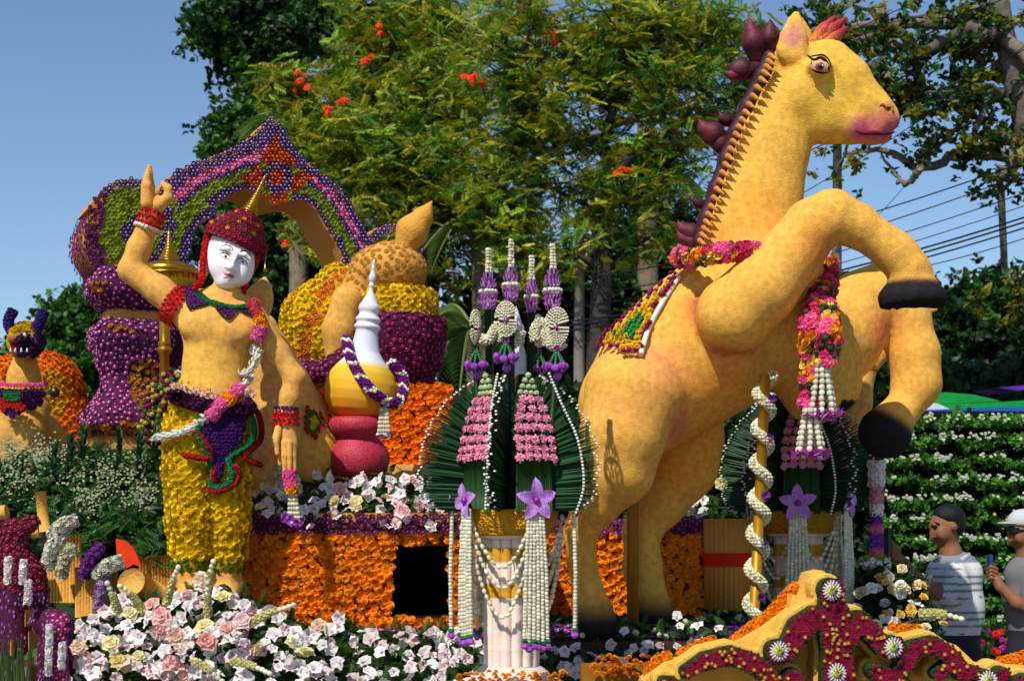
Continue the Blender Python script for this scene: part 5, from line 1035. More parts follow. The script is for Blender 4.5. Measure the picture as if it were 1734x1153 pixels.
    # bead line on the front edge
for az in PAN:
    dv = np.array([math.cos(az), math.sin(az), 0]); sv = np.array([-dv[1], dv[0], 0]); gs = []
    for i in range(19):
        s_ = (i-9)*3.7; A = pol(76, az, 868)+sv*s_*ru; B = pol(76-2*abs(s_)/33, az, 778)+sv*s_*.95*ru; gs.append(tube([A, B], [2.3*ru]*2, 5, c('#2c5a1e')*rng.uniform(.6, 1.2)))
    part('green_bundle', join(gs), LEAF, BS)
    part('bundle_core', lathe([(36*ru, 0), (33*ru, 90*ru), (10*ru, 230*ru)], 10, L3(42*math.cos(az), 868, 42*math.sin(az)), c('#12260f')), MATTE, BS)
    for k_, (y, hw, nf) in enumerate(((778, 38, 5), (764, 37, 5), (748, 37, 5), (730, 35, 5), (712, 30, 4), (697, 25, 3), (683, 18, 3))):
        for j in range(nf):
            s_ = (j/(nf-1)*2-1)*hw*.82; M = mats_from((pol(82-k_*3.2, az, y+rng.uniform(-1.5, 1.5))+sv*s_*ru)[None], (dv+sv*s_/120+np.array([0, 0, .45]))[None], 10.4*ru, tilt=.12); place(BS, 'pink_carnation', 'carnation', c('#f598b4'), c('#f8c8d0'), M, 9)
        if k_ > 0: gs = [tube([pol(76-k_*3.2, az, y+6)+sv*s_*ru, pol(76-k_*3.2, az, y+14)+sv*s_*ru], [3*ru, 1.5*ru], 5, c('#7a9a4a')) for s_ in np.linspace(-hw, hw, nf+1)*.7]; part('flower_calyx', join(gs), LEAF, BS, kind='stuff')
    for k_, (y, hw, nf) in enumerate(((670, 15, 4), (660, 11, 3), (650, 7, 2), (641, 3, 1))):
        for j in range(nf): s_ = 0 if nf == 1 else (j/(nf-1)*2-1)*hw; M = mats_from((pol(56, az, y+4)+sv*s_*ru)[None], (np.array([0, 0, 1.]))[None], 10*ru, tilt=.08); place(BS, 'green_bud', 'jasmine', c('#b8c890'), c('#6a8a4a'), M, 9)
# star flowers, tassels, swags
TAS = [math.radians(a) for a in (-143, -65, -178, -5, 60, 120)]
def petal3(ctr, d0, nr, Lp, wp, col):
    sv = np.cross(d0, nr); ts = np.linspace(0, 1, 6); V = []; Fc = []
    for t in ts:
        w_ = wp*math.sin(PI*min(1, t*.9+.08))**.8*(1-t*.25) if t < .99 else .0
        for s_ in (-1, -.4, 0, .4, 1): V.append(ctr+d0*Lp*t+sv*s_*w_+nr*(Lp*.16*math.sin(t*2.6)+abs(s_)*w_*.25))
    for i in range(5):
        for j in range(4): a = i*5+j; Fc.append((a, a+1, a+6, a+5))
    V = np.array(V); V2 = V-nr*Lp*.03; Fc = np.array(Fc); return np.vstack([V, V2]), tri(np.vstack([Fc, Fc[:, ::-1]+len(V)])), col
for q_, az in enumerate(TAS):
    dv = np.array([math.cos(az), math.sin(az), 0]); big = q_ == 1; ctr = pol((93, 93, 100, 106, 90, 90)[q_], az, 848); sv = np.array([-dv[1], dv[0], 0]); up = np.array([0, 0, 1.]); rt = [.3, .05, .2, .4, .1, .6][q_]; nP = 5 if big else 4
    st = part('star_flower', lathe([(.1*ru, -2*ru), (5*ru, 0), (6*ru, 3*ru), (4*ru, 7*ru), (.1*ru, 8*ru)], 10, ctr+dv*2*ru, c('#8a1f8a'), M=Vector(dv).to_track_quat('Z', 'Y').to_matrix().to_4x4()), GLOSS, BS)
    for i in range(nP):
        a = PI/2+rt+i*2*PI/nP; d0 = sv*math.cos(a)+up*math.sin(a); part('star_petal', petal3(ctr, d0, dv, (38 if big else 31)*ru, (12 if big else 12)*ru, c('#b47ac8')), mat('lilac_weave', None, .8, vary=.3, vscale=90, bump=.5, bscale=150), st)
    ns = 6 if big else 5
    for i in range(ns):
        s_ = (i-(ns-1)/2)*(7 if big else 6.5); ye_ = (1072 if big else 1066)+rng.uniform(-3, 3)-(10 if q_ in (2, 3) else 0)
        part('jasmine_string', string([ctr+sv*s_*.7*ru-up*12*ru, ctr+sv*s_*ru*1.05+dv*3*ru-up*120*ru, ctr+sv*s_*1.2*ru+dv*2*ru-up*(ye_-848)*ru], 8.4*ru, c('#e8e4c8'), c('#cfc9a0'), .72, .82), PET, BS)
        e_ = ctr+sv*s_*1.2*ru+dv*2*ru-up*(ye_-846)*ru; M = mats_from(e_[None], np.array([[0, 0, -1.]]), 10*ru, tilt=.05); place(BS, 'green_cap', 'jasmine', c('#2a7a4a'), c('#1a5a34'), M, 5); M = mats_from((e_-up*8*ru)[None], np.array([[0, 0, -1.]]), 12*ru, tilt=.08); place(BS, 'purple_bud', 'jasmine', c('#b85ac8'), c('#8a2a9a'), M, 5)
odr = sorted(range(6), key=lambda i: TAS[i])
for i in range(6):
    a0, a1 = TAS[odr[i]], TAS[odr[(i+1) % 6]]; a1 = a1 if a1 > a0 else a1+2*PI
    for k_, (y0, dp) in enumerate(((880, 78), (900, 92), (922, 118))):
        t = np.linspace(0, 1, 16); pts = np.array([pol(84-18*math.sin(PI*s_), a0+(a1-a0)*s_, y0+dp*(1-(2*s_-1)**2)) for s_ in t]); part('jasmine_swag', string(pts, 11*ru, c('#e8e4c8'), c('#cfc9a0'), .95, .62), PET, BS)
# stems, lotus spikes, ovals, spire
def bud_spike(x, d, ytop, ybud0, ybud1, w_):
    part('stem', tube([L3(x*.9, 760, d*.8), L3(x, ybud1, d)], 6.5*ru, 8, c('#1c3f1c')), LEAF, BS)
    n = 9; 
    for i in range(n):
        t = i/(n-1); y = ybud1+(ybud0-ybud1)*t; r = w_*(math.sin(PI*(t*.75+.2))**.9)*.75; m = max(4, int(r*1.1)+2); a = np.arange(m)*2*PI/m+i*.6; ps = np.array([L3(x+r*math.cos(b), y, d+r*math.sin(b)) for b in a]); nn = np.stack([np.cos(a), np.sin(a), 0*a+.9], -1)
        if i == 4: place(BS, 'white_bud', 'bud', IVORY, WHITE, mats_from(ps, np.stack([np.cos(a), np.sin(a), 0*a], -1), 4*ru), 20)
        else: place(BS, 'lilac_petal', 'leaf', c('#cf86d2') if i % 2 else c('#b860bc'), LILAC, mats_from(ps, np.stack([np.cos(a), np.sin(a), 0*a-.4], -1), 9*ru, tilt=.2, fwd=[0, 0, 1]), 20)
    for i, y in enumerate(np.arange(ybud0, ytop, -5.2)): ps = np.array([L3(x+(3.2-.25*i*.7)*math.cos(b), y, d+3*math.sin(b)) for b in (0, 2.1, 4.2)]); part('jasmine_tip', joined(proto('jasmine', IVORY, c('#a8b070')), mats_from(ps, np.tile([0, 0, 1.], (3, 1)), 7*ru)), PET, BS, kind='stuff')
for x, d, yt, y0, y1, w_ in ((-39, -10, 425, 465, 526, 17), (-1, -45, 420, 462, 518, 15), (34, 20, 434, 472, 527, 13), (69, -20, 422, 460, 530, 18)): bud_spike(x, d, yt, y0, y1, w_)
for x, y, d, w_, hh, yw in ((-62, 560, -20, 16, 25, 1.0), (-9, 552, -58, 17, 25, .0), (76, 562, -42, 19, 27, -.2), (44, 560, 30, 14, 24, .9)):
    part('stem', tube([L3(x*.8, 800, d*.7), L3(x, y+40, d), L3(x, y, d+4)], 5*ru, 8, c('#1c3f1c')), LEAF, BS)
    nr = np.array([math.sin(yw), -math.cos(yw), 0]); sv = np.array([math.cos(yw), math.sin(yw), 0]); ctr = L3(x, y, d); ov = []; nn = []
    for k_ in range(7):
        f_ = 1-k_*.145; m = max(1, int(30*f_)); 
        for j in range(m): a = j*2*PI/m; ov.append(ctr+(sv*math.cos(a)*w_*f_+np.array([0, 0, 1])*(math.sin(a)*hh*f_+(hh*.25*f_ if math.sin(a) > 0 else 0)))*ru+nr*(2+k_*1.2)*ru); nn.append(nr*1.6+sv*math.cos(a)*.6+np.array([0, 0, 1])*math.sin(a)*.6)
    part('jasmine_oval', joined(proto('bud', c('#e8e2bf'), IVORY), mats_from(np.array(ov), np.array(nn), 2.3*ru, tilt=.05)), PET, BS, kind='stuff')
    part('oval_boss', lathe([(5*ru, 0), (4.5*ru, 3*ru), (.1*ru, 5*ru)], 9, ctr+nr*8*ru, c('#8a1f80'), M=Vector(nr).to_track_quat('Z', 'Y').to_matrix().to_4x4()), GLOSS, BS)
    part('oval_back', lathe([(w_*.9*ru, 0), (w_*.9*ru, 2*ru), (1*ru, 2.5*ru)], 16, ctr, c('#1c3f1c'), M=Vector(nr).to_track_quat('Z', 'Y').to_matrix().to_4x4()), MATTE, BS)
    tb_ = ctr-np.array([0, 0, 1])*(hh+8)*ru+nr*4*ru; place(BS, 'purple_boss', 'bud', c('#8a1f80'), LILAC, mats_from(tb_[None], nr[None], 6*ru), 3)
    for k_ in range(7):
        a = k_*2*PI/7; dd_ = np.array([math.cos(a), math.sin(a), 0]); e_ = tb_+dd_*12*ru-np.array([0, 0, 1])*(22+4*(k_ % 2))*ru; part('tassel_cord', string([tb_, e_], 6*ru, c('#2a7a4a'), IVORY, .8, .8), PET, BS)
        place(BS, 'purple_bud', 'jasmine', c('#a850c0'), c('#7a2a90'), mats_from(e_[None], (dd_*.5-np.array([0, 0, 1]))[None], 13*ru), 3)
    place(BS, 'purple_bud', 'jasmine', c('#a850c0'), c('#7a2a90'), mats_from((tb_-np.array([0, 0, 1])*38*ru)[None], np.array([[0, 0, -1.]]), 14*ru), 3)
for pl in ([(-50, 578), (-38, 580), (-26, 560), (-22, 556), (-14, 566), (-14, 582)], [(40, 580), (38, 566), (46, 552), (58, 556), (62, 575), (60, 590)], [(-6, 578), (4, 586), (12, 578), (16, 566)], [(56, 566), (60, 582), (74, 592), (88, 584)]):
    l_ = spline([L3(a, b, -36) for a, b in pl], 20); p, n2 = rope(l_, 4.5*ru, None, None, None, 2.6*ru, 6); part('jasmine_loop', joined(proto('jasmine', c('#e8e2bf'), IVORY), mats_from(p, n2, 5*ru, tilt=.1)), PET, BS, kind='stuff')
part('white_spire', lt([(700, 20), (660, 18), (625, 16), (600, 16), (590, 15), (582, 12), (578, 15), (574, 15), (571, 11), (566, 12), (560, 15), (552, 13), (540, 8), (525, 3.5), (516, .6)], c('#dfe2e8'), 28, 8, 10), mat('ribbed_thread', None, .6), BS)
M = mats_from(np.array([L3(8+18*math.cos(a), 640+rng.uniform(-4, 8), 10+18*math.sin(a)) for a in np.linspace(0, 6.2, 14)]), np.tile([0, -.4, .8], (14, 1)), 9*ru); place(BS, 'yellow_flower', 'pompon', YEL, ORA, M, 14)
# vertical beaded strings on front fan edges
for pl in ([(-23, 640, -60), (-33, 700, -90), (-38, 780, -110), (-42, 862, -95)], [(62, 640, -70), (82, 690, -84), (108, 750, -92), (118, 820, -90), (106, 868, -84)]):
    p, T = along(spline([L3(*q_) for q_ in pl], 40), 5.6*ru); part('bead_line', joined(proto('bud', WHITE, WHITE), mats_from(p, np.tile([0, -1., .1], (len(p), 1)), 2.5*ru)), PET, BS, kind='stuff')
# copy: the tower behind the horse's belly
B2 = copy_tree(BS); Y2 = 7.9; B2.location = tuple(P(1352, 1118, Y2)); B2.scale = (1.11, 1.11, 1.11); B2.rotation_euler = (0, 0, math.radians(-37)); B2['label'] = 'far offering tower half hidden below the horse belly beside the gold pole'
BS['group'] = B2['group'] = 'offering towers'
# gold pole wound with jasmine
GPY = 6.75
b = thing('wound_pole', 'gold pole spirally wound with a white jasmine rope below the horse chest', 'pole', P(1278, 1062, GPY)); A, Bt = P(1276, 1062, GPY), P(1296, 635, GPY)
part('pole', tube([A, Bt], S(9, GPY), 14, c('#b8861f')), mat('gold_paint', c('#b07c14'), .45, metal=.4, vary=.1), b)
t = np.linspace(0, 1, 170); hel = A+(Bt-A)*t[:, None]+np.stack([np.cos(-t*2*PI*7.2+1)*S(13, GPY), np.sin(-t*2*PI*7.2+1)*S(13, GPY), 0*t], -1)
p, n2 = rope(hel, S(5.5, GPY), None, None, None, S(3.2, GPY), 6); part('jasmine_rope', joined(proto('bud', c('#e6dfb8'), IVORY), mats_from(p, n2, S(3.6, GPY), tilt=.15)), PET, b, kind='stuff')
for tt in (.12, .33, .52, .75, .9): ps = A+(Bt-A)*tt+np.array([S(8, GPY), -S(14, GPY), 0]); place(b, 'purple_flower', 'pompon', c('#7a2a90'), LILAC, mats_from(ps[None], np.array([[.3, -1., 0]]), S(8, GPY)), 3)
# ================================================================ flower arrangements
def arrange(name, label, poly, Y, dens_, kinds, size, leafc=G1*.6, leafn=400, npart=220, depth=.5, nz=.5, base=True, cat='flower arrangement', lsize=2.2, tilt=.5):
    """poly in photo pixels; the deeper rows stand higher"""
    poly = np.array(poly, float); y1 = poly[:, 1].max(); y0 = poly[:, 1].min(); b = thing(name, label, cat, P(poly[:, 0].mean(), y1, Y))
    L = lattice(poly, dens_, .4); f_ = (y1-L[:, 1])/(y1-y0+1e-6); pt = np.array([P(a, q, Y+depth*g_) for (a, q), g_ in zip(L, f_)]); keep = (np.sin(L[:, 0]/19+Y*9)+np.sin(L[:, 1]/11+L[:, 0]/31)+rng.normal(0, .7, len(L))) > -1.05; L, pt = L[keep], pt[keep]; which = rng.random(len(L)); acc = 0
    Ll = lattice(poly, dens_*.72, .5); idx = rng.permutation(len(Ll))[:leafn]; Ll = Ll[idx]; fl = (y1-Ll[:, 1])/(y1-y0+1e-6); pl = np.array([P(a, q, Y+depth*g_+.09) for (a, q), g_ in zip(Ll, fl)])
    part('leaves', join([joined(proto('leaf', leafc, leafc, spread=.35), mats_from(pl[::2], np.tile([0, -.6, .8], (len(pl[::2]), 1)), S(size*lsize, Y), tilt=.7)), joined(proto('spray', leafc*1.1, leafc, spread=.35), mats_from(pl[1::2], np.tile([0, -.6, .8], (len(pl[1::2]), 1)), S(size*lsize*1.3, Y), tilt=.6))]), LEAF, b, kind='stuff', smooth=False)
    if base: mid = [tuple(p_) for p_ in poly]; part('dark_slab', prism([(p_[0], p_[1]+6) for p_ in mid], lambda a, q: P(a, q, Y+depth*(y1-q)/(y1-y0)+.16), (0, -1, 0), .15, c('#0e1a0c')), MATTE, b, smooth=False)  # very dark green slab filling in behind the flowers and leaves
    for nm, kd, cc, ce, fr, sz in kinds:
        m_ = (which >= acc) & (which < acc+fr); acc += fr
        if m_.any(): place(b, nm, kd, cc, ce, mats_from(pt[m_]+rng.normal(0, .03, (m_.sum(), 3)), np.tile([0, -.8, nz], (m_.sum(), 1)), S(size*sz, Y)*rng.uniform(.8, 1.2, m_.sum()), tilt=tilt), int(npart*max(.1, fr)))
    return b
OW, OW2, RSE, PCH, CRM = c('#f6efe8'), c('#f2d4d2'), c('#f0b8ae'), c('#f2cfae'), c('#f0e6a8')
KO = [('orchid', 'orchid', OW, c('#d8a8c0'), .55, 1.), ('blush_orchid', 'orchid', OW2, c('#a04a90'), .2, .95), ('pink_rose', 'rose', RSE, c('#f6d6cc'), .035, 1.3), ('cream_rose', 'rose', CRM, c('#f6e070'), .03, 1.2)]
arrange('orchid_bank', 'foreground bank of white and blush orchids with pink lisianthus at the dancer feet', [(115, 1165), (110, 1070), (150, 1045), (200, 1025), (270, 1020), (330, 1005), (400, 1000), (450, 1030), (520, 1060), (560, 1090), (560, 1165)], 6.25, 13.5, KO, 14, npart=300, leafn=800)
arrange('orchid_bank', 'foreground bank of pale orchids left of the white fluted column', [(560, 1165), (540, 1060), (640, 1065), (700, 1068), (760, 1062), (820, 1085), (830, 1165)], 6.3, 13, [('orchid', 'orchid', OW, c('#d8a8c0'), .5, 1.), ('blush_orchid', 'orchid', c('#ecd2cc'), c('#b06a80'), .3, .95)], 13.5, npart=260, leafn=600)
arrange('orchid_bank', 'shaded bank of white orchids and leaves in front of the horse hooves', [(925, 1165), (925, 1080), (1000, 1062), (1060, 1050), (1140, 1056), (1230, 1062), (1260, 1080), (1150, 1120), (1010, 1130), (1000, 1165)], 6.5, 13, [('orchid', 'orchid', OW, c('#d8a8c0'), .3, 1.), ('blush_orchid', 'orchid', OW2, c('#b06a80'), .12, .9), ('green_bud', 'jasmine', c('#c8c890'), c('#8a9a4a'), .1, .9)], 12, npart=200, leafn=420)
arrange('orchid_row', 'row of white and blush orchids with roses along the top edge of the marigold pedestal', [(425, 880), (425, 815), (470, 800), (560, 812), (640, 800), (730, 806), (775, 830), (780, 870), (700, 880), (600, 872), (520, 885)], 7.3, 12, KO, 11, npart=260, leafn=330, depth=.3, base=False)
arrange('orchid_row', 'strip of white orchids and pale lilies behind the horse hind legs', [(985, 890), (1000, 850), (1080, 845), (1200, 800), (1260, 820), (1250, 890)], 8.05, 15, [('orchid', 'orchid', OW, c('#d8a8c0'), .3, 1.), ('cream_rose', 'rose', CRM, c('#f6e070'), .1, 1.1)], 11, npart=120, leafn=300, depth=.3)
# single big roses among the orchids
rb_ = thing('lisianthus_cluster', 'large ruffled pink and peach lisianthus standing out of the orchid bank', 'flowers', P(340, 1090, 6.3))
for x, y, s_, cc in ((275, 1045, 20, RSE), (350, 1088, 19, c('#f0a898')), (298, 1078, 17, PCH), (412, 1052, 17, OW2), (345, 985, 20, c('#f4dcc0')), (385, 1065, 15, RSE), (540, 1060, 14, PCH), (135, 1095, 16, PCH), (190, 1090, 17, CRM), (222, 1040, 16, CRM), (200, 1118, 14, c('#f0d860')), (235, 1112, 13, CRM)):
    place(rb_, 'rose', 'rose', cc, c('#fae4da'), mats_from(P(x, y, 6.2)[None], np.array([[0, -1, .35]]), S(s_, 6.2), tilt=.15), 2)
# tuberose spikes
def spike(x0, y0, x1, y1, Y, par, r=5.5, cc=c('#e6e2c6')):
    l_ = np.array([P(x0, y0, Y), P(x1, y1, Y-.05)]); l_ = spline(np.array([l_[0], l_.mean(0)+[0, 0, .01], l_[1]]), 12); p, n2 = rope(l_[:8], S(r*.6, Y), None, None, None, S(4.4, Y), 6); gs = [joined(proto('bud', c('#d8cf8a'), IVORY), mats_from(p, n2, S(5, Y)*np.linspace(1, .7, len(p)))), string(l_[6:], S(11, Y), cc, c('#a8b070'), .7, .8)]; part('tuberose_spike', join(gs), PET, par)
ts_ = thing('tuberose_sprays', 'pale jasmine tipped spikes poking out of the foreground orchids', 'flowers', P(340, 1040, 6.3))
for q_ in ((282, 1020, 300, 965), (352, 1040, 352, 992), (352, 1000, 360, 955), (200, 1035, 184, 992), (240, 1030, 208, 995), (425, 1055, 492, 1026), (395, 1120, 452, 1138), (330, 1120, 372, 1150)): spike(*q_, 6.2, ts_)
spike(455, 815, 482, 786, 7.35, thing('tuberose_sprays', 'pale flower spike at the dancer hanging hand', 'flowers', P(460, 820, 7.35)), 12)
# ---------------------------------------------------------------- left foliage
FG = thing('fern_bank', 'thick bank of dark fern and leatherleaf greenery left of the dancer', 'foliage', P(150, 960, 7.4)); n = 2000
fp = np.array([(-20, 960), (-20, 790), (40, 770), (110, 775), (150, 755), (200, 765), (240, 760), (285, 770), (290, 860), (290, 960), (250, 960), (215, 910), (150, 925), (100, 900), (60, 880)], float)
L = lattice(fp, 8, .5); Yd = 7.2+.6*(960-L[:, 1])/200+rng.uniform(-.08, .08, len(L)); pt = np.array([P(a, b_, y_) for (a, b_), y_ in zip(L, Yd)])
part('fern', join([joined(proto('spray', c('#3c6a26'), G1, spread=.4), mats_from(pt, np.tile([0, -.7, .7], (len(pt), 1)), S(30, 7.3)*rng.uniform(.6, 1.2, len(pt)), tilt=.6)), joined(proto('spray', c('#27502a'), G1, spread=.3), mats_from(pt+[0, .1, 0], np.tile([0, -.4, .9], (len(pt), 1)), S(26, 7.3), tilt=.6))]), LEAF, FG, kind='stuff', smooth=False)
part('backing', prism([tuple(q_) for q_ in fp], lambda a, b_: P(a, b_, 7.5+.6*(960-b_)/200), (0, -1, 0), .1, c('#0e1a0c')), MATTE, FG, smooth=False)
gy_ = []; 
for cx_, cy_, r in ((180, 810, 38), (220, 790, 30), (120, 790, 36), (30, 810, 40), (70, 770, 30), (240, 840, 20), (150, 850, 24), (20, 770, 26)): v = rng.normal(0, .5, (230, 2)); gy_.append(np.stack([cx_+v[:, 0]*r, cy_+v[:, 1]*r*.8], -1))
gy_ = np.vstack(gy_); pt = np.array([P(a, b_, 7.15+.55*(960-b_)/200) for a, b_ in gy_])+rng.normal(0, .03, (len(gy_), 3))
part('gypsophila', joined(proto('button', c('#b4bd92'), c('#a8b080')), mats_from(pt, np.tile([0, -.7, .7], (len(pt), 1)), S(2.1, 7.2), tilt=.5)), PET, FG, kind='stuff', smooth=False)
up_ = thing('leafy_shoots', 'upright dark leafy shoots at the top of the fern bank', 'foliage', P(215, 780, 7.6))
for x, y0, y1 in ((200, 790, 745), (140, 780, 735), (235, 780, 748), (262, 775, 735), (118, 790, 752), (90, 800, 765)):
    p, T = along([P(x, y0, 7.55), P(x+3, y1, 7.5)], .03); M = mats_from(np.repeat(p, 4, 0), np.tile([[1, 0, .6], [-1, 0, .6], [0, -1, .6], [.5, -.8, .6]], (len(p), 1)), .07, tilt=.3, fwd=[0, 0, 1]); part('shoot', joined(proto('leaf', c('#22502a'), G1), M), LEAF, up_, smooth=False)
# decorated corn-like bead stand between umbrella and fern
bs_ = thing('berry_bush', 'bush of small maroon and yellow striped buds behind the dancer hip', 'flowers', P(265, 780, 7.6)); v = rng.normal(0, 1, (420, 3)); v /= np.linalg.norm(v, axis=1)[:, None]; v *= (rng.random(420)**.4)[:, None]; pt = P(278, 688, 7.7)+v*[S(36, 7.7), .15, S(62, 7.7)]; pt[:, 0] += (pt[:, 2]-P(0, 688, 7.7)[2])*.35; w2 = rng.random(420)
for lo_, hi_, nm, cc, ce in ((0, .45, 'maroon_bud', c('#6a1a3c'), c('#c07080')), (.45, .8, 'yellow_bud', c('#b8a040'), c('#6a2a1a')), (.8, 1, 'green_bud', G1, LGREEN)):
    m_ = (w2 >= lo_) & (w2 < hi_); place(bs_, nm, 'jasmine', cc, ce, mats_from(pt[m_], v[m_]+[0, -.3, .2], S(8.5, 7.7)), 90)
# statice tails
for x0, y0, x1, y1, r, cc, lb in ((88, 905, 128, 880, 13, c('#d8d4bc'), 'white flower tail bending out of the fern bank, upper one'), (80, 960, 110, 890, 14, c('#dcd8c8'), 'long white and mauve flower tail at the left'), (104, 975, 122, 925, 12, c('#cfc9a8'), 'cream flower tail behind the purple one'), (142, 975, 170, 925, 12, c('#7a2f86'), 'purple flower tail at the left'), (166, 975, 205, 950, 15, c('#cfd0b8'), 'pale cream flower tail curling over the foam log'), (168, 1040, 178, 975, 11, c('#b48ab4'), 'mauve flower tail hanging below the cream one')):
    b = thing('flower_tail', lb, 'flowers', P(x0, y0, 6.9)); l_ = spline([P(x0, y0, 6.9), P((x0+x1)/2-4, (y0+y1)/2-3, 6.88), P(x1, y1, 6.9)], 18); 
    for rr_ in (.9, .45): p, n2 = rope(l_, S(r*rr_*.8, 6.9), None, None, None, S(3.6, 6.9), 10); place(b, 'floret', 'button', cc*(1 if rr_ > .5 else .7), cc*1.1, mats_from(p, n2, S(4.2, 6.9), tilt=.5), 20)
# left floor pieces: foam logs, ribbed skirts, red cloth
def log(label, a, b_, r, Y, Yb=None):
    o = solo('foam_log', tube([P(*a, Y), P(*b_, Yb or Y)], S(r, Y), 18, c('#d8a04a')), FOAM, label, 'foam log')
log('upright foam stick at the left rising out of the fern bank', (76, 900), (68, 832), 9, 6.9)
log('thick foam log lying end-on beside the ribbed skirt', (262, 1010), (222, 985), 24, 7.1, 6.85)
log('short foam stub at the left edge', (-10, 870), (12, 866), 12, 6.9)
log('small foam stub under the maroon flower structure', (55, 900), (68, 898), 12, 6.95)
for i, (x0, y0, x1, y1, Y, lb) in enumerate(((82, 905, 135, 1020, 7.2, 'ribbed foam skirt panel at the far left'), (130, 960, 196, 1045, 6.95, 'ribbed foam skirt panel in front of the far left one'), (238, 940, 300, 1040, 7.25, 'ribbed foam panel behind the foam log'))):
    b = thing('ribbed_skirt', lb, 'skirt', P(x0, y1, Y)); xs = np.linspace(x0, x1, int((x1-x0)/5)+1)
    for x in xs: part('slat', tube([P(x, y1, Y), P(x, y0, Y)], S(3.1, Y), 7, c('#cf9540')*rng.uniform(.85, 1.1)), FOAM, b)
solo('red_cloth', prism([(196, 912), (212, 916), (224, 926), (232, 940), (240, 960), (226, 955), (213, 962), (206, 948), (198, 950)], lambda a, b_: P(a, b_, 7.05), (0, -1, 0), .02, c('#e03c14')), MATTE, 'bright orange red cloth scrap under the fern bank', 'cloth', smooth=False)
solo('green_slope', prism([(95, 1020), (150, 1040), (300, 1010), (300, 1165), (90, 1165)], lambda a, b_: P(a, b_, 6.98+.0*(1165-b_)), (0, -1, 0), .05, c('#263c18')), mat('moss', None, .9, vary=.4, vscale=25, bump=.8, bscale=60), 'moss green cloth skirt behind the foreground orchids at the left', 'cloth', smooth=False)
# corner structure with maroon and lilac flowers
LC = thing('scroll_ornament', 'curled ornament at the left corner clad in maroon and lilac flowers', 'ornament', P(50, 1150, 6.3))
q = SDF(.018, .03); Z = lambda x, y, r, dy=0.: (P(x, y, 6.4+dy), S(r, 6.4))
q.chain([Z(20, 900, 20), Z(22, 950, 30), Z(45, 975, 28), Z(62, 1010, 22)]); q.chain([Z(-5, 960, 20), Z(20, 1010, 24), Z(24, 1090, 26)]); q.chain([Z(76, 1050, 24, -.1), Z(98, 1060, 24, -.1), Z(92, 1110, 26, -.1), Z(90, 1180, 26, -.1)]); q.chain([Z(20, 905, 16), Z(55, 885, 12)]); V, Fc = q.build(); part('core', (V, Fc, c('#4a1430')), MATTE, LC)
pts, nn = scatter(V, Fc, S(6.5, 6.4), .4); py_ = HOR-(pts[:, 2]-EYE)/pts[:, 1]*F; px_ = pts[:, 0]/pts[:, 1]*F+CX; li = (py_ > 1000)+0*px_; li = li.astype(bool); cen_ = (py_ > 1040) & (px_ > 82) & (px_ < 112)
place(LC, 'maroon_flower', 'button', c('#7c0c30'), c('#c04a50'), mats_from(pts[~li], nn[~li], S(5, 6.4), tilt=.2), 160); place(LC, 'magenta_flower', 'button', c('#a8288a'), c('#f0a840'), mats_from(pts[cen_], nn[cen_], S(6.5, 6.4), tilt=.1), 60)
li &= ~cen_; place(LC, 'lilac_floret', 'leaf', c('#b06ab4'), LILAC, mats_from(pts[li], nn[li], S(7, 6.4), tilt=.4, fwd=[0, 0, -1]), 120)
for x, y0, y1 in ((14, 945, 985), (40, 950, 985), (48, 985, 1020), (84, 1060, 1140), (106, 1090, 1130)): p, n2 = rope([P(x, y0, 6.2), P(x-2, y1, 6.2)], S(2.5, 6.2), None, None, None, S(3, 6.2), 5); part('white_floret_line', joined(proto('button', OW, WHITE), mats_from(p, n2, S(4.5, 6.2), tilt=.5)), PET, LC)
for x, y0, y1 in ((52, 1030, 1060), (58, 1065, 1100), (60, 1120, 1165), (28, 1080, 1110), (48, 1112, 1130)): part('foam_block', box(P(x-9, y1, 6.3), P(x+9, y0, 6.45), c('#d79a44'), bev=.01), FOAM, LC, smooth=False)
gb = thing('grass_tuft', 'tuft of dark upright reed stems at the bottom left corner', 'foliage', P(20, 1150, 6.1)); part('reeds', join([tube([P(x, 1170, 6.1), P(x+rng.uniform(-10, 10), rng.uniform(1075, 1120), 6.1)], [S(2.4, 6.1), S(.6, 6.1)], 4, c('#4a5a2a')*rng.uniform(.5, 1.3), cap=False) for x in rng.uniform(-5, 52, 50)]), LEAF, gb, kind='stuff')
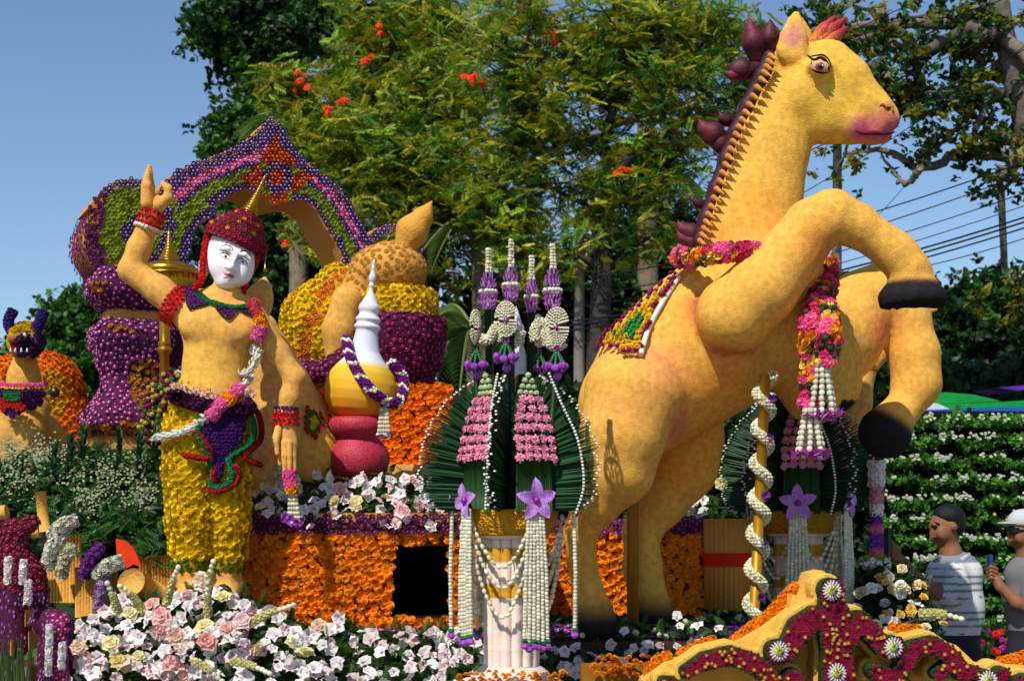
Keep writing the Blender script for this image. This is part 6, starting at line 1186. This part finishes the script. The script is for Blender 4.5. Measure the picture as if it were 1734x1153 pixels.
# ---------------------------------------------------------------- lion statue and elephant at the far left
LY = 8.4; LI = thing('lion_statue', 'foam guardian lion with purple ears and flower collar at the left edge', 'statue', P(35, 800, LY)); W = lambda x, y, r, dy=0.: (P(x, y, LY+dy), S(r, LY+dy))
q = SDF(.018, .05); q.chain([W(40, 640, 26), W(40, 700, 36), W(30, 740, 38)]); q.chain([W(20, 690, 26, -.1), W(12, 740, 20, -.15), W(8, 800, 17, -.15)]); q.chain([W(60, 690, 26, -.1), W(52, 740, 20, -.15), W(48, 800, 17, -.15)]); q.chain([W(60, 720, 34, .3), W(82, 750, 34, .3)]); q.chain([W(42, 600, 18), W(42, 640, 24)])
V, Fc = q.build(); part('body', (V, Fc, c('#cf9a4a')), FUR, LI)
q = SDF(.012, .025); q.chain([W(46, 575, 29), W(40, 580, 28, -.1)]); q.chain([W(30, 570, 15, -.2), W(28, 572, 15, -.3)]); q.chain([W(32, 594, 13, -.18), W(30, 594, 12, -.28)]); q.cone(P(22, 584, LY-.4), P(50, 584, LY-.38), S(4, LY), S(5, LY), .01, sub=True); V, Fc = q.build(); HL = part('head', (V, Fc, paint(V, c('#b8902a'), [(P(30, 584, LY-.3), .09, c('#7a1414'), 1.2), (P(30, 600, LY-.2), .07, c('#2a5a20'), .9)])), FUR, LI); pts, nn = scatter(V, Fc, S(4.5, LY), .3); yy_ = HOR-(pts[:, 2]-EYE)/pts[:, 1]*F; m1 = (yy_ < 562); m2 = (yy_ > 566) & (pts[:, 0] > P(60, 0, LY)[0])
place(LI, 'yellow_flower', 'pompon', YEL*.8, YEL, mats_from(pts[m1], nn[m1], S(3.6, LY)), 40); place(LI, 'purple_flower', 'bud', c('#3c1a6a'), PURP, mats_from(pts[m2], nn[m2], S(3.4, LY)), 40)
for ln in ([(20, 562), (14, 545), (22, 526)], [(58, 565), (66, 548), (74, 528)]):
    for r in (6, 3): p, n2 = rope(spline([P(a, b_, LY-.1) for a, b_ in ln], 12), S(r, LY), None, None, None, S(3.2, LY), 8); place(LI, 'purple_flower', 'bud', c('#3f1f78'), c('#6a4aa8'), mats_from(p, n2, S(3.6, LY)), 24)
for x in (18, 26, 36, 46): part('tooth', lathe([(S(2.4, LY), 0), (S(.3, LY), S(7, LY))], 6, P(x, 596, LY-.36), WHITE), GLOSS, HL)
disc('eye', Surf(V, Fc), 40, 568, 4, 4, WHITE, HL, .01)
for yy_, cc, ce, nm in ((650, c('#e0508a'), c('#f0c040'), 'pink_flower'), (656, YEL, ORA, 'yellow_flower')): a = np.linspace(-3.3, .2, 26); ps = np.array([P(38+40*math.cos(q_), yy_+10*math.sin(-q_)*.3, LY-.05+.24*math.sin(q_)) for q_ in a]); place(LI, nm, 'carnation', cc, ce, mats_from(ps, np.tile([0, -1, .1], (26, 1)), S(5.5, LY)), 30)
for pg, cc, ce, nm in (([(0, 660), (76, 660), (72, 690), (40, 696), (20, 710), (0, 690)], c('#4a1250'), c('#7a3a80'), 'purple_flower'), ([(0, 676), (40, 682), (44, 698), (16, 690), (0, 700)], RED*.8, RED, 'red_flower'), ([(8, 664), (32, 664), (32, 680), (8, 680)], c('#14703a'), c('#24a058'), 'green_flower')):
    pg = np.array(pg, float); L = lattice(pg, 5.5); o_ = {'purple_flower': -.36, 'red_flower': -.39, 'green_flower': -.41}[nm]; ps = np.array([P(a, b_, LY+o_+.12*abs(a-36)/40) for a, b_ in L]); place(LI, nm, 'bud', cc, ce, mats_from(ps, np.tile([0, -1, .1], (len(ps), 1)), S(4, LY)), 60)
EL = thing('elephant_statue', 'big orange flower covered elephant back with yellow face patch behind the lion', 'statue', P(120, 760, 9.6)); q = SDF(.03, .1); EW = lambda x, y, r, dy=0.: (P(x, y, 9.6+dy), S(r, 9.6)); q.chain([EW(30, 665, 62), EW(75, 660, 56), EW(105, 720, 45), EW(140, 740, 34)]); V, Fc = q.build(); part('body', (V, Fc, c('#d06a10')), MATTE, EL)
pts, nn = scatter(V, Fc, S(8, 9.6), .4); xx_ = pts[:, 0]/pts[:, 1]*F+CX; yy_ = HOR-(pts[:, 2]-EYE)/pts[:, 1]*F; ye2 = (np.hypot(xx_-88, (yy_-665)*.8) < 30); place(EL, 'orange_flower', 'pompon', c('#ee7a08'), ORA, mats_from(pts[~ye2], nn[~ye2], S(6, 9.6)), 120); place(EL, 'yellow_flower', 'pompon', c('#d8a808'), YEL, mats_from(pts[ye2], nn[ye2], S(6, 9.6)), 60)
part('eye', lathe([(S(9, 9.6), 0), (S(8, 9.6), S(3, 9.6)), (.001, S(5, 9.6))], 12, P(92, 664, 9.05), c('#2a1408'), M=Vector((0.1, -1, 0)).to_track_quat('Z', 'Y').to_matrix().to_4x4()), GLOSS, EL)
# ---------------------------------------------------------------- foreground red scroll ornament
OY = 5.4
def cp(x, y): return (1100+x/2.735, 900+y/2.735)
ST = [[((840, 265), 22), ((858, 400), 66), ((870, 560), 52), ((880, 720), 70)], [((770, 395), 36), ((700, 450), 44), ((650, 540), 34), ((595, 560), 44)], [((930, 500), 24), ((975, 400), 22), ((1040, 480), 32), ((1090, 540), 28), ((1130, 540), 44)],
      [((170, 650), 15), ((260, 600), 27), ((380, 575), 30), ((480, 610), 32), ((560, 670), 32), ((600, 740), 30)], [((668, 690), 42), ((660, 740), 42)], [((1170, 645), 22), ((1230, 545), 27), ((1320, 525), 27), ((1400, 575), 24), ((1450, 650), 28), ((1500, 650), 18)], [((1370, 640), 18), ((1340, 660), 14)], [((1050, 650), 26), ((1140, 690), 30), ((1200, 740), 30)], [((1640, 660), 20), ((1600, 740), 30), ((1700, 760), 20)], [((868, 655), 44), ((868, 660), 44)], [((845, 272), 44), ((846, 275), 44)], [((1565, 690), 36), ((1566, 690), 36)], [((70, 700), 15), ((110, 700), 12)], [((1600, 740), 22), ((1760, 700), 26)]]
def d2(pts):
    f = np.full(len(pts), 1e9)
    for s_ in ST:
        for (a, ra), (b_, rb) in zip(s_[:-1], s_[1:]):
            a = np.array(cp(*a)); b_ = np.array(cp(*b_)); ra /= 2.735; rb /= 2.735; ab = b_-a; t = np.clip(((pts-a)@ab)/(ab@ab+1e-9), 0, 1); f = np.minimum(f, np.linalg.norm(pts-a-t[:, None]*ab, axis=1)-(ra+(rb-ra)*t))
    return f-5.6
def field_slab(fn, x0, x1, y0, y1, st, Ya, Yb, hz=.03):
    xs = np.arange(x0, x1, st); ys = np.arange(y0, y1, st); XX, YY = np.meshgrid(xs, ys, indexing='ij'); f2 = fn(np.stack([XX.ravel(), YY.ravel()], -1)).reshape(XX.shape)*S(1, OY); yd_ = np.arange(Ya-2*hz, Yb+2.5*hz, hz); dz_ = np.abs(yd_-(Ya+Yb)/2)-(Yb-Ya)/2
    f = np.maximum(f2[:, None, :], dz_[None, :, None]).astype(np.float32); V, Fq = nets(f, np.zeros(3), 1.); Yw = yd_[0]+V[:, 1]*hz; W_ = np.stack([(x0+V[:, 0]*st-CX)/F*OY, Yw, EYE+(HOR-(y0+V[:, 2]*st))/F*OY], -1); return W_, Fq[:, ::-1]
OR = thing('scroll_crest', 'big foreground scroll crest of magenta flowers with white rosettes on yellow foam', 'ornament', P(1430, 1165, OY))
V, Fq = field_slab(d2, 1100, 1760, 960, 1190, 2.2, OY, OY+.09); part('red_slab', (V, Fq, c('#2c3a18')), MATTE, OR)
foam_poly = [cp(*q_) for q_ in [(-60, 800), (-30, 690), (80, 610), (150, 595), (300, 545), (440, 500), (540, 440), (600, 395), (650, 355), (660, 290), (700, 300), (740, 195), (800, 180), (812, 185), (835, 240), (900, 330), (960, 370), (1050, 450), (1180, 485), (1300, 480), (1420, 525), (1490, 590), (1540, 650), (1640, 620), (1760, 625), (1760, 900), (-60, 900)]]
part('foam_backing', prism(foam_poly, lambda a, b_: P(a, b_, OY+.22), (0, -1, 0), .16, c('#e3b04c')), FOAM, OR, smooth=False)
def d3(pts): return d2(pts)-6
V, Fq = field_slab(d3, 1090, 1765, 950, 1195, 2.6, OY+.09, OY+.22); part('foam_layer', (V, Fq, c('#e3b04c')), FOAM, OR)
bx_ = np.array([(1100, 960), (1760, 960), (1760, 1175), (1100, 1175)], float); L = lattice(bx_, 5.6, .2); dd = d2(L); red = dd < -3.2; gre = (dd >= -3.2) & (dd < .5); yl = rng.random(len(L)) < .13
def toP(L_, o=-.012): return np.array([P(a, b_, OY+o) for a, b_ in L_]) if len(L_) else np.zeros((0, 3))
ros = [cp(845, 272), cp(600, 553), cp(1130, 535), cp(868, 655), cp(1568, 690)]; near_r = np.min([np.hypot(L[:, 0]-a, L[:, 1]-b_) for a, b_ in ros], axis=0) < 15; red &= ~near_r; gre &= ~near_r
for mk, kd, cc, ce, sz, nm, npt in ((red & ~yl, 'carnation', c('#95103a'), c('#c02a60'), 4.6, 'magenta_flower', 300), (red & yl, 'button', c('#c08a20'), c('#f0c830'), 3.2, 'yellow_center', 60), (gre, 'bud', c('#2a4a1c'), G1, 2.9, 'moss_tuft', 100)): place(OR, nm, kd, cc, ce, mats_from(toP(L[mk], -.004 if nm != 'yellow_center' else -.018), np.tile([0, -1, .1], (mk.sum(), 1)), S(sz, OY), tilt=.25), npt)
for a, b_ in ros:
    cen = P(a, b_, OY-.05); rr = S(1, OY); st = part('rosette', lathe([(10*rr, 0), (9*rr, 3*rr), (.1*rr, 4*rr)], 16, cen+[0, .02, 0], c('#c8cc60'), M=Vector((0, -1, 0)).to_track_quat('Z', 'Y').to_matrix().to_4x4()), MATTE, OR)
    for ring, n_, r in ((0, 18, 10), (1, 14, 7)):
        a_ = np.arange(n_)*2*PI/n_+ring*.2; ps = cen+np.stack([np.cos(a_)*r*rr, -ring*.008+0*a_, np.sin(a_)*r*1.15*rr], -1); place(st, 'white_petal', 'leaf', c('#ece4ea'), WHITE, mats_from(ps, np.tile([0, -1., 0], (n_, 1)), 7*rr, tilt=.1, fwd=None)if False else (lambda M: M)(np.array([mats_from(ps[i][None], np.array([[0, -1, .0]]), 6.5*rr, tilt=.05, fwd=[math.cos(a_[i]), 0, math.sin(a_[i])])[0] for i in range(n_)])), n_)
    place(st, 'green_center', 'pompon', c('#a8b040'), LGREEN, mats_from((cen+[0, -.012, 0])[None], np.array([[0, -1, 0.]]), 5.5*rr), 2); place(st, 'purple_center', 'bud', c('#6a1a8a'), LILAC, mats_from((cen+[.008, -.03, -.004])[None], np.array([[0, -1, 0.]]), 3*rr), 2)
for pl in ([(0, 690), (40, 610), (90, 590)], [(150, 580), (230, 540), (300, 520)], [(400, 520), (480, 455), (560, 400), (620, 330), (690, 265)], [(1120, 465), (1240, 470)], [(1630, 620), (1740, 590)]):
    l_ = spline([P(*cp(*q_), OY+.34) for q_ in pl], 30); p, n2 = rope(l_, S(10, OY), None, None, None, S(6, OY), 8); place(OR, 'marigold', 'pompon', c('#f08a08'), AMB, mats_from(p, n2, S(7.5, OY)), 60)
mb = thing('marigold_border', 'flat amber marigold border lying behind the scroll crest at its left end', 'flowers', P(1050, 1150, 5.9)); part('board', slab(985, 1128, 1180, 1165, 5.95, 6.1, c('#8a5a14')), MATTE, mb, smooth=False); wall_flowers(mb, [(1005, 1112, 1130, 1140)], 5.9, 9, c('#f08a08'), AMB, 'marigold', 100, nrm=(0, -.3, 1)); wall_flowers(mb, [(770, 1140, 960, 1165)], 6.0, 9, c('#f09a08'), AMB, 'marigold', 100, nrm=(0, -.3, 1))
# ================================================================ right side: vertical garden, awnings, people, stands
VGY = 10.6
vg = thing('planted_wall', 'tall vertical garden wall with rows of white flowering plants behind the men', 'green wall', P(1620, 1060, VGY))
part('frame_back', slab(1495, 696, 1780, 1070, VGY+.25, VGY+.4, c('#0c120a')), MATTE, vg, smooth=False)
for i, y in enumerate(np.arange(712, 1060, 34)):
    part('shelf', slab(1495, y+12, 1780, y+16, VGY, VGY+.24, c('#1b1f1a')), MATTE, vg, smooth=False)
    n = 420; px = rng.uniform(1495, 1780, n); pt = np.array([P(a, y+rng.normal(2, 4.6), VGY-rng.uniform(0, .16)) for a in px]); pt[:, 2] += .02*np.sin(px/17+i*2)+.015*np.sin(px/7.3+i); pt = pt[rng.random(n) < .55+.45*np.sin(px/23+i*1.7)**2]; n = len(pt); row = part('plant_row', joined(proto('cluster', c('#4f8a26'), G1, spread=.3), mats_from(pt, np.tile([0, -.8, .7], (n, 1)), S(10.5, VGY)*rng.uniform(.6, 1.2, n), tilt=.5)), LEAF, vg, kind='stuff', smooth=False)
    m = 64; ctr = rng.uniform(1495, 1780, 20); px = ctr[rng.integers(0, 20, m)]+rng.normal(0, 4, m); pt = np.array([P(a, y-6+rng.normal(0, 3.2), VGY-.2) for a in px]); part('white_blooms', joined(proto('orchid', c('#c4ccb0'), c('#e8ead8')), mats_from(pt, np.tile([0, -.8, .6], (m, 1)), S(3.2, VGY))), PET, vg, kind='stuff', smooth=False)
for x in (1510, 1640, 1770): part('upright', slab(x, 690, x+5, 1070, VGY-.03, VGY, c('#14160f')), MATTE, vg, smooth=False)
# red flower bed
rbed = arrange('red_flower_bed', 'bed of red and magenta flowers at the foot of the planted wall', [(1650, 1120), (1650, 1062), (1700, 1055), (1760, 1060), (1760, 1120)], 9.6, 9, [('red_flower', 'carnation', RED, c('#ff5040'), .5, 1.), ('magenta_flower', 'carnation', c('#b02a90'), LILAC, .2, 1.)], 6.5, npart=120, leafn=120, depth=.3)
# awnings
for i, (pl, Y, cc, lb) in enumerate((([(1545, 686), (1600, 664), (1650, 668), (1700, 680), (1760, 676), (1760, 690), (1600, 694)], 13.5, c('#128a3a'), 'green market awning above the planted wall'), ([(1560, 694), (1734, 688), (1780, 692), (1780, 698), (1560, 700)], 13.2, c('#1a5aa0'), 'thin blue awning edge below the green awning'), ([(1690, 656), (1760, 650), (1790, 654), (1720, 661)], 14, c('#5a2aa0'), 'purple awning at the right edge'), ([(1535, 694), (1545, 672), (1590, 684), (1612, 694)], 13.3, c('#c8c8c8'), 'white tarpaulin corner beside the green awning'))):
    a3 = [P(a, b_, Y) for a, b_ in pl]; b = thing('awning', lb, 'awning', P(pl[0][0], 880, Y)); V = np.array(a3); V2 = V+[0, .8, .03]; nv = len(V); Fc = [(i_, (i_+1) % nv, nv+(i_+1) % nv) for i_ in range(nv)]+[(i_, nv+(i_+1) % nv, nv+i_) for i_ in range(nv)]; Fc += [(0, i_, i_+1) for i_ in range(1, nv-1)]; part('canvas', (np.vstack([V, V2]), np.array(Fc), cc), MATTE, b, smooth=False)
    part('post', tube([P(pl[0][0]+20, 900, Y+.4), P(pl[0][0]+20, 690, Y+.4)], .03, 6, c('#555555')), MATTE, b)
# people
SKN = c('#8a5a3c'); PYY = 9.0
def person(label, cx_, hy, Y, sh_fn, lean, arms, hairc, pants, face=-1, cap=None, sc=1.):
    b = thing('person', label, 'person', P(cx_, 1300, Y)); U = S(1, Y)*sc; G = lambda x, y, d=0.: np.array([P(cx_, hy, Y)[0]+x*U, Y+d*U, P(0, hy, Y)[2]-y*U])
    q = SDF(.014, .04)      # head, neck, forearms, hands: one skin surface
    q.ell(G(0, 0), (24*U, 21*U, 29*U), k=.02); q.ell(G(face*6, 12), (17*U, 17*U, 20*U), k=.03); q.cone(G(3, 20), G(8, 48), 13*U, 15*U)
    q.cone(G(face*24, 4), G(face*21, -4), 4*U, 3*U, .01); q.ell(G(face*20, 16), (6*U, 7*U, 4*U), k=.01); q.ell(G(5, 3, -20), (5*U, 4*U, 8*U), k=.01)
    for a in arms: q.chain([(G(*p_), r*U) for p_, r in a['skin']], .02)
    q.cone(G(8, 48), G(10, 90), 15*U, 34*U, .05); q.ell(G(face*21, 5, -9), (5*U, 5*U, 3*U), k=.006, sub=True); q.cone(G(face*22, 0, -14), G(face*23, -1, -2), 3*U, 3*U, .008); q.ell(G(face*21, 22), (5*U, 9*U, 4*U), k=.008); q.ell(G(face*10, 14, -17), (9*U, 4*U, 9*U), k=.02)
    V, Fc = q.build(); part('body', (V, Fc, SKN), mat('skin', None, .55, vary=.06), b); Sf = (V, Fc)
    part('eye', lathe([(.001, -3*U), (2.6*U, -1*U), (2.6*U, 1*U), (.001, 3*U)], 8, G(face*20.5, 5, -11), c('#181210')), GLOSS, b); part('eyebrow', tube([G(face*15, -1, -18), G(face*21, -3, -13), G(face*24, -2, -7)], [1*U, 1.6*U, 1*U], 5, c('#120c0a')), MATTE, b); part('mouth', tube([G(face*24, 19, -1), G(face*22, 20, -9), G(face*17, 19, -14)], [1*U, 1.3*U, .6*U], 5, c('#6a3028')), MATTE, b)
    part('collar', tube([G(-12, 56, -8), G(2, 60, -20), G(18, 54, -22), G(28, 48, -14)], [3*U, 4*U, 5*U, 4*U], 7, c('#a8adb5')), MATTE, b)
    q = SDF(.014, .05); q.ell(G(12, 75), (40*U, 26*U, 26*U)); q.chain([(G(14, 80), 40*U), (G(14, 130), 42*U), (G(14, 168), 38*U)], .06, sy=.7)
    for a in arms: q.chain([(G(*p_), r*U) for p_, r in a['sleeve']], .03)
    V, Fc = q.build(); part('shirt', (V, Fc, sh_fn(V, G, U)), mat('cloth', None, .9, vary=.08, bump=.3, bscale=12), b)
    q = SDF(.016, .05); q.chain([(G(14, 165), 38*U), (G(14, 200), 40*U)], sy=.7); 
    for s_ in (-1, 1): q.chain([(G(14+s_*18, 210, s_*8), 24*U), (G(14+s_*20, 330, s_*10), 17*U), (G(14+s_*20, 420, s_*10), 13*U)], sy=.9); 
    V, Fc = q.build(); part('trousers', (V, Fc, pants), MATS['cloth'], b)
    for s_ in (-1, 1): q = SDF(.012, .02); q.cone(G(14+s_*20, 428, s_*10), G(14+face*26+s_*20, 432, s_*10), 11*U, 8*U); V, Fc = q.build(); part('shoe', (V, Fc, c('#151515')), MATTE, b)
    if cap is None:
        q = SDF(.01, .02); q.ell(G(4, -12), (25*U, 23*U, 20*U)); q.ell(G(14, 0), (15*U, 21*U, 20*U)); q.ell(G(face*16, 8), (18*U, 30*U, 20*U), k=.01, sub=True); V, Fc = q.build(); part('hair', (V, Fc, hairc), mat('hair', None, .6, vary=.3, vscale=60, bump=.6, bscale=120), b)
    return b, G, U
def stripes(V, G, U):
    z = (G(0, 0)[2]-V[:, 2])/U; dark = ((z % 11) < 2.4) & (z > 55); C = np.tile(c('#d6d6d2'), (len(V), 1)); C[dark] = c('#5a6068'); C[(z > 172)] = c('#4a6a9a'); C[(z < 58)] = c('#7a8088'); return C
sk = lambda *a: a
arms1 = [dict(skin=[((0, 112, -34), 12), ((-30, 100, -34), 12), ((-58, 78, -28), 9), ((-70, 60, -24), 8), ((-84, 48, -22), 9)], sleeve=[((6, 70, -22), 19), ((6, 98, -32), 20), ((-6, 108, -34), 18)]),
         dict(skin=[((10, 104, 24), 12), ((-30, 92, 10), 10), ((-64, 66, -4), 8), ((-84, 44, -8), 9)], sleeve=[((20, 70, 22), 18), ((14, 98, 26), 18)])]
pb, G, U = person('man in a white striped polo shirt holding a phone up, wrists hung with jasmine garlands', 1602, 888, PYY, stripes, 0, arms1, c('#0c0a0a'), c('#2a2c30'), sc=1.1)
for s_, dd_ in ((0, -26), (0, -6)):
    for k_ in range(4):
        q = SDF(.006, .006); x0, y0 = -82, 46+k_*5-10; q.chain([(G(x0, y0+4, dd_), 3.6*U), (G(x0-8, y0-3, dd_-4), 3.2*U), (G(x0-13, y0+1, dd_-1), 2.6*U)]); V, Fc = q.build(); part('finger', (V, Fc, SKN), MATS['skin'], pb)
    q = SDF(.006, .006); q.chain([(G(-80, 40, dd_), 4*U), (G(-88, 30, dd_+2), 3.2*U), (G(-91, 24, dd_+2), 2.6*U)]); V, Fc = q.build(); part('thumb', (V, Fc, SKN), MATS['skin'], pb)
part('ear', lathe([(5*U, 0), (6*U, 2*U), (3*U, 4*U)], 8, G(6, 4, -20), SKN*.9, M=Vector((.2, -1, 0)).to_track_quat('Z', 'Y').to_matrix().to_4x4()), MATS['skin'], pb)
ph = thing('phone', 'dark phone held up by the man in the striped shirt', 'phone', G(-95, 60, -16)); part('case', box(G(-99, 62, -34), G(-93, 5, 2), c('#0a0b0e'), bev=.004), GLOSS, ph, smooth=False)
jg = thing('wrist_garland', 'white jasmine garlands hanging from the striped shirt man wrist', 'garland', G(-46, 120, -30))
for x in (-66, -60, -42, -36): l_ = spline([G(x, 74, -40), G(x-4, 100, -40), G(x-8, 140, -38)], 14); part('jasmine_string', string(l_, 9*U, IVORY, c('#c8c09a'), .75, .8), PET, jg)
arms2 = [dict(skin=[((0, 132, -36), 12), ((-24, 122, -38), 11), ((-50, 96, -34), 8), ((-56, 82, -30), 9)], sleeve=[((8, 70, -20), 18), ((6, 112, -34), 18), ((2, 128, -36), 15)]), dict(skin=[((30, 130, 20), 11), ((30, 150, 10), 10)], sleeve=[((24, 70, 20), 18), ((30, 128, 22), 16)])]
p2_, G, U = person('man in a grey shirt, white cap and sunglasses at the right edge', 1732, 896, 8.4, lambda V, G, U: np.tile(c('#6d6d70'), (len(V), 1)), 0, arms2, c('#0c0a0a'), c('#1e2024'), cap=1)
q = SDF(.01, .01); q.ell(G(2, -13), (28*U, 26*U, 22*U)); q.ell(G(0, 12), (40*U, 40*U, 21*U), k=.005, sub=True); V, Fc = q.build(); cp_ = part('cap', (V, Fc, c('#b8b8bc')), MATTE, p2_); q = SDF(.008, .01); q.ell(G(-24, -10), (20*U, 20*U, 3.4*U)); V, Fc = q.build(); part('brim', (V, Fc, c('#a0a0a6')), MATTE, cp_)
part('sunglasses', join([box(G(-28, 6, -16), G(-22, -3, -2), c('#080808'), bev=.003), box(G(-26, 4, -22), G(0, 0, -20), c('#080808')), box(G(-24, 6, -20), G(-12, -3, -17), c('#080808'), bev=.003)]), GLOSS, p2_, smooth=False)
for k_ in range(4): q = SDF(.006, .006); q.chain([(G(-56, 84-k_*6, -34), 3.4*U), (G(-66, 80-k_*6, -36), 3*U), (G(-70, 84-k_*6, -30), 2.4*U)]); V, Fc = q.build(); part('finger', (V, Fc, SKN), MATS['skin'], p2_)
q = SDF(.006, .006); q.chain([(G(-52, 78, -30), 4*U), (G(-58, 66, -28), 3.2*U), (G(-60, 58, -28), 2.6*U)]); V, Fc = q.build(); part('thumb', (V, Fc, SKN), MATS['skin'], p2_)
ph = thing('phone', 'blue phone held by the man in the white cap', 'phone', G(-62, 90, -34)); part('case', box(G(-68, 88, -36), G(-62, 42, -20), c('#1a3a78'), bev=.004), GLOSS, ph, smooth=False)
# flower stands to the right of the far tower
fs = thing('flower_stand', 'tall narrow garland stand of lilac, pink and white flowers beside the far offering tower', 'flower stand', P(1484, 960, 7.9))
part('post', tube([P(1484, 1090, 7.95), P(1484, 780, 7.95)], .012, 7, c('#2a3a1c')), MATTE, fs)
for y0, y1, r, kd, cc, ce, nm in ((784, 820, 16, 'orchid', OW, WHITE, 'white_orchid'), (822, 850, 10, 'carnation', c('#f0a0b0'), WHITE, 'pink_flower'), (852, 870, 12, 'orchid', OW, WHITE, 'white_orchid'), (872, 888, 9, 'carnation', c('#8a3ab0'), LILAC, 'purple_flower'), (890, 902, 10, 'carnation', c('#f07090'), WHITE, 'pink_flower'), (904, 928, 10, 'carnation', c('#8a3ab0'), LILAC, 'purple_flower'), (930, 944, 11, 'carnation', c('#f06a80'), WHITE, 'pink_flower'), (945, 955, 22, 'pompon', c('#8ac040'), LGREEN, 'green_flower'), (948, 960, 30, 'orchid', OW, WHITE, 'white_orchid')):
    p, n2 = rope(spline([P(1484, y1, 7.9), P(1484, y0, 7.9)], 8), S(r*.7, 7.9), None, None, None, S(5, 7.9), 6); place(fs, nm, kd, cc, ce, mats_from(p, n2, S(6.5, 7.9), tilt=.3), 30)
arrange('mixed_bouquet', 'low bouquet of white, cream and yellow roses in front of the photographing man', [(1458, 1100), (1455, 980), (1490, 955), (1550, 970), (1590, 1030), (1600, 1100)], 7.3, 15, [('white_orchid', 'orchid', OW, CRM, .25, 1.1), ('cream_rose', 'rose', c('#ecdcae'), c('#f0d060'), .22, 1.1), ('yellow_bud', 'rose', c('#e8c050'), YEL, .1, .9), ('white_pompon', 'pompon', c('#e8eadf'), WHITE, .1, .7)], 11.5, npart=150, leafn=200, depth=.35, leafc=G4*.5)
spike(1560, 1040, 1622, 1046, 7.2, thing('tuberose_sprays', 'pale flower spike pointing right beneath the striped shirt man', 'flowers', P(1560, 1045, 7.2)), 10)
# second dancer's arm behind the horse's far foreleg
q = SDF(.012, .03); b = thing('dancer_arm_statue', 'another foam dancer arm with red bracelet reaching up behind the horse foreleg', 'statue', P(1440, 700, 8.3)); Z = lambda x, y, r: (P(x, y, 8.3), S(r, 8.3)); q.chain([Z(1380, 700, 28), Z(1450, 655, 20), Z(1465, 625, 17), Z(1500, 590, 15), Z(1540, 555, 12), Z(1560, 530, 12)]); q.chain([Z(1440, 730, 30), Z(1450, 680, 26), Z(1462, 640, 18)]); V, Fc = q.build(); part('arm', (V, Fc, c('#d79f4a')), FUR, b)
for i, (x, y) in enumerate(((1580, 515), (1586, 517), (1585, 524), (1576, 534))): q = SDF(.008, .01); q.chain([Z(1556+i, 530+i*2, 6), Z((1556+x)/2+3, (530+y)/2-1, 5.5), Z(x, y, 3)]); V, Fc = q.build(); part('finger', (V, Fc, c('#d79f4a')), FUR, b)
q = SDF(.008, .01); q.chain([Z(1548, 536, 6), Z(1550, 520, 5), Z(1556, 510, 3)]); V, Fc = q.build(); part('thumb', (V, Fc, c('#d79f4a')), FUR, b)
band(b, P(1466, 618, 8.3), (.7, 0, .7), S(19, 8.3), S(3, 8.3), RED, RED, S(4, 8.3))
print('PARTS', NPARTS[0], 'objects', len(bpy.data.objects), 'tris', sum(len(o.data.polygons) for o in bpy.data.objects if o.type == 'MESH'))
